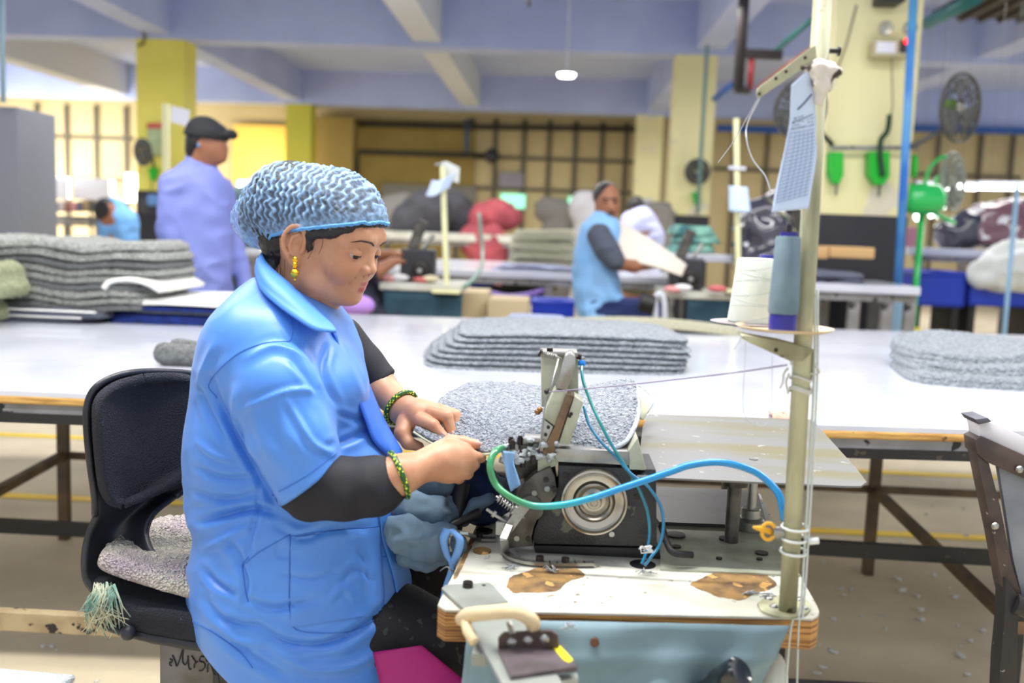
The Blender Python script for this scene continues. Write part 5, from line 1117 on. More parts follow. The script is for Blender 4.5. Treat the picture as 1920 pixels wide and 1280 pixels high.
# steel strap with blue tie at the desk corner
strap = empty('steel_strap', PZ(915, 1008, ZD), 'bent steel strap bolted at the left corner of the desk', 'strap')
b = MB(); L = [PZ(*q, ZD + .005) for q in ((930, 1010), (905, 1010), (888, 1006))] + [P(872, 1000, 1.50), P(852, 997, 1.50), P(844, 1002, 1.50), P(842, 1018, 1.50), P(846, 1030, 1.50)]
for i in range(len(L) - 1): b.bar(L[i], L[i + 1] + (L[i + 1] - L[i]) * .12, .014, .004)
b.build('strap_plate', m_steel, strap); p = PZ(899, 1006, ZD + .007); MB().cyl(p, p + U * .007, .0058, n=14).build('bolt', m_scr, strap, angle=40)
b = MB(); LL = spline([(842, 990, 1.49), (832, 1010, 1.485), (838, 1040, 1.49), (848, 1060, 1.49), (838, 1100, 1.50), (832, 1140, 1.50)], 5)
b.grid(lambda u, v: P(*LL[int(round(v * (len(LL) - 1)))]) + Vector((.011 * (u - .5) * (1.6 - .8 * math.sin(v * 3.14)), -.004 * math.sin(u * 3.14), 0)), 5, len(LL)); b.build('tie_strip', mat('blue_tie_cloth', (112, 160, 220), .8), strap, smooth=True, solid=.002)
b = MB(); LL2 = spline([(845, 992, 1.49), (862, 1010, 1.48), (858, 1035, 1.485), (848, 1058, 1.49)], 5); b.grid(lambda u, v: P(*LL2[int(round(v * (len(LL2) - 1)))]) + Vector((.012 * (u - .5), -.003 * math.sin(u * 3.14), 0)), 5, len(LL2)); b.build('tie_strip', mat('blue_tie_cloth', (0, 0, 0)), strap, smooth=True, solid=.002)
MB().tube([P(*q) for q in spline([(825, 1070, 1.48), (838, 1062, 1.47), (850, 1070, 1.47), (880, 1062, 1.49), (918, 1042, 1.50)], 5)], .0012, 5).build('thread', m_steel, strap, smooth=True)
# ---------------------------------------------------------------- thread stand
YPp = PZ(1477, 1140, ZD).y; stand = empty('thread_stand', PZ(1477, 1140, ZD), 'yellowed steel thread stand pole fixed to the right corner of the desk', 'thread stand')
top = P(1549, -120, YPp); bot = PZ(1477, 1143, ZD + .004)
MB().cyl(bot, top, .0125, n=24).build('pole', m_polep, stand, smooth=True)
def onpole(py): t = (1143 - py) / 1263; return bot.lerp(top, t)
fl = [PZ(*q, ZD + .004) for q in spline([(1420, 1130), (1432, 1146), (1470, 1156), (1505, 1152), (1520, 1140), (1512, 1124), (1480, 1116), (1440, 1118), (1420, 1130)], 5)[:-1]]
MB().prism(fl, -U * .0035).build('foot_flange', m_polep, stand)
for x, y in ((1451, 1137), (1508, 1140), (1500, 1124), (1442, 1122)): p = PZ(x, y, ZD + .004); MB().lathe([(0, .004), (.004, .0035), (.0062, .0008), (.0065, 0)], p, n=14).build('screw', m_steel, stand, smooth=True)
Y3 = YPp - .004
def slabY(name, L, y0, y1, m, parent, bev=.001):
    a = [P(x, y, y0) for x, y in L]; return MB().prism(a, (0, y1 - y0, 0), bev).build(name, m, parent, angle=35)
slabY('top_arm', [(1419, 170), (1422, 164), (1519, 90), (1530, 84), (1532, 112), (1522, 117), (1425, 183), (1420, 182)], Y3 - .018, Y3 - .012, m_polep, stand)
for x, y in ((1455, 147), (1474, 134), (1510, 108), (1424, 176)): p = P(x, y, Y3 - .019); MB().cyl(p, p + Vector((0, .003, 0)), .0022, n=10).build('arm_hole', m_scr, stand, angle=40)
slabY('shelf_arm', [(1392, 629), (1399, 628), (1470, 640), (1515, 652), (1527, 658), (1520, 664), (1505, 678), (1480, 676), (1402, 641)], Y3 - .026, Y3 + .014, m_polep, stand)
p = P(1455, 656, Y3 - .0265); MB().cyl(p, p + Vector((0, .002, 0)), .0030, n=10).build('arm_hole', m_scr, stand, angle=40)
slabY('side_strip', [(1524, 655), (1530, 655), (1528, 700), (1518, 722), (1512, 720), (1520, 690)], Y3 - .004, Y3 + .006, m_polep, stand)
# two spool plates, cones
zpl = P(1470, 624, YPp - .02).z; cpl = PZ(1470, 620, zpl)
MB().lathe([(0, 0), (.045, .0), (.060, .0015), (.067, .005), (.0675, .0062), (.060, .0035), (.045, .002), (0, .002)], cpl, n=56).build('spool_plate', mat('cream_plastic_plate', (228, 208, 176), .35, c2=(206, 180, 146), nscale=20), stand, angle=30)
c2_ = PZ(1420, 613, zpl + .001) + Vector((0, .045, 0)); MB().lathe([(0, 0), (.058, .001), (.060, .003), (.0, .003)], c2_, n=40).build('spool_plate', mat('dark_rim_plate', (150, 140, 140), .5), stand, angle=30)
m_wth = mat('white_thread', (232, 238, 226), .6, bump=.25, bscale=900, bkind='wave'); m_gth = mat('grey_blue_thread', (116, 140, 152), .6, c2=(104, 128, 142), nscale=30, bump=.3, bscale=900, bkind='wave'); m_blp = mat('dark_blue_plastic', (46, 42, 140), .35)
k1 = mm(c2_.y); cw = c2_ + Vector((.004, 0, .003))
cone = empty('thread_cone', cw, 'fat white cone of thread with a blue core, behind the grey cone', 'thread cone', 'thread cones on the stand')
MB().lathe([(0, 0), (.0375, 0), (.039, .003), (.0295, .092), (.028, .0945), (.012, .095), (0, .095)], cw, n=48).build('thread_winding', m_wth, cone, angle=40)
MB().lathe([(0, .094), (.011, .094), (.0115, .100), (.0, .100)], cw + Vector((.014, 0, 0)), n=24).build('core', m_blp, cone, angle=40)
hl_ = MB()
for i in range(7):
    z0 = .008 + i * .0125; hl_.tube([cw + Vector((math.sin(a) * (.0392 - .105 * (z0 + dz)) * 1.008, -math.cos(a) * (.0392 - .105 * (z0 + dz)) * 1.008, z0 + dz)) for a, dz in [(t, (.006 * math.sin(t * 1.0 + i * 2))) for t in np.linspace(-1.5, 1.5, 14)]], .0005, 4)
hl_.build('thread_crossing', mat('pale_grey_thread', (190, 200, 196), .7), cone, smooth=True)
cg = PZ(1466, 622, zpl + .002)
cone = empty('thread_cone', cg, 'slim grey-blue cone of thread on a dark blue tube, nearest the pole', 'thread cone', 'thread cones on the stand')
MB().lathe([(0, 0), (.0185, 0), (.0185, .024), (.0175, .0255), (0, .0255)], cg, n=32).build('core', m_blp, cone, angle=40)
MB().lathe([(.012, .0245), (.0195, .0250), (.0205, .028), (.0195, .060), (.0165, .1275), (.0155, .1295), (.01, .130), (0, .130)], cg, n=44).build('thread_winding', m_gth, cone, angle=40)
MB().lathe([(0, .129), (.012, .129), (.0122, .1355), (0, .1355)], cg, n=24).build('core_rim', m_blp, cone, angle=40)
MB().lathe([(0, .13), (.004, .13), (.004, .142), (.0028, .1465), (0, .147)], cg, n=14).build('spindle', mat('black_spindle', (30, 16, 30), .3), cone, angle=40)
# ties, knots and cords on the pole
m_str = mat('off_white_string', (206, 204, 196), .9); b = MB()
for py in (688, 708, 712):
    c_ = onpole(py); b.tube([c_ + Vector((math.cos(t) * .0145, math.sin(t) * .0145, .003 * math.sin(t * 2))) for t in np.linspace(0, 6.28, 20)], .0018, 6)
for L in ([(1478, 690), (1470, 700), (1468, 716), (1462, 728)], [(1480, 700), (1474, 716), (1478, 738)], [(1484, 684), (1482, 664), (1488, 656)], [(1526, 682), (1534, 692), (1536, 700)], [(1518, 700), (1532, 702)]): b.tube([P(x, y, YPp - .018) for x, y in [tuple(q) for q in spline(L, 4)]], .0016, 5)
o = b.build('string_knot', m_str, None, smooth=True); tag(o, 'off-white string knotted round the pole just below the spool plates', 'string')
b = MB()
for py in (978, 1000, 1026):
    c_ = onpole(py); b.tube([c_ + Vector((.004 + math.cos(t) * .0185, math.sin(t) * .0150, .002 * math.sin(t))) for t in np.linspace(0, 6.28, 24)], .0020, 6)
b.cyl(onpole(1000) + Vector((.02, -.012, 0)), onpole(1000) + Vector((.034, -.012, .002)), .005, n=10)
tag(b.build('zip_tie', mat('white_nylon', (226, 230, 226), .4), None, smooth=True), 'white zip ties holding cords to the lower part of the thread stand pole', 'zip tie')
for dx, r, lab in ((.0165, .0018, 'thin clear cord running down the right side of the thread stand pole'), (.021, .0015, 'second clear cord beside the pole, outermost of the pair')):
    L = [onpole(520) + Vector((dx * .7, -.004, 0)), onpole(700) + Vector((dx, -.006, 0)), onpole(1000) + Vector((dx, -.008, 0)), onpole(1138) + Vector((dx - .004, -.018, 0)), P(1490 + (8 if dx > .02 else -6), 1170, YPp - .035), P(1490 + (4 if dx > .02 else -18), 1300, YPp - .03)]
    tag(MB().tube([Vector(v) for v in spline(L, 6)], r, 6).build('cord', mat('clear_cord', (200, 208, 200), .3), None, smooth=True), lab, 'cord')
# yellow clamp
yc = P(1440, 995, YPp - .02); m_ylw = mat('yellow_plastic', (236, 176, 40), .4)
b = MB().tube([yc + Vector((math.cos(t) * .009, -.002, math.sin(t) * .012)) for t in np.linspace(0.5, 5.8, 18)], .0028, 8); b.tube([P(1412, 988, YPp - .025), P(1428, 991, YPp - .022), P(1448, 998, YPp - .018)], [.002, .0045, .004], 8)
v_ = b.build('air_valve', m_ylw, None, smooth=True); tag(v_, 'small yellow plastic valve clipped to the left side of the pole', 'valve')
MB().cyl(P(1446, 996, YPp - .018), P(1466, 998, YPp - .014), .008, n=16).build('valve_body', m_steel, v_, angle=40)
# twist of cloth and screws near the top arm
S = Sdf(*[np.array(q) for q in bbox(pc([(1505, 105, YPp - .02), (1580, 200, YPp - .02)]), .02)], .0032)
S.chain(pc([(1510, 128, YPp - .022), (1535, 132, YPp - .028), (1560, 134, YPp - .024), (1574, 134, YPp - .02)]), [.006, .009, .007, .004], .008).chain(pc([(1537, 132, YPp - .022), (1542, 160, YPp - .024), (1534, 188, YPp - .022)]), [.012, .012, .006], .008).chain(pc([(1530, 122, YPp - .02), (1560, 122, YPp - .02)]), [.005, .004], .004)
V, F = S.mesh(); N = vnormals(V, F); V += N * (.004 * vnoise(V[:, 0] * 130, V[:, 1] * 130, V[:, 2] * 90))[:, None]
tag(link('rag_knot', from_np(V, F), mat('dirty_white_rag', (222, 214, 204), .9, spots=((70, 62, 52), 30, .52))), 'dirty white rag knotted round the pole beside the top arm', 'rag')
for y in (83, 122): p = onpole(y); MB().cyl(p, p + Vector((.028, -.002, 0)), .0035, n=10).cyl(p + Vector((.024, 0, 0)), p + Vector((.027, 0, 0)), .007, n=12).build('pole_screw', m_scr, stand, angle=40)
# paper
pg = [((1484, 160), (1519, 128)), ((1482, 195), (1526, 175)), ((1480, 230), (1530, 228)), ((1472, 275), (1532, 270)), ((1462, 320), (1529, 310)), ((1453, 362), (1522, 350)), ((1447, 398), (1516, 391))]
PL = spline([a for a, _ in pg], 8); PR = spline([b_ for _, b_ in pg], 8); kp = len(PL); YPa = YPp - .024
def pap(u, v, off=0.0):
    f = v * (kp - 1); i = min(int(f), kp - 2); w_ = f - i; a = PL[i] * (1 - w_) + PL[i + 1] * w_; c = PR[i] * (1 - w_) + PR[i + 1] * w_
    q = a * (1 - u) + c * u; return P(q[0], q[1], YPa - .010 * (1 - u) + .008 * math.sin(v * 4) - off)
m_paper = mat('pale_blue_paper', (204, 222, 248), .7); m_ink = mat('faint_ink', (112, 130, 165), .8); m_inkd = mat('dark_ink', (58, 66, 92), .8)
pa = MB().grid(pap, 14, 40).build('work_sheet', m_paper, None, smooth=True, solid=.0008); tag(pa, 'pale blue printed work sheet hanging from the top arm of the thread stand', 'paper')
b = MB()
def line(u0, v0, u1, v1, w): b.tube([pap(u0 + (u1 - u0) * t, v0 + (v1 - v0) * t, .0012) for t in np.linspace(0, 1, 10)], w, 4)
for i in range(20): line(.08, .385 + i * .028, .93, .355 + i * .028, .00035)
for u in (.08, .28, .42, .56, .70, .84): line(u, .40, u, .90, .00022)
b.build('table_ruling', m_ink, pa)
b = MB(); line(.30, .235, .90, .165, .0011); line(.12, .33, .90, .285, .0005)
rr = random.Random(8)
for i in range(46): u = rr.uniform(.1, .9); v = rr.choice((.31, .345, .365, .385)) + rr.uniform(-.004, .004) - .04 * u; line(u, v, u + rr.uniform(.02, .05), v - .002, .0004)
b.build('printed_text', m_inkd, pa)
# top-arm ribbon and threads
m_thr = mat('pale_thread', (200, 206, 214), .5)
for nm, L, r, lab in (('thread', [(1424, 184, Y3 - .02), (1402, 230, Y3 + .1), (1400, 262, Y3 + .1), (1412, 300, Y3 + .1), (1435, 330, Y3 + .1), (1446, 362, Y3 + .1)], .0011, 'pale twisted ribbon dangling from the end of the top arm'),
                      ('thread', [(1420, 186, Y3 - .02), (1400, 222, Y3 + .05), (1372, 270, Y3 + .15), (1346, 305, Y3 + .25)], .0006, 'fine thread slanting down left from the top arm'),
                      ('sewing_thread', [(1476, 684, Y3 - .02), (1380, 698, Y3 + .02), (1260, 712, YM - .03), (1150, 724, YM - .02), (1025, 735, YM - .014)], .0011, 'taut mauve sewing thread from the pole to the machine arm'),
                      ('thread', [(1398, 640, Y3 - .02), (1396, 690, Y3 - .02), (1393, 760, Y3 - .01), (1402, 788, Y3 - .01), (1424, 798, Y3 - .01), (1440, 790, Y3 - .01), (1447, 750, Y3 - .01), (1448, 668, Y3 - .02)], .0005, 'fine thread hanging in a loop under the spool plates'),
                      ('thread', [(1391, 628, Y3 - .02), (1386, 640, Y3 - .02), (1376, 655, Y3 - .02)], .0012, 'short dark thread tail at the left end of the shelf arm')):
    tag(MB().tube([P(*q) for q in spline(L, 8)], r, 5).build(nm, mat('mauve_thread', (132, 122, 146), .7) if r > .001 and nm != 'thread' else m_thr, None, smooth=True), lab, 'thread')
# ---------------------------------------------------------------- edge-guide bracket at the front left of the desk
gb = empty('edge_guide', PZ(880, 1110, ZD), 'grey steel guide arm with a rusty angle bracket at the front left of the desk', 'bracket')
ZG = ZD + .006; m_gp = mat('grey_enamel_steel', (166, 172, 164), .35, metal=.3, c2=(150, 154, 146), nscale=12)
MB().prism([PZ(*q, ZG) for q in ((828, 1102), (836, 1096), (915, 1091), (924, 1096), (952, 1127), (870, 1140))], -U * .004).build('clamp_plate', m_gp, gb)
MB().prism([PZ(*q, ZG - .001) for q in ((870, 1140), (952, 1127), (1000, 1190), (1066, 1300), (962, 1320), (906, 1215))], -U * .006).build('guide_arm', m_gp, gb)
p = PZ(877, 1100, ZG); MB().cyl(p, p + U * .008, .0075, n=18).build('bolt', m_scr, gb, angle=40); p = PZ(907, 1097, ZG); MB().cyl(p, p + U * .0006, .003, n=10).build('arm_hole', m_blk, gb)
YG = PZ(1000, 1220, ZG).y
MB().prism([P(*q, YG) for q in ((934, 1222), (934, 1196), (944, 1186), (1032, 1182), (1046, 1190), (1048, 1214))], (0, .005, 0), .001).build('angle_upright', mat('rusty_angle_iron', (92, 78, 72), .45, metal=.5, c2=(70, 58, 54), nscale=16), gb)
MB().prism([PZ(*q, P(990, 1222, YG).z) + U * .006 for q in ((934, 1224), (1050, 1213), (1082, 1258), (958, 1276))], -U * .006).build('angle_shelf', mat('worn_violet_steel', (118, 106, 112), .4, metal=.5, c2=(92, 84, 84), nscale=16), gb)
MB().prism([PZ(*q, P(990, 1222, YG).z) + U * .0068 for q in ((1036, 1222), (1050, 1220), (1074, 1246), (1066, 1251), (1056, 1246))], -U * .0008).build('paint_mark', mat('yellow_paint_mark', (248, 230, 20), .5), gb)
MB().prism([PZ(*q, P(990, 1222, YG).z - .008) for q in ((958, 1279), (1082, 1261), (1084, 1272), (962, 1292))], -U * .02).build('angle_foot', m_gp, gb)
for x in (960, 990, 1021): p = P(x, 1204 - (x - 960) * .1, YG); MB().lathe([(0, -.004), (.004, -.003), (.0062, 0)], p, (0, 1, 0), n=14).build('screw', m_steel, gb, smooth=True)
MB().cyl(P(955, 1168, YG + .01), P(962, 1190, YG - .005), .004, n=12).build('spring_pin', m_steel, gb, angle=40)
b = MB(); c_ = [(866, 1166, YG + .06), (880, 1158, YG + .03), (920, 1154, YG + .01), (965, 1152, YG), (994, 1166, YG + .0), (1000, 1180, YG + .01)]
b.tube([P(*q) + Vector((0, 0, .004)) for q in spline(c_, 6)], .0095, 10); b.tube([P(*q) for q in spline([(874, 1165, YG + .03), (878, 1185, YG + .01), (890, 1204, YG)], 5)], .007, 8)
tag(b.build('cloth_band', mat('cream_cloth_band', (222, 200, 160), .9, bump=.3, bscale=60), None, smooth=True), 'cream cloth band tied around the grey guide arm', 'cloth')
b = MB(); b.bar(P(900, 1215, YG + .04), P(900, 1240, YG + .04), .03, .02, .003); b.build('arm_clip', m_gp, gb)
# dark bottle-like motor end and cords at the bottom
a, c_ = P(1300, 1312, 1.28), P(1408, 1247, 1.22); ax_ = (c_ - a).normalized()
o = MB().lathe([(0, -.02), (.016, -.02), (.017, .05), (.0205, .055), (.021, .078), (.0215, .080), (.021, .084), (.0215, .087), (.0205, .098), (.017, .1005), (.012, .099), (0, .098)], a, ax_, n=36).build('handle_grip', mat('smoked_black_plastic', (22, 28, 32), .15, coat=.5), None, angle=35)
tag(o, 'glossy black cylindrical grip poking up at the bottom edge, in front of the skirt cloth', 'handle')
S = Sdf(*[np.array(q) for q in bbox(pc([(1440, 1225, 1.36), (1480, 1330, 1.42)]), .03)], .004); S.ell(P(1448, 1275, 1.37), (.022, .03, .045), .0); V, F = S.mesh()
tag(link('cloth_bag', from_np(V, F), mat('pale_sack', (206, 212, 204), .8, bump=.2, bscale=40)), 'pale rounded cloth bundle hanging under the right desk corner', 'bag')
MB().cyl(P(1476, 1225, 1.42), P(1476, 1290, 1.42), .03, n=24)
b = MB(); rr = random.Random(11)
for i in range(12): b.tube([P(1488 + rr.uniform(-16, 16), 1175 + rr.uniform(-8, 30), YPp - .012 + rr.uniform(-.004, .004)) for _ in range(3)], .002, 5)
tag(b.build('thread_scrap', mat('pinkish_lint', (206, 170, 168), .95), None, smooth=True), 'tangle of pinkish thread scraps under the right corner of the desk', 'thread')
# loose lint on the desk
b = MB(); rr = random.Random(12)
for (x, y) in ((1038, 1068), (1213, 1074), (1068, 1176), (955, 1064), (1408, 1112), (1440, 1118)):
    for i in range(7): a = PZ(x + rr.uniform(-8, 8), y + rr.uniform(-3, 3), ZD + .002); b.tube([a, a + Vector((rr.uniform(-.01, .01), rr.uniform(-.01, .01), .004)), a + Vector((rr.uniform(-.014, .014), rr.uniform(-.01, .01), .0))], .0009, 4)
tag(b.build('lint_fluff', m_lint, None, smooth=True), 'tufts of white lint scattered on the desk top', 'lint', kind='stuff')
# ---------------------------------------------------------------- chair-like steel frame at the right border
fr_ = empty('side_rack', P(1890, 1300, 1.9).xy.to_3d(), 'dark brown steel frame with grey panel and white top edge at the right border', 'frame')
YF = 1.95; m_brs = mat('scuffed_brown_steel', (78, 64, 58), .5, c2=(56, 46, 44), nscale=14, spots=((150, 146, 136), 60, .70)); m_bks = mat('scuffed_black_steel', (34, 32, 34), .5, spots=((140, 136, 126), 50, .70))
slabY('top_edge', [(1831, 789), (1842, 785), (1980, 845), (1985, 900), (1837, 822)], YF, YF + .05, mat('white_trim', (214, 212, 218), .4), fr_)
slabY('end_cap', [(1829, 786), (1852, 783), (1860, 790), (1836, 796)], YF - .012, YF + .06, mat('grey_end_cap', (84, 84, 94), .5), fr_)
slabY('upper_rail', [(1829, 824), (1842, 818), (1985, 882), (1985, 925), (1850, 866), (1832, 850)], YF - .008, YF + .05, m_brs, fr_)
slabY('upright', [(1830, 846), (1854, 866), (1876, 950), (1898, 1060), (1922, 1140), (1894, 1140), (1882, 1110), (1862, 1000), (1845, 920)], YF - .004, YF + .04, m_brs, fr_)
slabY('leg', [(1886, 1085), (1912, 1120), (1908, 1200), (1904, 1420), (1868, 1420), (1876, 1240), (1884, 1160)], YF - .016, YF + .03, m_bks, fr_)
slabY('back_panel', [(1872, 874), (1985, 925), (1985, 1150), (1922, 1140), (1900, 1050)], YF + .015, YF + .03, mat('grey_sheet_panel', (142, 148, 158), .5, c2=(126, 132, 142), nscale=10), fr_)
MB().cyl(P(1900, 1130, YF - .01), P(1990, 1160, YF - .01), .022, n=18).build('cross_tube', m_bks, fr_, angle=40)
for x, y in ((1866, 986), (1912, 880)): p = P(x, y, YF - .014); MB().lathe([(0, -.006), (.006, -.004), (.008, 0)], p, (0, 1, 0), n=12).build('screw', m_steel, fr_, smooth=True)
m_cage = mat('dark_fan_wire', (84, 84, 80), .5)
# ---------------------------------------------------------------- people in the background
m_shirt = mat('lilac_blue_shirt', (134, 144, 210), .8, c2=(122, 132, 200), nscale=4, bump=.05); m_skd = mat('dark_brown_skin', (150, 98, 70), .5, sss=.1)
m_navyt = mat('navy_trousers', (24, 40, 92), .8); m_vest = mat('pale_blue_tunic', (136, 184, 232), .7, c2=(122, 172, 222), nscale=5); m_gtee = mat('charcoal_tee', (72, 78, 92), .8); m_cap = mat('black_cap_cloth', (30, 31, 36), .8)
def folds(V, N, a, s, sd): x, y, z = V.T; return V + N * (a * (1 - np.abs(vnoise(x * s + z * s * .5, y * s, z * s * 1.6 - x * s * .5, sd)) * 2.2))[:, None]
def blob(box, h, build, name, m, parent, fold=None, it=1):
    lo_, hi_ = bbox(pc(box), .18); S = Sdf(lo_, hi_, h); build(S); V, F = S.mesh(); V = relax(V, F, it)
    if fold: V = folds(V, vnormals(V, F), *fold)
    return link(name, from_np(V, F), m, parent)
def rowsof(L, Y, dy=0.0):
    r = []
    for py, xb, xf, ry_ in L: a, c = P(xb, py, Y), P(xf, py, Y); r.append(((a.z + c.z) / 2, (a.x + c.x) / 2, (c.x - a.x) / 2, Y + dy, ry_))
    return r
Y1 = 4.95
man = empty('person', P(370, 900, Y1).xy.to_3d(), 'person standing in a lilac blue shirt and black cap', 'person')
def f(S):
    S.ell(P(393, 268, Y1), (.082, .074, .112), 0); S.ell(P(404, 283, Y1), (.060, .055, .070), .03); S.cap(P(418, 262, Y1), P(424, 281, Y1), .008, .012, .012); S.ell(P(412, 296, Y1), (.035, .035, .025), .02)
    S.ell(P(373, 270, Y1 - .073), (.016, .010, .026), .006); S.chain(pc([(383, 290, Y1), (372, 325, Y1)]), [.058, .062], .03)
    S.chain(pc([(375, 335, Y1), (370, 430, Y1), (370, 560, Y1)]), [.06, .08, .09], .02)
    for dx, dy in ((-25, -.05), (25, .06)):
        a = P(370 + dx, 560, Y1 + dy); S.chain([a, (a.x, a.y, .5), (a.x, a.y, .09)], [.08, .05, .035], .03); S.cap((a.x - .02, a.y, .04), (a.x + .16, a.y + .03, .035), .04, .03, .02)
    S.chain(pc([(440, 480, Y1 + .12), (468, 552, Y1 + .1), (478, 572, Y1 + .08)]), [.035, .030, .034], .02); S.chain(pc([(322, 430, Y1 - .08), (342, 560, Y1 - .06), (348, 590, Y1 - .06)]), [.035, .030, .034], .02)
blob([(260, 210, Y1), (500, 940, Y1)], .014, f, 'body', m_skd, man)
def f(S):
    stack(S, rowsof([(302, 352, 398, .06), (315, 334, 408, .09), (332, 312, 420, .12), (370, 302, 429, .13), (430, 302, 433, .13), (490, 306, 433, .13), (560, 308, 434, .14), (600, 306, 436, .14)], Y1), 2.2, .02)
    S.chain(pc([(322, 348, Y1 - .08), (318, 430, Y1 - .10), (332, 500, Y1 - .10), (344, 560, Y1 - .08)]), [.062, .056, .050, .045], .03); S.chain(pc([(420, 350, Y1 + .08), (432, 430, Y1 + .12), (462, 540, Y1 + .1)]), [.05, .048, .040], .03)
blob([(270, 290, Y1), (490, 610, Y1)], .010, f, 'shirt', m_shirt, man, (.008, 9, 2))
b = MB(); cL = spline([(398, 322, Y1 - .02), (368, 316, Y1 - .085), (348, 302, Y1 - .02), (352, 296, Y1 + .05)], 5); b.grid(lambda u, v: P(cL[int(round(u * (len(cL) - 1)))][0] + 3 * v, cL[int(round(u * (len(cL) - 1)))][1] - 13 * v, cL[int(round(u * (len(cL) - 1)))][2] + .02 * v), len(cL), 4); b.build('collar', m_shirt, man, smooth=True, solid=.006)
def f(S):
    S.ell(P(382, 255, Y1), (.102, .092, .078), 0); S.ell(P(402, 252, Y1), (.075, .085, .058), .03); S.ell(P(382, 238, Y1), (.080, .075, .056), .02); S.cut(P(400, 263, Y1), (-.16, 0, -1), .004); S.ell(P(418, 254, Y1), (.062, .07, .010), .006, M=Matrix.Rotation(R(4), 3, 'Y')); S.ell(P(434, 252, Y1), (.030, .055, .026), .01)
blob([(330, 215, Y1), (450, 280, Y1)], .007, f, 'cap', m_cap, man)
blob([(330, 250, Y1), (420, 300, Y1)], .007, lambda S: (S.ell(P(376, 264, Y1), (.076, .077, .072), 0), S.ell(P(364, 282, Y1), (.045, .05, .045), .02), S.ell(P(412, 285, Y1), (.055, .085, .06), .01, 'sub')), 'hair', m_hair, man)
MB().ball(P(372, 272, Y1 - .078), .012, 10, (.5, .5, 1)).build('blue_cap_strap', mat('blue_strap', (40, 150, 210), .5), man, smooth=True)
def f(S):
    for dx, dy in ((-25, -.05), (25, .06)): a = P(370 + dx, 570, Y1 + dy); S.chain([a, (a.x, a.y, .5), (a.x, a.y, .10)], [.10, .075, .062], .03)
blob([(280, 560, Y1), (470, 900, Y1)], .014, f, 'trousers', mat('dark_trousers', (44, 46, 58), .8), man, (.006, 8, 3))
# --- the seated man
Y2 = 5.8
man = empty('person', P(1130, 760, Y2).xy.to_3d(), 'person in a pale blue tunic with dark grey sleeves, seated, looking back', 'person')
def f(S):
    S.ell(P(1139, 374, Y2), (.074, .078, .098), 0); S.ell(P(1144, 392, Y2 - .02), (.056, .060, .060), .03); S.cap(P(1147, 382, Y2 - .075), P(1149, 393, Y2 - .085), .008, .013, .012); S.ell(P(1145, 409, Y2 - .04), (.03, .03, .024), .02)
    S.ell(P(1119, 386, Y2 - .01), (.012, .018, .026), .006); S.chain(pc([(1133, 400, Y2), (1126, 430, Y2)]), [.052, .058], .03); S.chain(pc([(1125, 445, Y2), (1115, 560, Y2)]), [.05, .08], .02)
    S.chain(pc([(1142, 476, Y2 - .21), (1156, 494, Y2 - .21), (1188, 499, Y2 - .16), (1222, 496, Y2 - .08)]), [.032, .040, .036, .028], .02); S.ell(P(1233, 497, Y2 - .07), (.045, .03, .022), .02)
    for i in range(4): S.cap(P(1238, 494 + i * 2.5, Y2 - .09 + i * .015), P(1252 - i, 498 + i * 2.6, Y2 - .09 + i * .015), .010, .008, .006)
    S.chain(pc([(1158, 440, Y2 + .14), (1166, 458, Y2 + .1), (1160, 448, Y2 + .0)]), [.035, .03, .025], .02); S.ell(P(1160, 442, Y2 + .0), (.03, .03, .035), .02)
    for dy in (-.1, .1):
        a = P(1120, 572, Y2 + dy); k = P(1215, 586, Y2 + dy); S.chain([a, k, (k.x + .02, k.y, .09)], [.06, .05, .04], .03); S.cap((k.x, k.y, .04), (k.x + .18, k.y, .035), .04, .03, .02)
blob([(1070, 340, Y2 - .15), (1260, 840, Y2)], .014, f, 'body', m_skd, man)
def f(S):
    stack(S, rowsof([(398, 1117, 1146, .06), (412, 1102, 1158, .12), (430, 1088, 1164, .16), (470, 1078, 1160, .17), (510, 1074, 1158, .17), (550, 1076, 1168, .20), (588, 1084, 1192, .23), (600, 1090, 1196, .22)], Y2), 2.3, .02); S.ell(P(1128, 455, Y2 - .05), (.07, .05, .08), .03)
blob([(1050, 390, Y2), (1220, 610, Y2)], .012, f, 'tunic', m_vest, man, (.008, 8, 5))
blob([(1090, 410, Y2 - .25), (1180, 510, Y2)], .011, lambda S: S.chain(pc([(1124, 442, Y2 - .16), (1138, 468, Y2 - .21), (1152, 488, Y2 - .22)]), [.072, .068, .060], .02), 'sleeve', m_gtee, man, (.004, 12, 5))
blob([(1100, 335, Y2), (1170, 410, Y2)], .008, lambda S: (S.ell(P(1136, 366, Y2 + .02), (.080, .086, .082), 0), S.ell(P(1148, 396, Y2 - .08), (.064, .085, .086), .012, 'sub'), S.ell(P(1141, 420, Y2), (.2, .2, .075), .01, 'sub')), 'hair', m_hair, man)
for x in (1136, 1153): MB().ball(P(x, 379, Y2 - .078), .009, 8, (1.4, .6, .7)).build('eye', m_lash, man, smooth=True); MB().bar(P(x - 7, 372, Y2 - .078), P(x + 7, 373, Y2 - .078), .008, .006).build('eyebrow', m_lash, man)
MB().bar(P(1139, 400, Y2 - .083), P(1152, 400, Y2 - .083), .008, .007).build('moustache', m_lash, man)
def f(S):
    for dy in (-.1, .1): a = P(1118, 580, Y2 + dy); k = P(1215, 588, Y2 + dy); S.chain([a, k, (k.x + .02, k.y, .10)], [.09, .085, .065], .03)
blob([(1070, 560, Y2), (1250, 830, Y2)], .014, f, 'trousers', m_navyt, man, (.006, 8, 3))
st = empty('stool', P(1118, 760, Y2).xy.to_3d(), 'dark stool under the seated man in the pale blue tunic', 'stool'); sc = P(1118, 612, Y2)
MB().cyl((sc.x, Y2, sc.z - .04), (sc.x, Y2, sc.z), .17, n=24).build('seat', m_blk, st, angle=40)
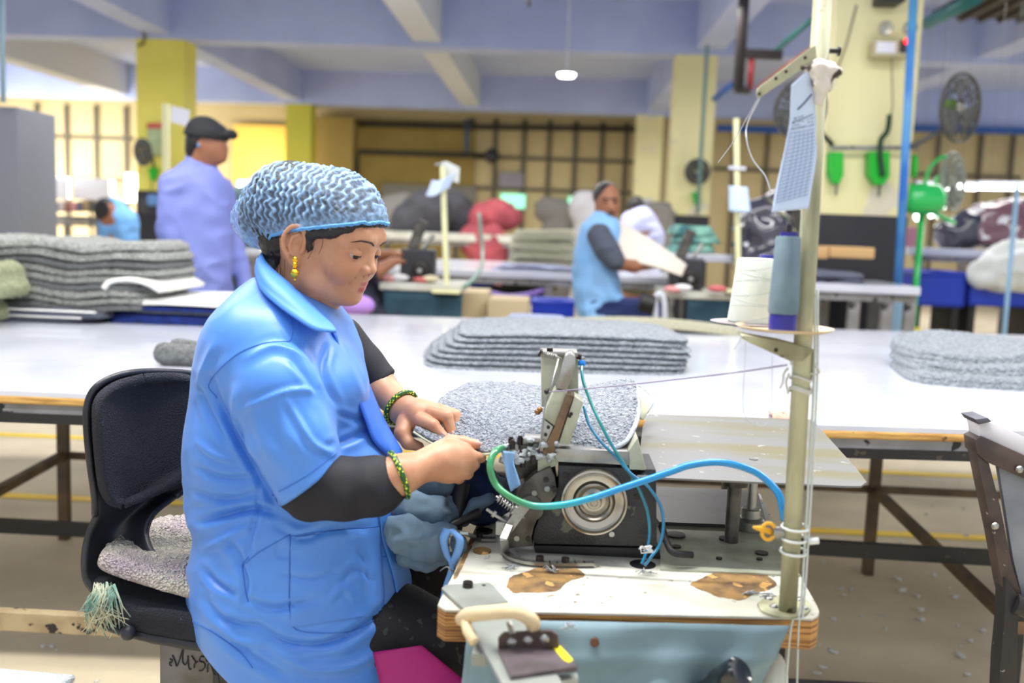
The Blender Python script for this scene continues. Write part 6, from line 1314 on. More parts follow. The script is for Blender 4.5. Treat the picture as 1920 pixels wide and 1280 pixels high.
for dx, dy in ((-.12, -.12), (.12, -.12), (-.12, .12), (.12, .12)): MB().cyl((sc.x + dx, Y2 + dy, 0), (sc.x + dx * .7, Y2 + dy * .7, sc.z - .03), .014, n=10).build('leg', m_blk, st)
# --- worker mostly hidden behind the woman's face
Y4 = 5.6
man = empty('person', P(690, 760, Y4).xy.to_3d(), 'person in dark clothes mostly hidden behind the woman, arms reaching to a distant machine', 'person')
def f(S):
    S.ell(P(650, 420, Y4), (.08, .08, .11), 0); S.chain(pc([(650, 445, Y4), (660, 480, Y4), (665, 590, Y4)]), [.055, .12, .13], .04)
    S.chain(pc([(680, 490, Y4 - .15), (706, 510, Y4 - .16), (735, 492, Y4 - .1)]), [.05, .042, .03], .02); S.chain(pc([(680, 478, Y4 + .15), (710, 480, Y4 + .1), (738, 476, Y4 + .05)]), [.045, .036, .028], .02)
    S.ell(P(743, 489, Y4 - .08), (.045, .03, .022), .015); S.ell(P(745, 477, Y4 + .04), (.045, .03, .02), .015)
    for i in range(4): S.cap(P(748, 486 + i * 2, Y4 - .1 + i * .015), P(760, 489 + i * 2.4, Y4 - .1 + i * .015), .009, .008, .005)
blob([(610, 390, Y4 - .1), (770, 600, Y4)], .013, f, 'body', m_skd, man)
def f(S):
    stack(S, rowsof([(462, 640, 690, .12), (500, 632, 700, .17), (560, 640, 720, .17), (600, 645, 745, .2), (640, 650, 760, .2)], Y4), 2.2, .02); S.chain(pc([(675, 480, Y4 - .14), (698, 508, Y4 - .16)]), [.065, .055], .02); a = P(670, 620, Y4); k = P(745, 600, Y4); S.chain([a, k, (k.x, k.y, .12)], [.14, .12, .07], .03)
blob([(610, 450, Y4 - .1), (790, 800, Y4 + .1)], .014, f, 'dark_dress', mat('dark_navy_dress', (40, 42, 60), .8), man, (.008, 8, 9))
S_ = MB().ball(P(668, 572, Y4 - .25), .09, 14, (1.2, .7, .7)).build('lilac_scarf', mat('lilac_scarf', (196, 150, 236), .8), man, smooth=True)
# --- bent worker far left, in pale blue
Y5 = 9.0
man = empty('person', P(215, 560, Y5).xy.to_3d(), 'person in a bright blue top bending down in the far left distance', 'person')
blob([(180, 370, Y5), (250, 620, Y5)], .02, lambda S: (S.ell(P(200, 396, Y5 - .1), (.09, .09, .11), 0), S.chain(pc([(205, 400, Y5), (218, 420, Y5), (220, 460, Y5)]), [.08, .15, .16], .04), S.chain([P(220, 460, Y5), Vector((P(220, 460, Y5).x, Y5, .1))], [.14, .07], .04), S.chain(pc([(205, 415, Y5 - .15), (192, 432, Y5 - .2)]), [.05, .04], .03)), 'body', m_skd, man)
blob([(180, 370, Y5), (250, 480, Y5)], .02, lambda S: S.chain(pc([(212, 394, Y5), (222, 418, Y5), (222, 455, Y5)]), [.12, .17, .18], .04), 'top', mat('bright_blue_top', (112, 168, 226), .8), man, (.01, 7, 1))
blob([(180, 370, Y5), (230, 430, Y5)], .018, lambda S: S.ell(P(197, 394, Y5 - .09), (.105, .10, .12), 0), 'hair', m_hair, man)
Y6 = 9.3
man = empty('person', P(1200, 640, Y6).xy.to_3d(), 'person in a pale lilac top, only head and shoulders showing behind the beige sheet', 'person')
blob([(1160, 370, Y6), (1240, 640, Y6)], .02, lambda S: (S.ell(P(1192, 393, Y6), (.08, .08, .11), 0), S.chain([P(1196, 408, Y6), P(1200, 430, Y6), P(1202, 500, Y6), Vector((P(1202, 500, Y6).x, Y6, .1))], [.07, .17, .17, .13], .04)), 'body', m_skd, man)
blob([(1150, 380, Y6), (1250, 520, Y6)], .02, lambda S: S.chain(pc([(1198, 420, Y6), (1204, 450, Y6), (1204, 510, Y6)]), [.17, .20, .20], .04), 'top', mat('pale_lilac_top', (196, 200, 236), .8), man, (.01, 7, 1))
blob([(1170, 370, Y6), (1220, 400, Y6)], .018, lambda S: S.ell(P(1192, 388, Y6 + .01), (.09, .09, .11), 0), 'hair', m_hair, man)
# ---------------------------------------------------------------- machines and desks of the second row
def workstation(px, Y, lab, deskz, x0, x1, skirt, pole, top, papers):
    k = mm(Y); ds = empty('sewing_desk', P((x0 + x1) / 2, 640, Y).xy.to_3d(), lab + ' sewing desk cluttered with cloth scraps', 'desk'); a, c = P(x0, deskz, Y), P(x1, deskz, Y); z = (a.z + c.z) / 2
    MB().box(((a.x + c.x) / 2, Y + .25, z - .02), (c.x - a.x, .55, .04), None, .006).build('board', m_lamw, ds)
    for xx in (a.x + .05, c.x - .05): MB().box((xx, Y + .3, (z - .04) / 2), (.04, .04, z - .04)).build('leg', m_blk, ds)
    sa, sb = P(skirt[0], deskz + 6, Y), P(skirt[1], deskz + 6, Y); b = MB(); b.grid(lambda u, v: (sa.x + (sb.x - sa.x) * u, Y - .01 - .02 * math.sin(u * 14) * v, z - .04 - .42 * v), 30, 8); tag(b.build('skirt_cloth', mat('dark_teal_cloth', (44, 78, 92), .85, c2=(34, 64, 78), nscale=6), None, smooth=True, solid=.006), lab + ' dark teal skirt cloth under its desk', 'cloth')
    m = empty('overlock_machine', (P(px, deskz, Y).x, Y + .2, z), lab + ' dark overlock machine on its desk', 'sewing machine'); cx = P(px, deskz, Y).x
    MB().box((cx, Y + .2, z + .10), (.20, .14, .19), None, .012).build('housing', mat('black_cast_housing', (44, 44, 50), .4), m); MB().lathe([(0, 0), (.055, 0), (.06, .008), (.056, .03), (.03, .034), (.018, .02), (0, .02)], (cx + .02, Y + .135, z + .07), (0, -1, 0), n=30).build('handwheel', m_scr, m, angle=35)
    MB().lathe([(0, 0), (.018, 0), (.016, .01), (0, .012)], (cx + .02, Y + .11, z + .07), (0, -1, 0), n=16).build('wheel_hub', m_steel, m, angle=35)
    MB().bar((cx - .04, Y + .2, z + .19), (cx + .02, Y + .2, z + .36), .05, .06, .006).build('arm', m_dsteel, m); MB().box((cx - .12, Y + .18, z + .13), (.08, .08, .05), None, .01).build('throat_plate', m_steel, m); MB().cyl((cx + .03, Y + .16, z + .2), (cx + .09, Y + .16, z + .28), .014, n=12).build('spring_post', m_steel, m, angle=40)
    b_, t_ = P(*pole[0], Y), P(*pole[1], Y); s = empty('thread_stand', b_, lab + ' cream thread stand pole', 'thread stand'); MB().bar(b_, t_, .035, .03, .004).build('pole', mat('cream_pole', (226, 224, 176), .5), s); MB().box(b_, (.16, .14, .02), None, .004).build('foot_flange', mat('cream_pole', (0, 0, 0)), s)
    return s
s2 = workstation(775, 5.5, 'left background', 532, 712, 868, (720, 868), ((838, 546), (830, 312)), None, None)
tag(MB().grid(lambda u, v: P(798 + 44 * u + 12 * (1 - v) , 367 - 30 * (1 - v) - 9 * u + 4 * math.sin(u * 5), 5.44 - .03 * math.sin(u * 4)), 12, 10).build('work_sheet', m_paper, None, smooth=True, solid=.002), 'pale blue sheet curling on the left background thread stand', 'paper')
MB().prism([P(*q, 5.52) for q in ((826, 304), (838, 302), (862, 314), (860, 344), (848, 340), (828, 334))], (0, .02, 0), .004).build('clip_board', mat('pale_grey_board', (206, 210, 206), .5), s2); MB().bar(P(816, 308, 5.5), P(828, 308, 5.5), .012, .012).build('top_arm', m_steel, s2)
s3 = workstation(1292, 5.7, 'middle background', 548, 1244, 1388, (1288, 1386), ((1384, 546), (1380, 222)), None, None)
MB().bar(P(1366, 314, 5.68), P(1398, 316, 5.68), .02, .02).build('cross_arm', m_lam, s3)
tag(MB().grid(lambda u, v: P(1366 + 36 * u - 2 * v * (1 - u) * 3 + 6 * v, 348 + 48 * v + 3 * u, 5.64 - .02 * math.sin(u * 3)), 8, 10).build('work_sheet', m_paper, None, smooth=True, solid=.002), 'pale blue sheet on the middle background thread stand', 'paper')
tag(MB().grid(lambda u, v: P(1148 + 140 * u + 10 * v - 20 * u * v, 405 + 92 * u ** .9 + 78 * v * (1 - .72 * u) - 6 * math.sin(u * 3), 5.86 - .25 * v * (1 - u) - .2 * u), 26, 16).build('sheet_panel', mat('beige_backing_sheet', (224, 214, 200), .85), None, smooth=True, solid=.012), 'large beige sheet held up by the seated man and fed to his machine', 'rug')
for i, (x, y) in enumerate(((726, 522), (750, 520), (790, 524), (806, 522), (1262, 542), (1280, 539), (1345, 541))):
    p = P(x, y, 5.62); tag(MB().ball(p, .035, 12, (1.6, 1, .6)).build('cloth_scrap', mat('scrap_%s' % ('pink', 'white', 'red', 'cream')[i % 4], ((232, 160, 160), (236, 236, 236), (206, 110, 110), (226, 214, 180))[i % 4], .9), None, smooth=True),
        ('white', 'white', 'red', 'cream', 'white', 'white', 'red')[i] and '%s cloth scrap, %s of those on the %s background desk' % (('pink', 'white', 'red', 'cream', 'pink', 'white', 'red')[i], ('leftmost', 'second from left', 'third from left', 'rightmost', 'leftmost', 'middle', 'rightmost')[i], 'left' if i < 4 else 'middle'), 'cloth', 'cloth scraps on the background desks')
tag(MB().tube([P(*q) for q in spline([(1229, 780, 5.5), (1229, 596, 5.5), (1228, 562, 5.5), (1236, 550, 5.5), (1244, 562, 5.5), (1246, 596, 5.5), (1246, 780, 5.5)], 6)], .018, 10).build('bent_pipe_frame', m_lam, None, smooth=True), 'white bent pipe frame between the seated man and the middle desk', 'frame')
b = MB(); b.cyl(P(1200, 565, 5.5), P(1226, 572, 5.5), .055, n=20); tag(b.build('motor', m_blk, None, angle=40), 'black round motor beside the white bent pipe frame', 'motor')
# ---------------------------------------------------------------- second long table and the things on and under it
def ptable(name, lab, x0, x1, yf, Yf, dep, m_top, legs, th=.05, mleg=m_steelpaint):
    a, c = P(x0, yf, Yf), P(x1, yf, Yf); z = (a.z + c.z) / 2; t = empty(name, ((a.x + c.x) / 2, Yf + dep / 2, 0), lab, 'table')
    MB().box(((a.x + c.x) / 2, Yf + dep / 2, z - th / 2), (c.x - a.x, dep, th), None, .006).build('table_top', m_top, t); MB().box(((a.x + c.x) / 2, Yf + .04, z - th - .025), (c.x - a.x - .1, .03, .04)).build('apron', mleg, t)
    for px in legs:
        q = P(px, yf, Yf)
        for dy in (.06, dep - .06): MB().box((q.x, Yf + dy, (z - th) / 2), (.06, .05, z - th)).build('leg', mleg, t)
    return t, z
m_bluebin = mat('royal_blue_plastic', (20, 58, 190), .35); m_carton = mat('brown_carton', (198, 160, 108), .8)
t2, z2 = ptable('packing_table', 'long white packing table behind the centre pile of rugs', 600, 1300, 508, 6.9, 2.0, m_lam, (760, 1030, 1290))
t3, z3 = ptable('packing_table', 'grey legged white table right of the thread stand pole', 1512, 1728, 534, 5.7, .75, m_lam, (1530, 1610, 1672, 1716))
t4, z4 = ptable('packing_table', 'pale table crossing the far middle distance behind the dark heaps', 640, 1000, 436, 11.0, 1.0, m_lamw, (700, 840, 960), .09)
t5, z5 = ptable('packing_table', 'white table far right above the blue bins', 1705, 1960, 468, 7.8, 1.0, m_lam, (1730, 1900), .06)
t6, z6 = ptable('work_bench', 'grey bench with boxes at the far left', 62, 190, 404, 13.5, .8, m_steelpaint, (75, 180), .1)
t7, z7 = ptable('packing_table', 'white table behind the man in the black cap', 380, 640, 470, 8.2, 1.6, m_lam, (470, 600))
def rugs(px0, px1, zb, Y, dep, n, th, m, what, grp, seed):
    a, c = P(px0, 470, Y), P(px1, 470, Y)
    for i in range(n):
        k = n - 1 - i; L = (c.x - a.x) * (1 - .04 * i) ; o = link('folded_rug', rug_mesh((a.x + c.x) / 2 + random.uniform(-.02, .02), Y + dep / 2, L, dep, random.uniform(-.03, .03), zb + i * th, th * 1.05, sag=lambda x, y, i=i: .008 * np.sin(x * 7 + i * 2), res=.035, amp=.006, ts=20, seed=seed + i, p=5, e0=th * .5), m)
        tag(o, '%s, %s' % (what, (ORD[k] if k < n - 1 else 'lowest') if n > 1 else 'single') , 'rug', grp)
rugs(950, 1092, z2 + .001, 7.2, .8, 4, .075, m_cream_r, 'cream folded rug behind the seated man', 'cream rugs on the packing table', 200)
rugs(925, 1085, z2 + .001, 6.95, .22, 2, .022, mat('lavender_grey_felt', (150, 154, 180), .9), 'flat lavender grey felt in front of the cream rugs', 'grey felts on the packing table', 210)
rugs(1534, 1640, z3 + .001, 5.75, .5, 3, .024, mat('charcoal_rug', (92, 96, 112), .9), 'charcoal flat rug on the grey legged table', 'charcoal rugs on the grey legged table', 220)
rugs(1262, 1352, P(1300, 474, 6.4).z, 6.4, .5, 3, .06, mat('teal_and_mint_rug', (60, 118, 122), .9, c2=(150, 206, 186), nscale=4), 'teal and mint rug behind the middle machine', 'teal rugs behind the machine', 230)
MB_ = lambda: MB()
q = P(1305, 474, 6.4); tag(MB().box((q.x, 6.65, q.z - .03), (.5, .6, .05), None, .005).build('rug_shelf', m_lam, None), 'white shelf carrying the teal and mint rugs', 'shelf'); MB().box((q.x, 6.65, (q.z - .055) / 2), (.06, .06, q.z - .055)).build('leg', m_blk, [o for o in bpy.data.objects if o.name == 'rug_shelf'][0])
def pbox(name, lab, cat, x0, y0, x1, y1, Y, dep, m, grp=None, bev=.01):
    a, c = P(x0, y0, Y), P(x1, y1, Y)
    if y1 > 599: c.z = 0.0
    o = MB().box(((a.x + c.x) / 2, Y + dep / 2, (a.z + c.z) / 2), (abs(c.x - a.x), dep, abs(a.z - c.z)), None, min(bev, abs(a.z - c.z) * .2)).build(name, m, None, angle=40)
    return tag(o, lab, cat, grp)
def heap(name, lab, cat, L, rs, m, fold=(.02, 5, 1), h=.03, grp=None, zmin=None, foot=False):
    A_ = pc(L)
    if foot: A_.append((A_[-1][0], A_[-1][1], rs[-1] * .85)); rs = list(rs) + [rs[-1]]
    lo_, hi_ = bbox(A_, max(rs) + .06); S = Sdf(lo_, hi_, h); S.chain(A_, rs, .06); V, F = S.mesh(); V = relax(V, F, 1); V = folds(V, vnormals(V, F), *fold); V[:, 2] = np.maximum(V[:, 2], zmin if zmin is not None else V[:, 2].min()); return tag(link(name, from_np(V, F), m), lab, cat, grp)
m_dk = mat('dark_grey_bundle', (82, 82, 88), .9, c2=(64, 64, 70), nscale=3); m_mg = mat('mid_grey_bundle', (132, 128, 122), .9); m_pk = mat('coral_pink_bundle', (186, 88, 96), .9, c2=(150, 68, 78), nscale=3)
heap('cloth_bundle', 'large dark grey bundle just left of the background pole', 'bundle', [(770, 415, 11.3), (800, 400, 11.3), (815, 412, 11.3)], [.22, .26, .2], m_dk, zmin=z4 + .002)
heap('cloth_bundle', 'brownish grey bundle right of the blue hairnet', 'bundle', [(738, 405, 11.5), (760, 398, 11.5)], [.24, .22], m_mg, zmin=z4 + .002)
heap('cloth_bundle', 'dark bundle at the right side of the background pole', 'bundle', [(850, 400, 11.6), (870, 412, 11.6)], [.26, .2], m_dk, zmin=z4 + .002)
heap('cloth_bundle', 'coral pink bundle on the far table', 'bundle', [(905, 408, 11.4), (935, 402, 11.4), (958, 410, 11.4)], [.17, .18, .13], m_pk, zmin=z4 + .002)
heap('cloth_bundle', 'dull pink sack standing under the far table', 'bundle', [(890, 452, 11.2), (920, 455, 11.2)], [.2, .2], m_pk, foot=True)
heap('cloth_bundle', 'grey bundle left of the seated man head', 'bundle', [(1025, 392, 12.6), (1050, 396, 12.6), (1040, 440, 12.6), (1040, 520, 12.6)], [.16, .14, .18, .2], m_mg, foot=True)
heap('cloth_bundle', 'light grey bundle right behind the seated man head', 'bundle', [(1098, 392, 11.0), (1108, 402, 11.0), (1104, 460, 11.0), (1104, 560, 11.0)], [.2, .2, .2, .2], mat('light_grey_bundle', (170, 168, 170), .9), foot=True)
heap('cloth_bundle', 'grey bundle between the two narrow cream columns', 'bundle', [(1225, 400, 12.0), (1240, 404, 12.0), (1235, 460, 12.0), (1235, 540, 12.0)], [.16, .16, .18, .18], m_mg, foot=True)
heap('plastic_wrapped_bale', 'dark bale in shiny plastic left of the thread cones', 'bale', [(1425, 420, 6.3), (1440, 470, 6.3), (1440, 520, 6.3)], [.16, .19, .2], mat('plastic_wrapped_dark', (60, 58, 72), .15, coat=.8, spots=((220, 224, 230), 9, .66)), (.03, 7, 2))
heap('plastic_wrapped_bale', 'dark bale in plastic right of the background blue sheet', 'bale', [(1462, 402, 7.7), (1482, 450, 7.7), (1482, 520, 7.7)], [.18, .2, .2], mat('plastic_wrapped_dark', (0, 0, 0)), (.03, 7, 3), foot=True)
heap('plastic_wrapped_bale', 'plastic topped bale above the far right table', 'bale', [(1840, 425, 8.2), (1900, 418, 8.2)], [.17, .2], mat('plastic_wrapped_maroon', (120, 84, 96), .15, coat=.8, spots=((226, 226, 232), 8, .6)), (.03, 6, 4))
heap('plastic_wrapped_bale', 'black plastic bale at the left end of the far right table', 'bale', [(1785, 438, 8.2), (1812, 430, 8.2)], [.13, .15], mat('plastic_wrapped_black', (44, 46, 62), .15, coat=.8), (.03, 6, 5))
pbox('pink_parcel', 'dusty pink parcel under the green fan', 'parcel', 1703, 425, 1728, 466, 7.9, .3, mat('dusty_pink', (176, 122, 140), .7))
for i, (x0, x1) in enumerate(((1532, 1553), (1556, 1640))): pbox('carton', 'brown carton, %s of the two lying on the charcoal rugs' % ('left' if i == 0 else 'right'), 'box', x0, 461, x1, 486, 5.95, .25, m_carton, 'cartons on the grey legged table')
def bin_(lab, x0, x1, y0, Y, hgt, grp='blue bins on the floor', dep=.5):
    a, c = P(x0, y0, Y), P(x1, y0, Y); t = empty('storage_bin', ((a.x + c.x) / 2, Y + dep / 2, 0), lab, 'bin', grp); z = a.z; w = c.x - a.x; b = MB(); z0 = z - hgt; cx, cy = (a.x + c.x) / 2, Y + dep / 2
    for (sx, sy, dx, dy) in ((w, .02, 0, -dep / 2), (w, .02, 0, dep / 2), (.02, dep, -w / 2, 0), (.02, dep, w / 2, 0)): b.box((cx + dx * .96, cy + dy * .96, z0 + hgt / 2), (sx, sy, hgt))
    b.box((cx, cy, z0 + .01), (w, dep, .02)).build('tub', m_bluebin, t); b = MB(); L = [(cx - w / 2, cy - dep / 2, z), (cx + w / 2, cy - dep / 2, z), (cx + w / 2, cy + dep / 2, z), (cx - w / 2, cy + dep / 2, z)]; b.tube(L, .02, 8, closed=True).build('lip', m_bluebin, t)
    b = MB()
    for dx in (-.4, .4): b.box((cx + dx * w, cy, z0 / 2), (.05, dep * .8, z0))
    b.build('stand', m_blk, t)
bin_('blue bin at the left of the right-hand row, under the far right table', 1722, 1812, 512, 7.3, .24); bin_('blue bin nearest the right border, filled with a white sack', 1820, 1960, 522, 7.3, .2)
bin_('blue bin under the packing table, left of the background pole', 706, 745, 522, 7.4, .2, dep=.4); bin_('blue bin under the packing table, right of the background pole', 846, 922, 518, 7.6, .18, dep=.4); bin_('low blue bin right of the brown cartons', 998, 1076, 566, 6.5, .16, dep=.25)
heap('sack', 'white sack bulging out of the blue bin at the right border', 'sack', [(1848, 512, 7.25), (1895, 500, 7.25), (1940, 498, 7.25)], [.11, .16, .17], mat('white_sack_cloth', (226, 228, 226), .8), (.03, 6, 7))
for i, (x0, y0, x1, y1, Y) in enumerate(((866, 546, 912, 600, 6.1), (914, 560, 990, 604, 6.0), (700, 470, 740, 486, 7.2))): pbox('carton', 'light brown carton, %s' % ('tall one beside the dark teal skirt cloth', 'wide one behind the centre pile', 'small one behind the woman face')[i], 'box', x0, y0, x1, y1, Y, .4, mat('pale_carton', (206, 186, 148), .8))
heap('cream_roll', 'cream roll stored under the long packing table', 'rug', [(962, 534, 7.6), (1030, 530, 7.6)], [.09, .09], m_cream_r, (.01, 8, 1)); heap('cream_roll', 'cream roll under the table right of the seated man', 'rug', [(1182, 536, 7.4), (1222, 534, 7.4)], [.07, .07], m_cream_r, (.01, 8, 1))
pbox('dark_crate', 'dark crate under the long packing table with a purple hose in front', 'crate', 912, 540, 1028, 572, 7.3, .5, m_black)
tag(MB().tube([P(*q) for q in spline([(908, 546, 6.8), (950, 556, 6.75), (990, 552, 6.8), (1018, 544, 6.85)], 6)], .02, 8).build('purple_hose', mat('purple_hose', (140, 110, 190), .4), None, smooth=True), 'sagging purple hose under the long packing table', 'hose')
tag(MB().tube([P(*q) for q in spline([(848, 545, 5.5), (880, 530, 5.6), (900, 505, 6.0), (905, 470, 6.4), (898, 400, 6.6)], 6)], .012, 8).build('green_hose', mat('grey_green_hose', (120, 158, 140), .4), None, smooth=True), 'grey green hose rising right of the background pole', 'hose')
tag(MB().bar(P(1150, 520, 6.85), P(1200, 764, 6.7), .07, .05).build('table_brace', m_lam, None), 'white slanting brace left of the seated man', 'brace')
# cyan flat bag behind the tall pile and white desk things behind man
a = P(262, 478, 4.75); tag(MB().box((a.x, 4.6, .86), (.26, .25, .12), None, .03).build('cyan_pack', mat('cyan_plastic', (130, 222, 226), .4), None), 'cyan plastic pack behind the tall left pile', 'bag')
pbox('grey_locker', 'tall grey locker at the left border', 'cabinet', -90, 196, 38, 452, 6.4, .5, mat('grey_locker_paint', (128, 132, 142), .6)); q = P(-30, 452, 6.4); [MB().box((q.x, 6.65, q.z / 2), (.4, .4, q.z - .002)).build('plinth', m_black, o) for o in [bpy.data.objects['grey_locker']]]
tag(MB().cyl(P(3, -40, 6.3), P(6, 192, 6.3), .016, n=10).build('conduit', mat('pale_blue_conduit', (140, 170, 186), .5), None, smooth=True), 'pale blue vertical conduit above the grey locker', 'pipe')
for i, (x0, y0, x1, y1) in enumerate(((70, 332, 126, 374), (136, 333, 204, 376))): pbox('white_board', 'white board at the far left, %s of the pair' % ('left' if i == 0 else 'right'), 'board', x0, y0, x1, y1, 13.2 + i * .2, .04, mat('glossy_white_board', (236, 236, 246), .3), 'white boards at the far left'); wb = [o for o in bpy.data.objects if o.name.startswith('white_board')][-1]; q_ = P((x0 + x1) / 2, y1 - 2, 13.22 + i * .2); MB().cyl(q_, (q_.x, q_.y, 0), .02, n=8).build('stand_leg', m_cage, wb)

bc = ((60, 64, 110), (150, 120, 80), (96, 96, 110), (200, 190, 190), (150, 96, 70), (206, 150, 150), (110, 110, 130), (176, 150, 110), (70, 74, 90)); x = 74
for i in range(9):
    w_ = (10, 13, 11, 14, 10, 12, 11, 13, 12)[i]; pbox('file_box', ('navy', 'tan', 'slate', 'pale', 'brown', 'pink', 'grey', 'khaki', 'dark')[i] + ' file box standing on the far left bench', 'box', x, 374 + (i * 5 % 7), x + w_ - 1, 397, 13.7, .3, mat('file_box_%s' % ('navy', 'tan', 'slate', 'pale', 'brown', 'pink', 'grey', 'khaki', 'dark')[i], bc[i], .7), 'file boxes on the far left bench'); x += w_
pbox('poster', 'green and red poster on the bright yellow column', 'poster', 275, 230, 305, 292, 12.74, .03, mat('poster_paper', (206, 214, 176), .7, c2=(150, 180, 120), nscale=3)); MB().prism([P(*v, 12.735) for v in ((275, 230), (305, 230), (305, 241), (275, 241))], (0, .004, 0)).build('red_heading', mat('poster_red', (206, 96, 88), .7), [o for o in bpy.data.objects if o.name == 'poster'][0])
q = P(314, 440, 7.0); o = empty('sign_post', (q.x, 7.0, 0), 'pale sign post with a white sheet beside the black cap', 'sign'); MB().bar((q.x, 7.0, 0), P(311, 195, 7.0), .05, .04).build('post', mat('cream_pole', (0, 0, 0)), o); MB().prism([P(*v, 6.97) for v in ((321, 198), (355, 206), (352, 238), (320, 228))], (0, .01, 0)).build('white_sheet', mat('white_sheet', (232, 234, 246), .6), o)
pbox('cloth_bundle', 'dark low clutter at the foot of the yellow column', 'bundle', 262, 372, 300, 400, 12.2, .5, m_dk); pbox('blue_bag', 'small blue bag at the foot of the yellow column', 'bag', 274, 364, 298, 386, 12.0, .2, mat('blue_bag_cloth', (96, 140, 200), .7), bev=.05)
heap('cloth_bundle', 'teal dark heap behind the man in the black cap, left of the hairnet', 'bundle', [(432, 372, 8.9), (470, 380, 8.9), (450, 440, 8.9)], [.13, .13, .16], mat('dark_teal_heap', (70, 90, 96), .9), (.03, 6, 8), foot=True)
# ---------------------------------------------------------------- fans, boxes and lights
m_blade = mat('grey_fan_blade', (120, 122, 120), .5); m_fgreen = mat('bright_green_plastic', (20, 180, 40), .35); m_mossy = mat('mossy_green_motor', (110, 158, 40), .6); m_gfan = mat('mint_green_enamel', (40, 196, 96), .25, coat=.4)
def fan(lab, px, py, Y, rpx, axis, m_motor, mount=None, rcage=m_cage, stand=None, grp=None):
    c_ = P(px, py, Y); r = rpx * mm(Y); ax_ = Vector(axis).normalized(); u = ax_.orthogonal().normalized(); v = ax_.cross(u); t = empty('fan', c_, lab, 'fan', grp); w_ = .004 * max(1, Y / 5)
    b = MB()
    for k_, off in ((1, 0), (1, .05 * r), (.8, .16 * r), (.55, .22 * r), (.3, .26 * r), (.8, -.16 * r), (.5, -.22 * r)): b.tube([c_ + ax_ * off + (u * math.cos(a) + v * math.sin(a)) * r * k_ for a in np.linspace(0, 2 * math.pi, 32, endpoint=False)], w_ * (1.6 if k_ == 1 else 1), 6, closed=True)
    for i in range(20):
        a = i * math.pi / 10; d = u * math.cos(a) + v * math.sin(a); b.tube([c_ + ax_ * .26 * r + d * r * .3, c_ + ax_ * .20 * r + d * r * .6, c_ + ax_ * .03 * r + d * r, c_ - ax_ * .2 * r + d * r * .55], w_ * .8, 5)
    b.build('guard', rcage, t, smooth=True); b = MB()
    for i in range(3):
        a0 = i * 2.094
        b.grid(lambda s, q: c_ + (u * math.cos(a0 + (s - .5) * 1.3 * (.5 + q * .6)) + v * math.sin(a0 + (s - .5) * 1.3 * (.5 + q * .6))) * r * (.15 + .72 * q) + ax_ * (s - .5) * .16 * r, 8, 6)
    b.build('blade', m_blade, t, smooth=True, solid=.004); MB().lathe([(0, .08 * r), (.16 * r, .06 * r), (.18 * r, -.05 * r), (0, -.05 * r)], c_, ax_, n=20).build('hub', mat('pale_hub', (214, 216, 200), .5), t, smooth=True)
    MB().lathe([(0, -.6 * r), (.18 * r, -.58 * r), (.26 * r, -.5 * r), (.26 * r, -.22 * r), (.2 * r, -.18 * r), (0, -.18 * r)], c_, ax_, n=22).build('motor', m_motor, t, smooth=True)
    if mount: MB().tube([c_ - ax_ * .4 * r] + [P(*q) for q in mount], .018, 8).build('mount_arm', m_cage, t, smooth=True)
    return t
fan('large wall fan with a mossy green motor, right of the wide cream column', 1800, 202, 6.5, 60, (.60, -.80, -.05), m_mossy, [(1775, 240, 6.5), (1735, 262, 6.5), (1700, 277, 6.5)])
fan('wall fan seen edge-on behind the thread stand paper', 1500, 205, 6.3, 52, (-.7, -.7, 0), m_cage, [(1530, 240, 6.4), (1560, 270, 6.55)])
fan('small fan on the cream column left of the thread stand', 1308, 322, 12.6, 22, (-.3, -.95, 0), m_mossy, [(1310, 345, 12.7)])
fan('small dark fan on the bright yellow column', 268, 285, 12.5, 24, (-.5, -.85, -.1), m_mossy, [(285, 290, 12.7), (290, 320, 12.75)])
t = fan('green pedestal fan under the tube lights at the right', 1786, 340, 7.0, 52, (.75, -.65, .05), m_gfan, rcage=mat('pale_fan_wire', (150, 156, 146), .5))
MB().lathe([(0, 0), (.08, .01), (.105, .05), (.105, .22), (.07, .27), (0, .28)], P(1692, 372, 6.7), (1, 0, .02), n=28).build('motor_housing', m_gfan, t, smooth=True); MB().tube([P(*q) for q in spline([(1733, 350, 6.8), (1742, 318, 6.8), (1760, 298, 6.8), (1775, 293, 6.8)], 6)], .014, 8).build('carry_bar', m_gfan, t, smooth=True)
q = P(1730, 384, 6.75); MB().cyl((q.x, q.y, 0.0), q, .022, n=12).build('stand_pole', m_gfan, t, smooth=True); MB().tube([P(*v) for v in spline([(1740, 385, 6.75), (1755, 400, 6.75), (1790, 418, 6.8)], 5)], .016, 8).build('tilt_arm', m_gfan, t, smooth=True); q = P(1722, 500, 6.7); MB().box((q.x, 6.7, .62), (.10, .03, .12), None, .005).build('yellow_tag', mat('yellow_tag', (236, 220, 40), .5), t)
def greenbox(lab, x0, x1, y0, y1, Y):
    t = empty('extinguisher_box', P((x0 + x1) / 2, y1, Y), lab, 'box', 'green boxes on the cream column'); m = (x0 + x1) / 2; MB().prism([P(x, y, Y) for x, y in ((x0, y0), (x1, y0), (x1, y1 - 16), (m + (x1 - x0) * .2, y1), (m - (x1 - x0) * .2, y1), (x0, y1 - 18))], (0, .1, 0), .006).build('box_body', m_fgreen, t); MB().cyl(P(m, y1, Y + .05), P(m - 2, y1 + 22, Y + .05), .008, n=8).build('tail', m_cage, t)
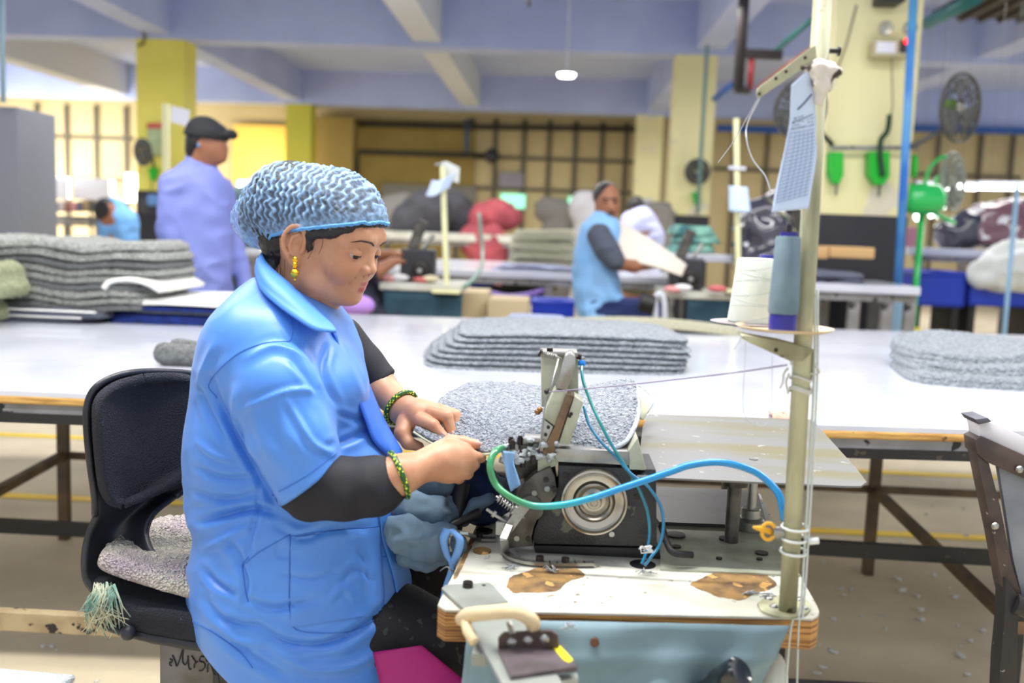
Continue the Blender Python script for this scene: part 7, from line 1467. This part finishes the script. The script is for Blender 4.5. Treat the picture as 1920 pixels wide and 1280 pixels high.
greenbox('bright green box on the wide column, just right of the thread stand pole', 1556, 1582, 285, 344, 6.49); greenbox('bright green box in the middle of the wide cream column', 1630, 1669, 284, 346, 6.48); greenbox('narrow bright green box at the right edge of the wide column', 1712, 1722, 290, 332, 6.6); greenbox('small green box under the fan on the yellow column', 278, 292, 314, 338, 12.69); greenbox('small green box under the fan on the cream column at the centre right', 1299, 1314, 360, 384, 12.69)
tag(MB().cyl(P(1560, 277, 6.52), P(1722, 277, 6.52), .014, n=10).build('bracket_rail', m_steelpaint, None, smooth=True), 'grey rail across the wide cream column carrying the fans', 'rail')
tag(MB().tube([P(*v) for v in spline([(1668, 215, 6.5), (1664, 245, 6.5), (1652, 262, 6.5), (1650, 290, 6.47), (1655, 330, 6.46)], 5)], .018, 8).build('rolled_umbrella', mat('dark_green_cloth', (34, 66, 44), .7), None, smooth=True), 'dark rolled thing standing in the middle green box', 'umbrella')
t = empty('emergency_light', P(1675, 104, 6.45), 'emergency light box with two round lamps and a red indicator on the wide cream column', 'lamp')
a, c = P(1642, 74, 6.42), P(1708, 106, 6.42); MB().box(((a.x + c.x) / 2, 6.5, (a.z + c.z) / 2), (c.x - a.x, .14, a.z - c.z), None, .008).build('housing', mat('beige_housing', (196, 188, 150), .5), t)
a, c = P(1646, 77, 6.41), P(1680, 99, 6.41); MB().box(((a.x + c.x) / 2, 6.425, (a.z + c.z) / 2), (c.x - a.x, .01, a.z - c.z)).build('white_panel', mat('white_panel', (232, 232, 240), .4), t); a, c = P(1690, 74, 6.41), P(1704, 98, 6.41); MB().box(((a.x + c.x) / 2, 6.425, (a.z + c.z) / 2), (c.x - a.x, .012, a.z - c.z)).build('dark_panel', m_black, t)
MB().ball(P(1701, 77, 6.40), .020, 14).build('red_indicator', mat('red_led', (255, 40, 30), .3, emit=4.0), t, smooth=True)
for x in (1656, 1702): MB().lathe([(0, 0), (.035, .0), (.045, .03), (.045, .06), (.038, .065), (0, .05)], P(x, 53, 6.45), (0, -1, -.2), n=24).build('lamp_head', mat('clear_lamp_glass', (180, 176, 160), .2, metal=.4), t, angle=40)
pbox('speaker_box', 'dark box at the top of the wide cream column', 'speaker', 1655, -20, 1700, 2, 6.4, .2, m_black)
# blue pole and pipes
q0 = P(1716, -60, 6.2); q1 = P(1690, 470, 6.2); o = empty('blue_post', (q1.x, 6.2, 0), 'tall blue painted post in front of the wide cream column', 'post'); MB().cyl((q1.x, 6.2, .9), (q0.x, 6.2, q0.z), .026, n=14).build('post_tube', mat('blue_post_paint', (44, 112, 200), .4, c2=(90, 160, 210), nscale=2), o, smooth=True); MB().box((q1.x, 6.2, .46), (.12, .12, .92), None, .006).build('post_base', mat('pale_blue_base', (150, 190, 220), .5), o)
tag(MB().cyl(P(1908, 345, 6.8), Vector((P(1900, 460, 6.8).x, 6.8, 0)), .016, n=10).build('lamp_stand', mat('pale_blue_base', (0, 0, 0)), None, smooth=True), 'thin pale blue upright below the tube lights at the right border', 'post')
t = empty('pipe_hanger', P(1394, 18, 9.0), 'dark steel pipe hanger with a cross arm, left of the thread stand top arm', 'hanger'); m_hg = mat('dark_hanger_steel', (46, 40, 40), .5)
q_ = P(1394, 18, 9.0); MB().tube([Vector((q_.x, q_.y, 4.2)), q_, P(1384, 168, 9.0)], .05, 8).build('drop_rod', m_hg, t, smooth=True); MB().bar(P(1384, 100, 9.0), P(1466, 104, 9.0), .07, .08).build('cross_arm', m_hg, t); MB().bar(P(1378, 168, 9.0), P(1406, 170, 9.0), .06, .06).build('foot_piece', m_hg, t); MB().tube([P(1410, 104, 9.0), P(1406, 170, 9.0)], .028, 8).build('red_strut', mat('red_strut_paint', (150, 40, 40), .5), t, smooth=True)
PIP = [('red_pipe', [(1420, 165, 9.5), (1530, 84, 8.2)], .035, (158, 74, 62), 'rusty red pipe slanting up to the thread stand pole'), ('teal_pipe', [(1444, 104, 9.4), (1530, 30, 8.2)], .05, (30, 110, 106), 'teal pipe slanting up to the thread stand pole'),
       ('teal_pipe', [(1384, 70, 12.4), (1330, 70, 12.5), (1326, 90, 12.5), (1308, 400, 12.5)], .05, (110, 150, 150), 'grey teal conduit bending down the cream column'), ('teal_beam', [(1738, 44, 8.0), (1830, -4, 6.8)], .10, (24, 104, 110), 'teal ducting crossing the top right corner'), ('blue_pipe', [(1338, 186, 11.0), (1384, 150, 10.6)], .06, (40, 90, 160), 'blue pipe end left of the dark hanger'),
       ('dark_pipe', [(672, 232, 20.2), (880, 238, 20.2), (1195, 242, 20.2)], .11, (44, 40, 34), 'dark pipe running under the far lilac beam'), ('dark_pipe', [(668, 340, 20.1), (672, 284, 20.1), (925, 292, 20.1)], .11, (44, 40, 34), 'dark pipe across the ochre far wall'),        ('steel_pipe', [(876, 225, 20.05), (875, 286, 20.05)], .11, (70, 86, 104), 'blue grey drop pipe between the two far dark pipes'), ('black_cable', [(264, 56, 12.7), (272, 66, 12.7), (268, 82, 12.7), (258, 86, 12.7)], .04, (90, 84, 40), 'curled cable near the top of the yellow column'), ('black_cable', [(1606, 10, 6.5), (1588, 80, 6.5), (1570, 130, 6.5)], .008, (150, 140, 110), 'thin cable running down the left of the wide cream column'),
       ('black_cable', [(1672, 108, 6.5), (1674, 200, 6.5), (1670, 215, 6.5)], .006, (170, 162, 130), 'thin cable hanging from the emergency light'), ('ceiling_hook', [(992, -10, 8.0), (992, 12, 8.0)], .03, (60, 60, 60), 'small dark hook at the top centre')]
for nm, L, r, col, lab in PIP: tag(MB().tube([P(*v) for v in L], r * .5 if r > .02 else r, 8).build(nm, mat('paint_' + nm + str(col[0]), col, .5), None, smooth=True), lab, nm.split('_')[1])
tag(MB().ball(P(922, 292, 20.05), .15, 12).build('pipe_valve', m_black, None, smooth=True), 'round black valve at the right end of the lower far pipe', 'valve')
p = P(1062, 144, 11.5); t = empty('ceiling_lamp', p, 'round white glowing ceiling lamp', 'lamp'); MB().lathe([(0, 0), (.085, .0), (.10, .02), (.10, .03), (0, .03)], p, n=28).build('diffuser', mat('lamp_glow', (255, 255, 250), .5, emit=14), t, smooth=True); MB().lathe([(0, .03), (.105, .03), (.105, .05), (0, .06)], p, n=28).build('rim', m_lam, t, angle=40); MB().cyl(p + Vector((0, 0, .05)), (p.x, p.y, 4.2), .01, n=8).build('rod', m_lam, t)
m_tube = mat('tube_light_glow', (250, 255, 252), .5, emit=9)
for i, (x0, x1) in enumerate(((1716, 1730), (1735, 1768), (1774, 1831), (1837, 1925))):
    t = empty('tube_light', P((x0 + x1) / 2, 350, 7.6), 'glowing white tube light, %s in the row at the right' % ('leftmost', 'second from left', 'third from left', 'longest and rightmost')[i], 'lamp', 'tube lights at the right'); a, c = P(x0, 350, 7.6), P(x1, 351, 7.6); MB().cyl(a, c, .022, n=12).build('tube', m_tube, t, smooth=True); MB().bar(a + Vector((0, .03, .03)), c + Vector((0, .03, .03)), .05, .03).build('batten', m_lam, t); MB().cyl(a.lerp(c, .5) + Vector((0, .03, .03)), (a.lerp(c, .5).x, a.y + .03, 4.21), .0012, n=5).build('suspension_wire', m_cage, t)
for i, (x, y, r, n_) in enumerate(((1722, 406, .034, 'largest, under the green fan motor'), (1768, 387, .022, 'right of the green fan motor'), (1746, 404, .018, 'between the other two under the fan'), (1758, 405, .014, 'smallest, under the fan'), (1850, 398, .022, 'left of the plastic topped bale'), (1878, 430, .02, 'on the plastic topped bale'), (1498, 394, .02, 'at the foot of the work sheet'))):
    bo = MB().ball(P(x, y, 8.6), r * 1.1, 12).build('bokeh_spot', mat('bokeh_glow', (236, 255, 244), .5, emit=7), None, smooth=True); tag(bo, 'small glowing distant bokeh highlight, ' + n_, 'lamp', 'bokeh highlights at the right'); q_ = P(x, y, 8.6); MB().cyl(q_, (q_.x, q_.y, 4.21), .0012, n=5).build('suspension_wire', m_cage, bo)  # blurred highlights modelled as glowing balls, hung on added wires
p = P(465, 349, 14.5); t = empty('tube_light', p, 'bright tube light low behind the blue hairnet', 'lamp'); MB().cyl(p, (p.x, p.y, 0.0), .02, n=8).build('stand', m_cage, t); MB().cyl(P(448, 348, 14.5), P(486, 350, 14.5), .075, n=12).build('tube', m_tube, t, smooth=True)
pbox('window_sign', 'mint green glowing window on the far wall', 'window', 939, 363, 984, 391, 20.27, .05, mat('mint_window_glow', (150, 240, 206), .4, emit=1.1)); pbox('window_sign', 'dim green window right of the mint one', 'window', 1032, 372, 1076, 386, 20.27, .05, mat('dim_green_glass', (126, 160, 120), .4)); pbox('window_sign', 'narrow mint window left of the seated man head', 'window', 1066, 368, 1078, 395, 20.2, .05, mat('mint_window_glow', (0, 0, 0)))
pbox('notice_board', 'violet grey notice board on the far grid wall', 'board', 936, 322, 981, 352, 20.26, .05, mat('violet_notice', (146, 140, 152), .7)); pbox('notice_board', 'grey boarding above the dark heaps', 'board', 716, 344, 892, 380, 20.2, .06, mat('grey_boarding', (128, 124, 116), .8)); pbox('notice_board', 'pale notice at the foot of the narrow cream column', 'board', 1200, 372, 1222, 394, 19.25, .05, m_lam)

# ---------------------------------------------------------------- lint fallen on the floor
rr = random.Random(21); b = MB()
for i in range(170):
    p = PZ(rr.uniform(-50, 1950), rr.uniform(830, 1300), 0.0) if i % 3 else PZ(rr.uniform(1500, 1880), rr.uniform(900, 1280), 0.0)
    if p.y > 6.5 or p.y < 1: continue
    r = rr.uniform(.003, .009) * (1.5 if i % 9 == 0 else 1); bmesh.ops.create_icosphere(b.bm, subdivisions=1, radius=r, matrix=Matrix.Translation((p.x, p.y, r * .45)) @ Matrix.Rotation(rr.random() * 6, 4, 'Z') @ Matrix.Diagonal((rr.uniform(1, 2.2), 1, .6, 1)))
tag(b.build('floor_lint', mat('white_floor_lint', (214, 214, 208), .95), None, smooth=True), 'scraps of white lint scattered over the concrete floor under the tables', 'lint', kind='stuff')
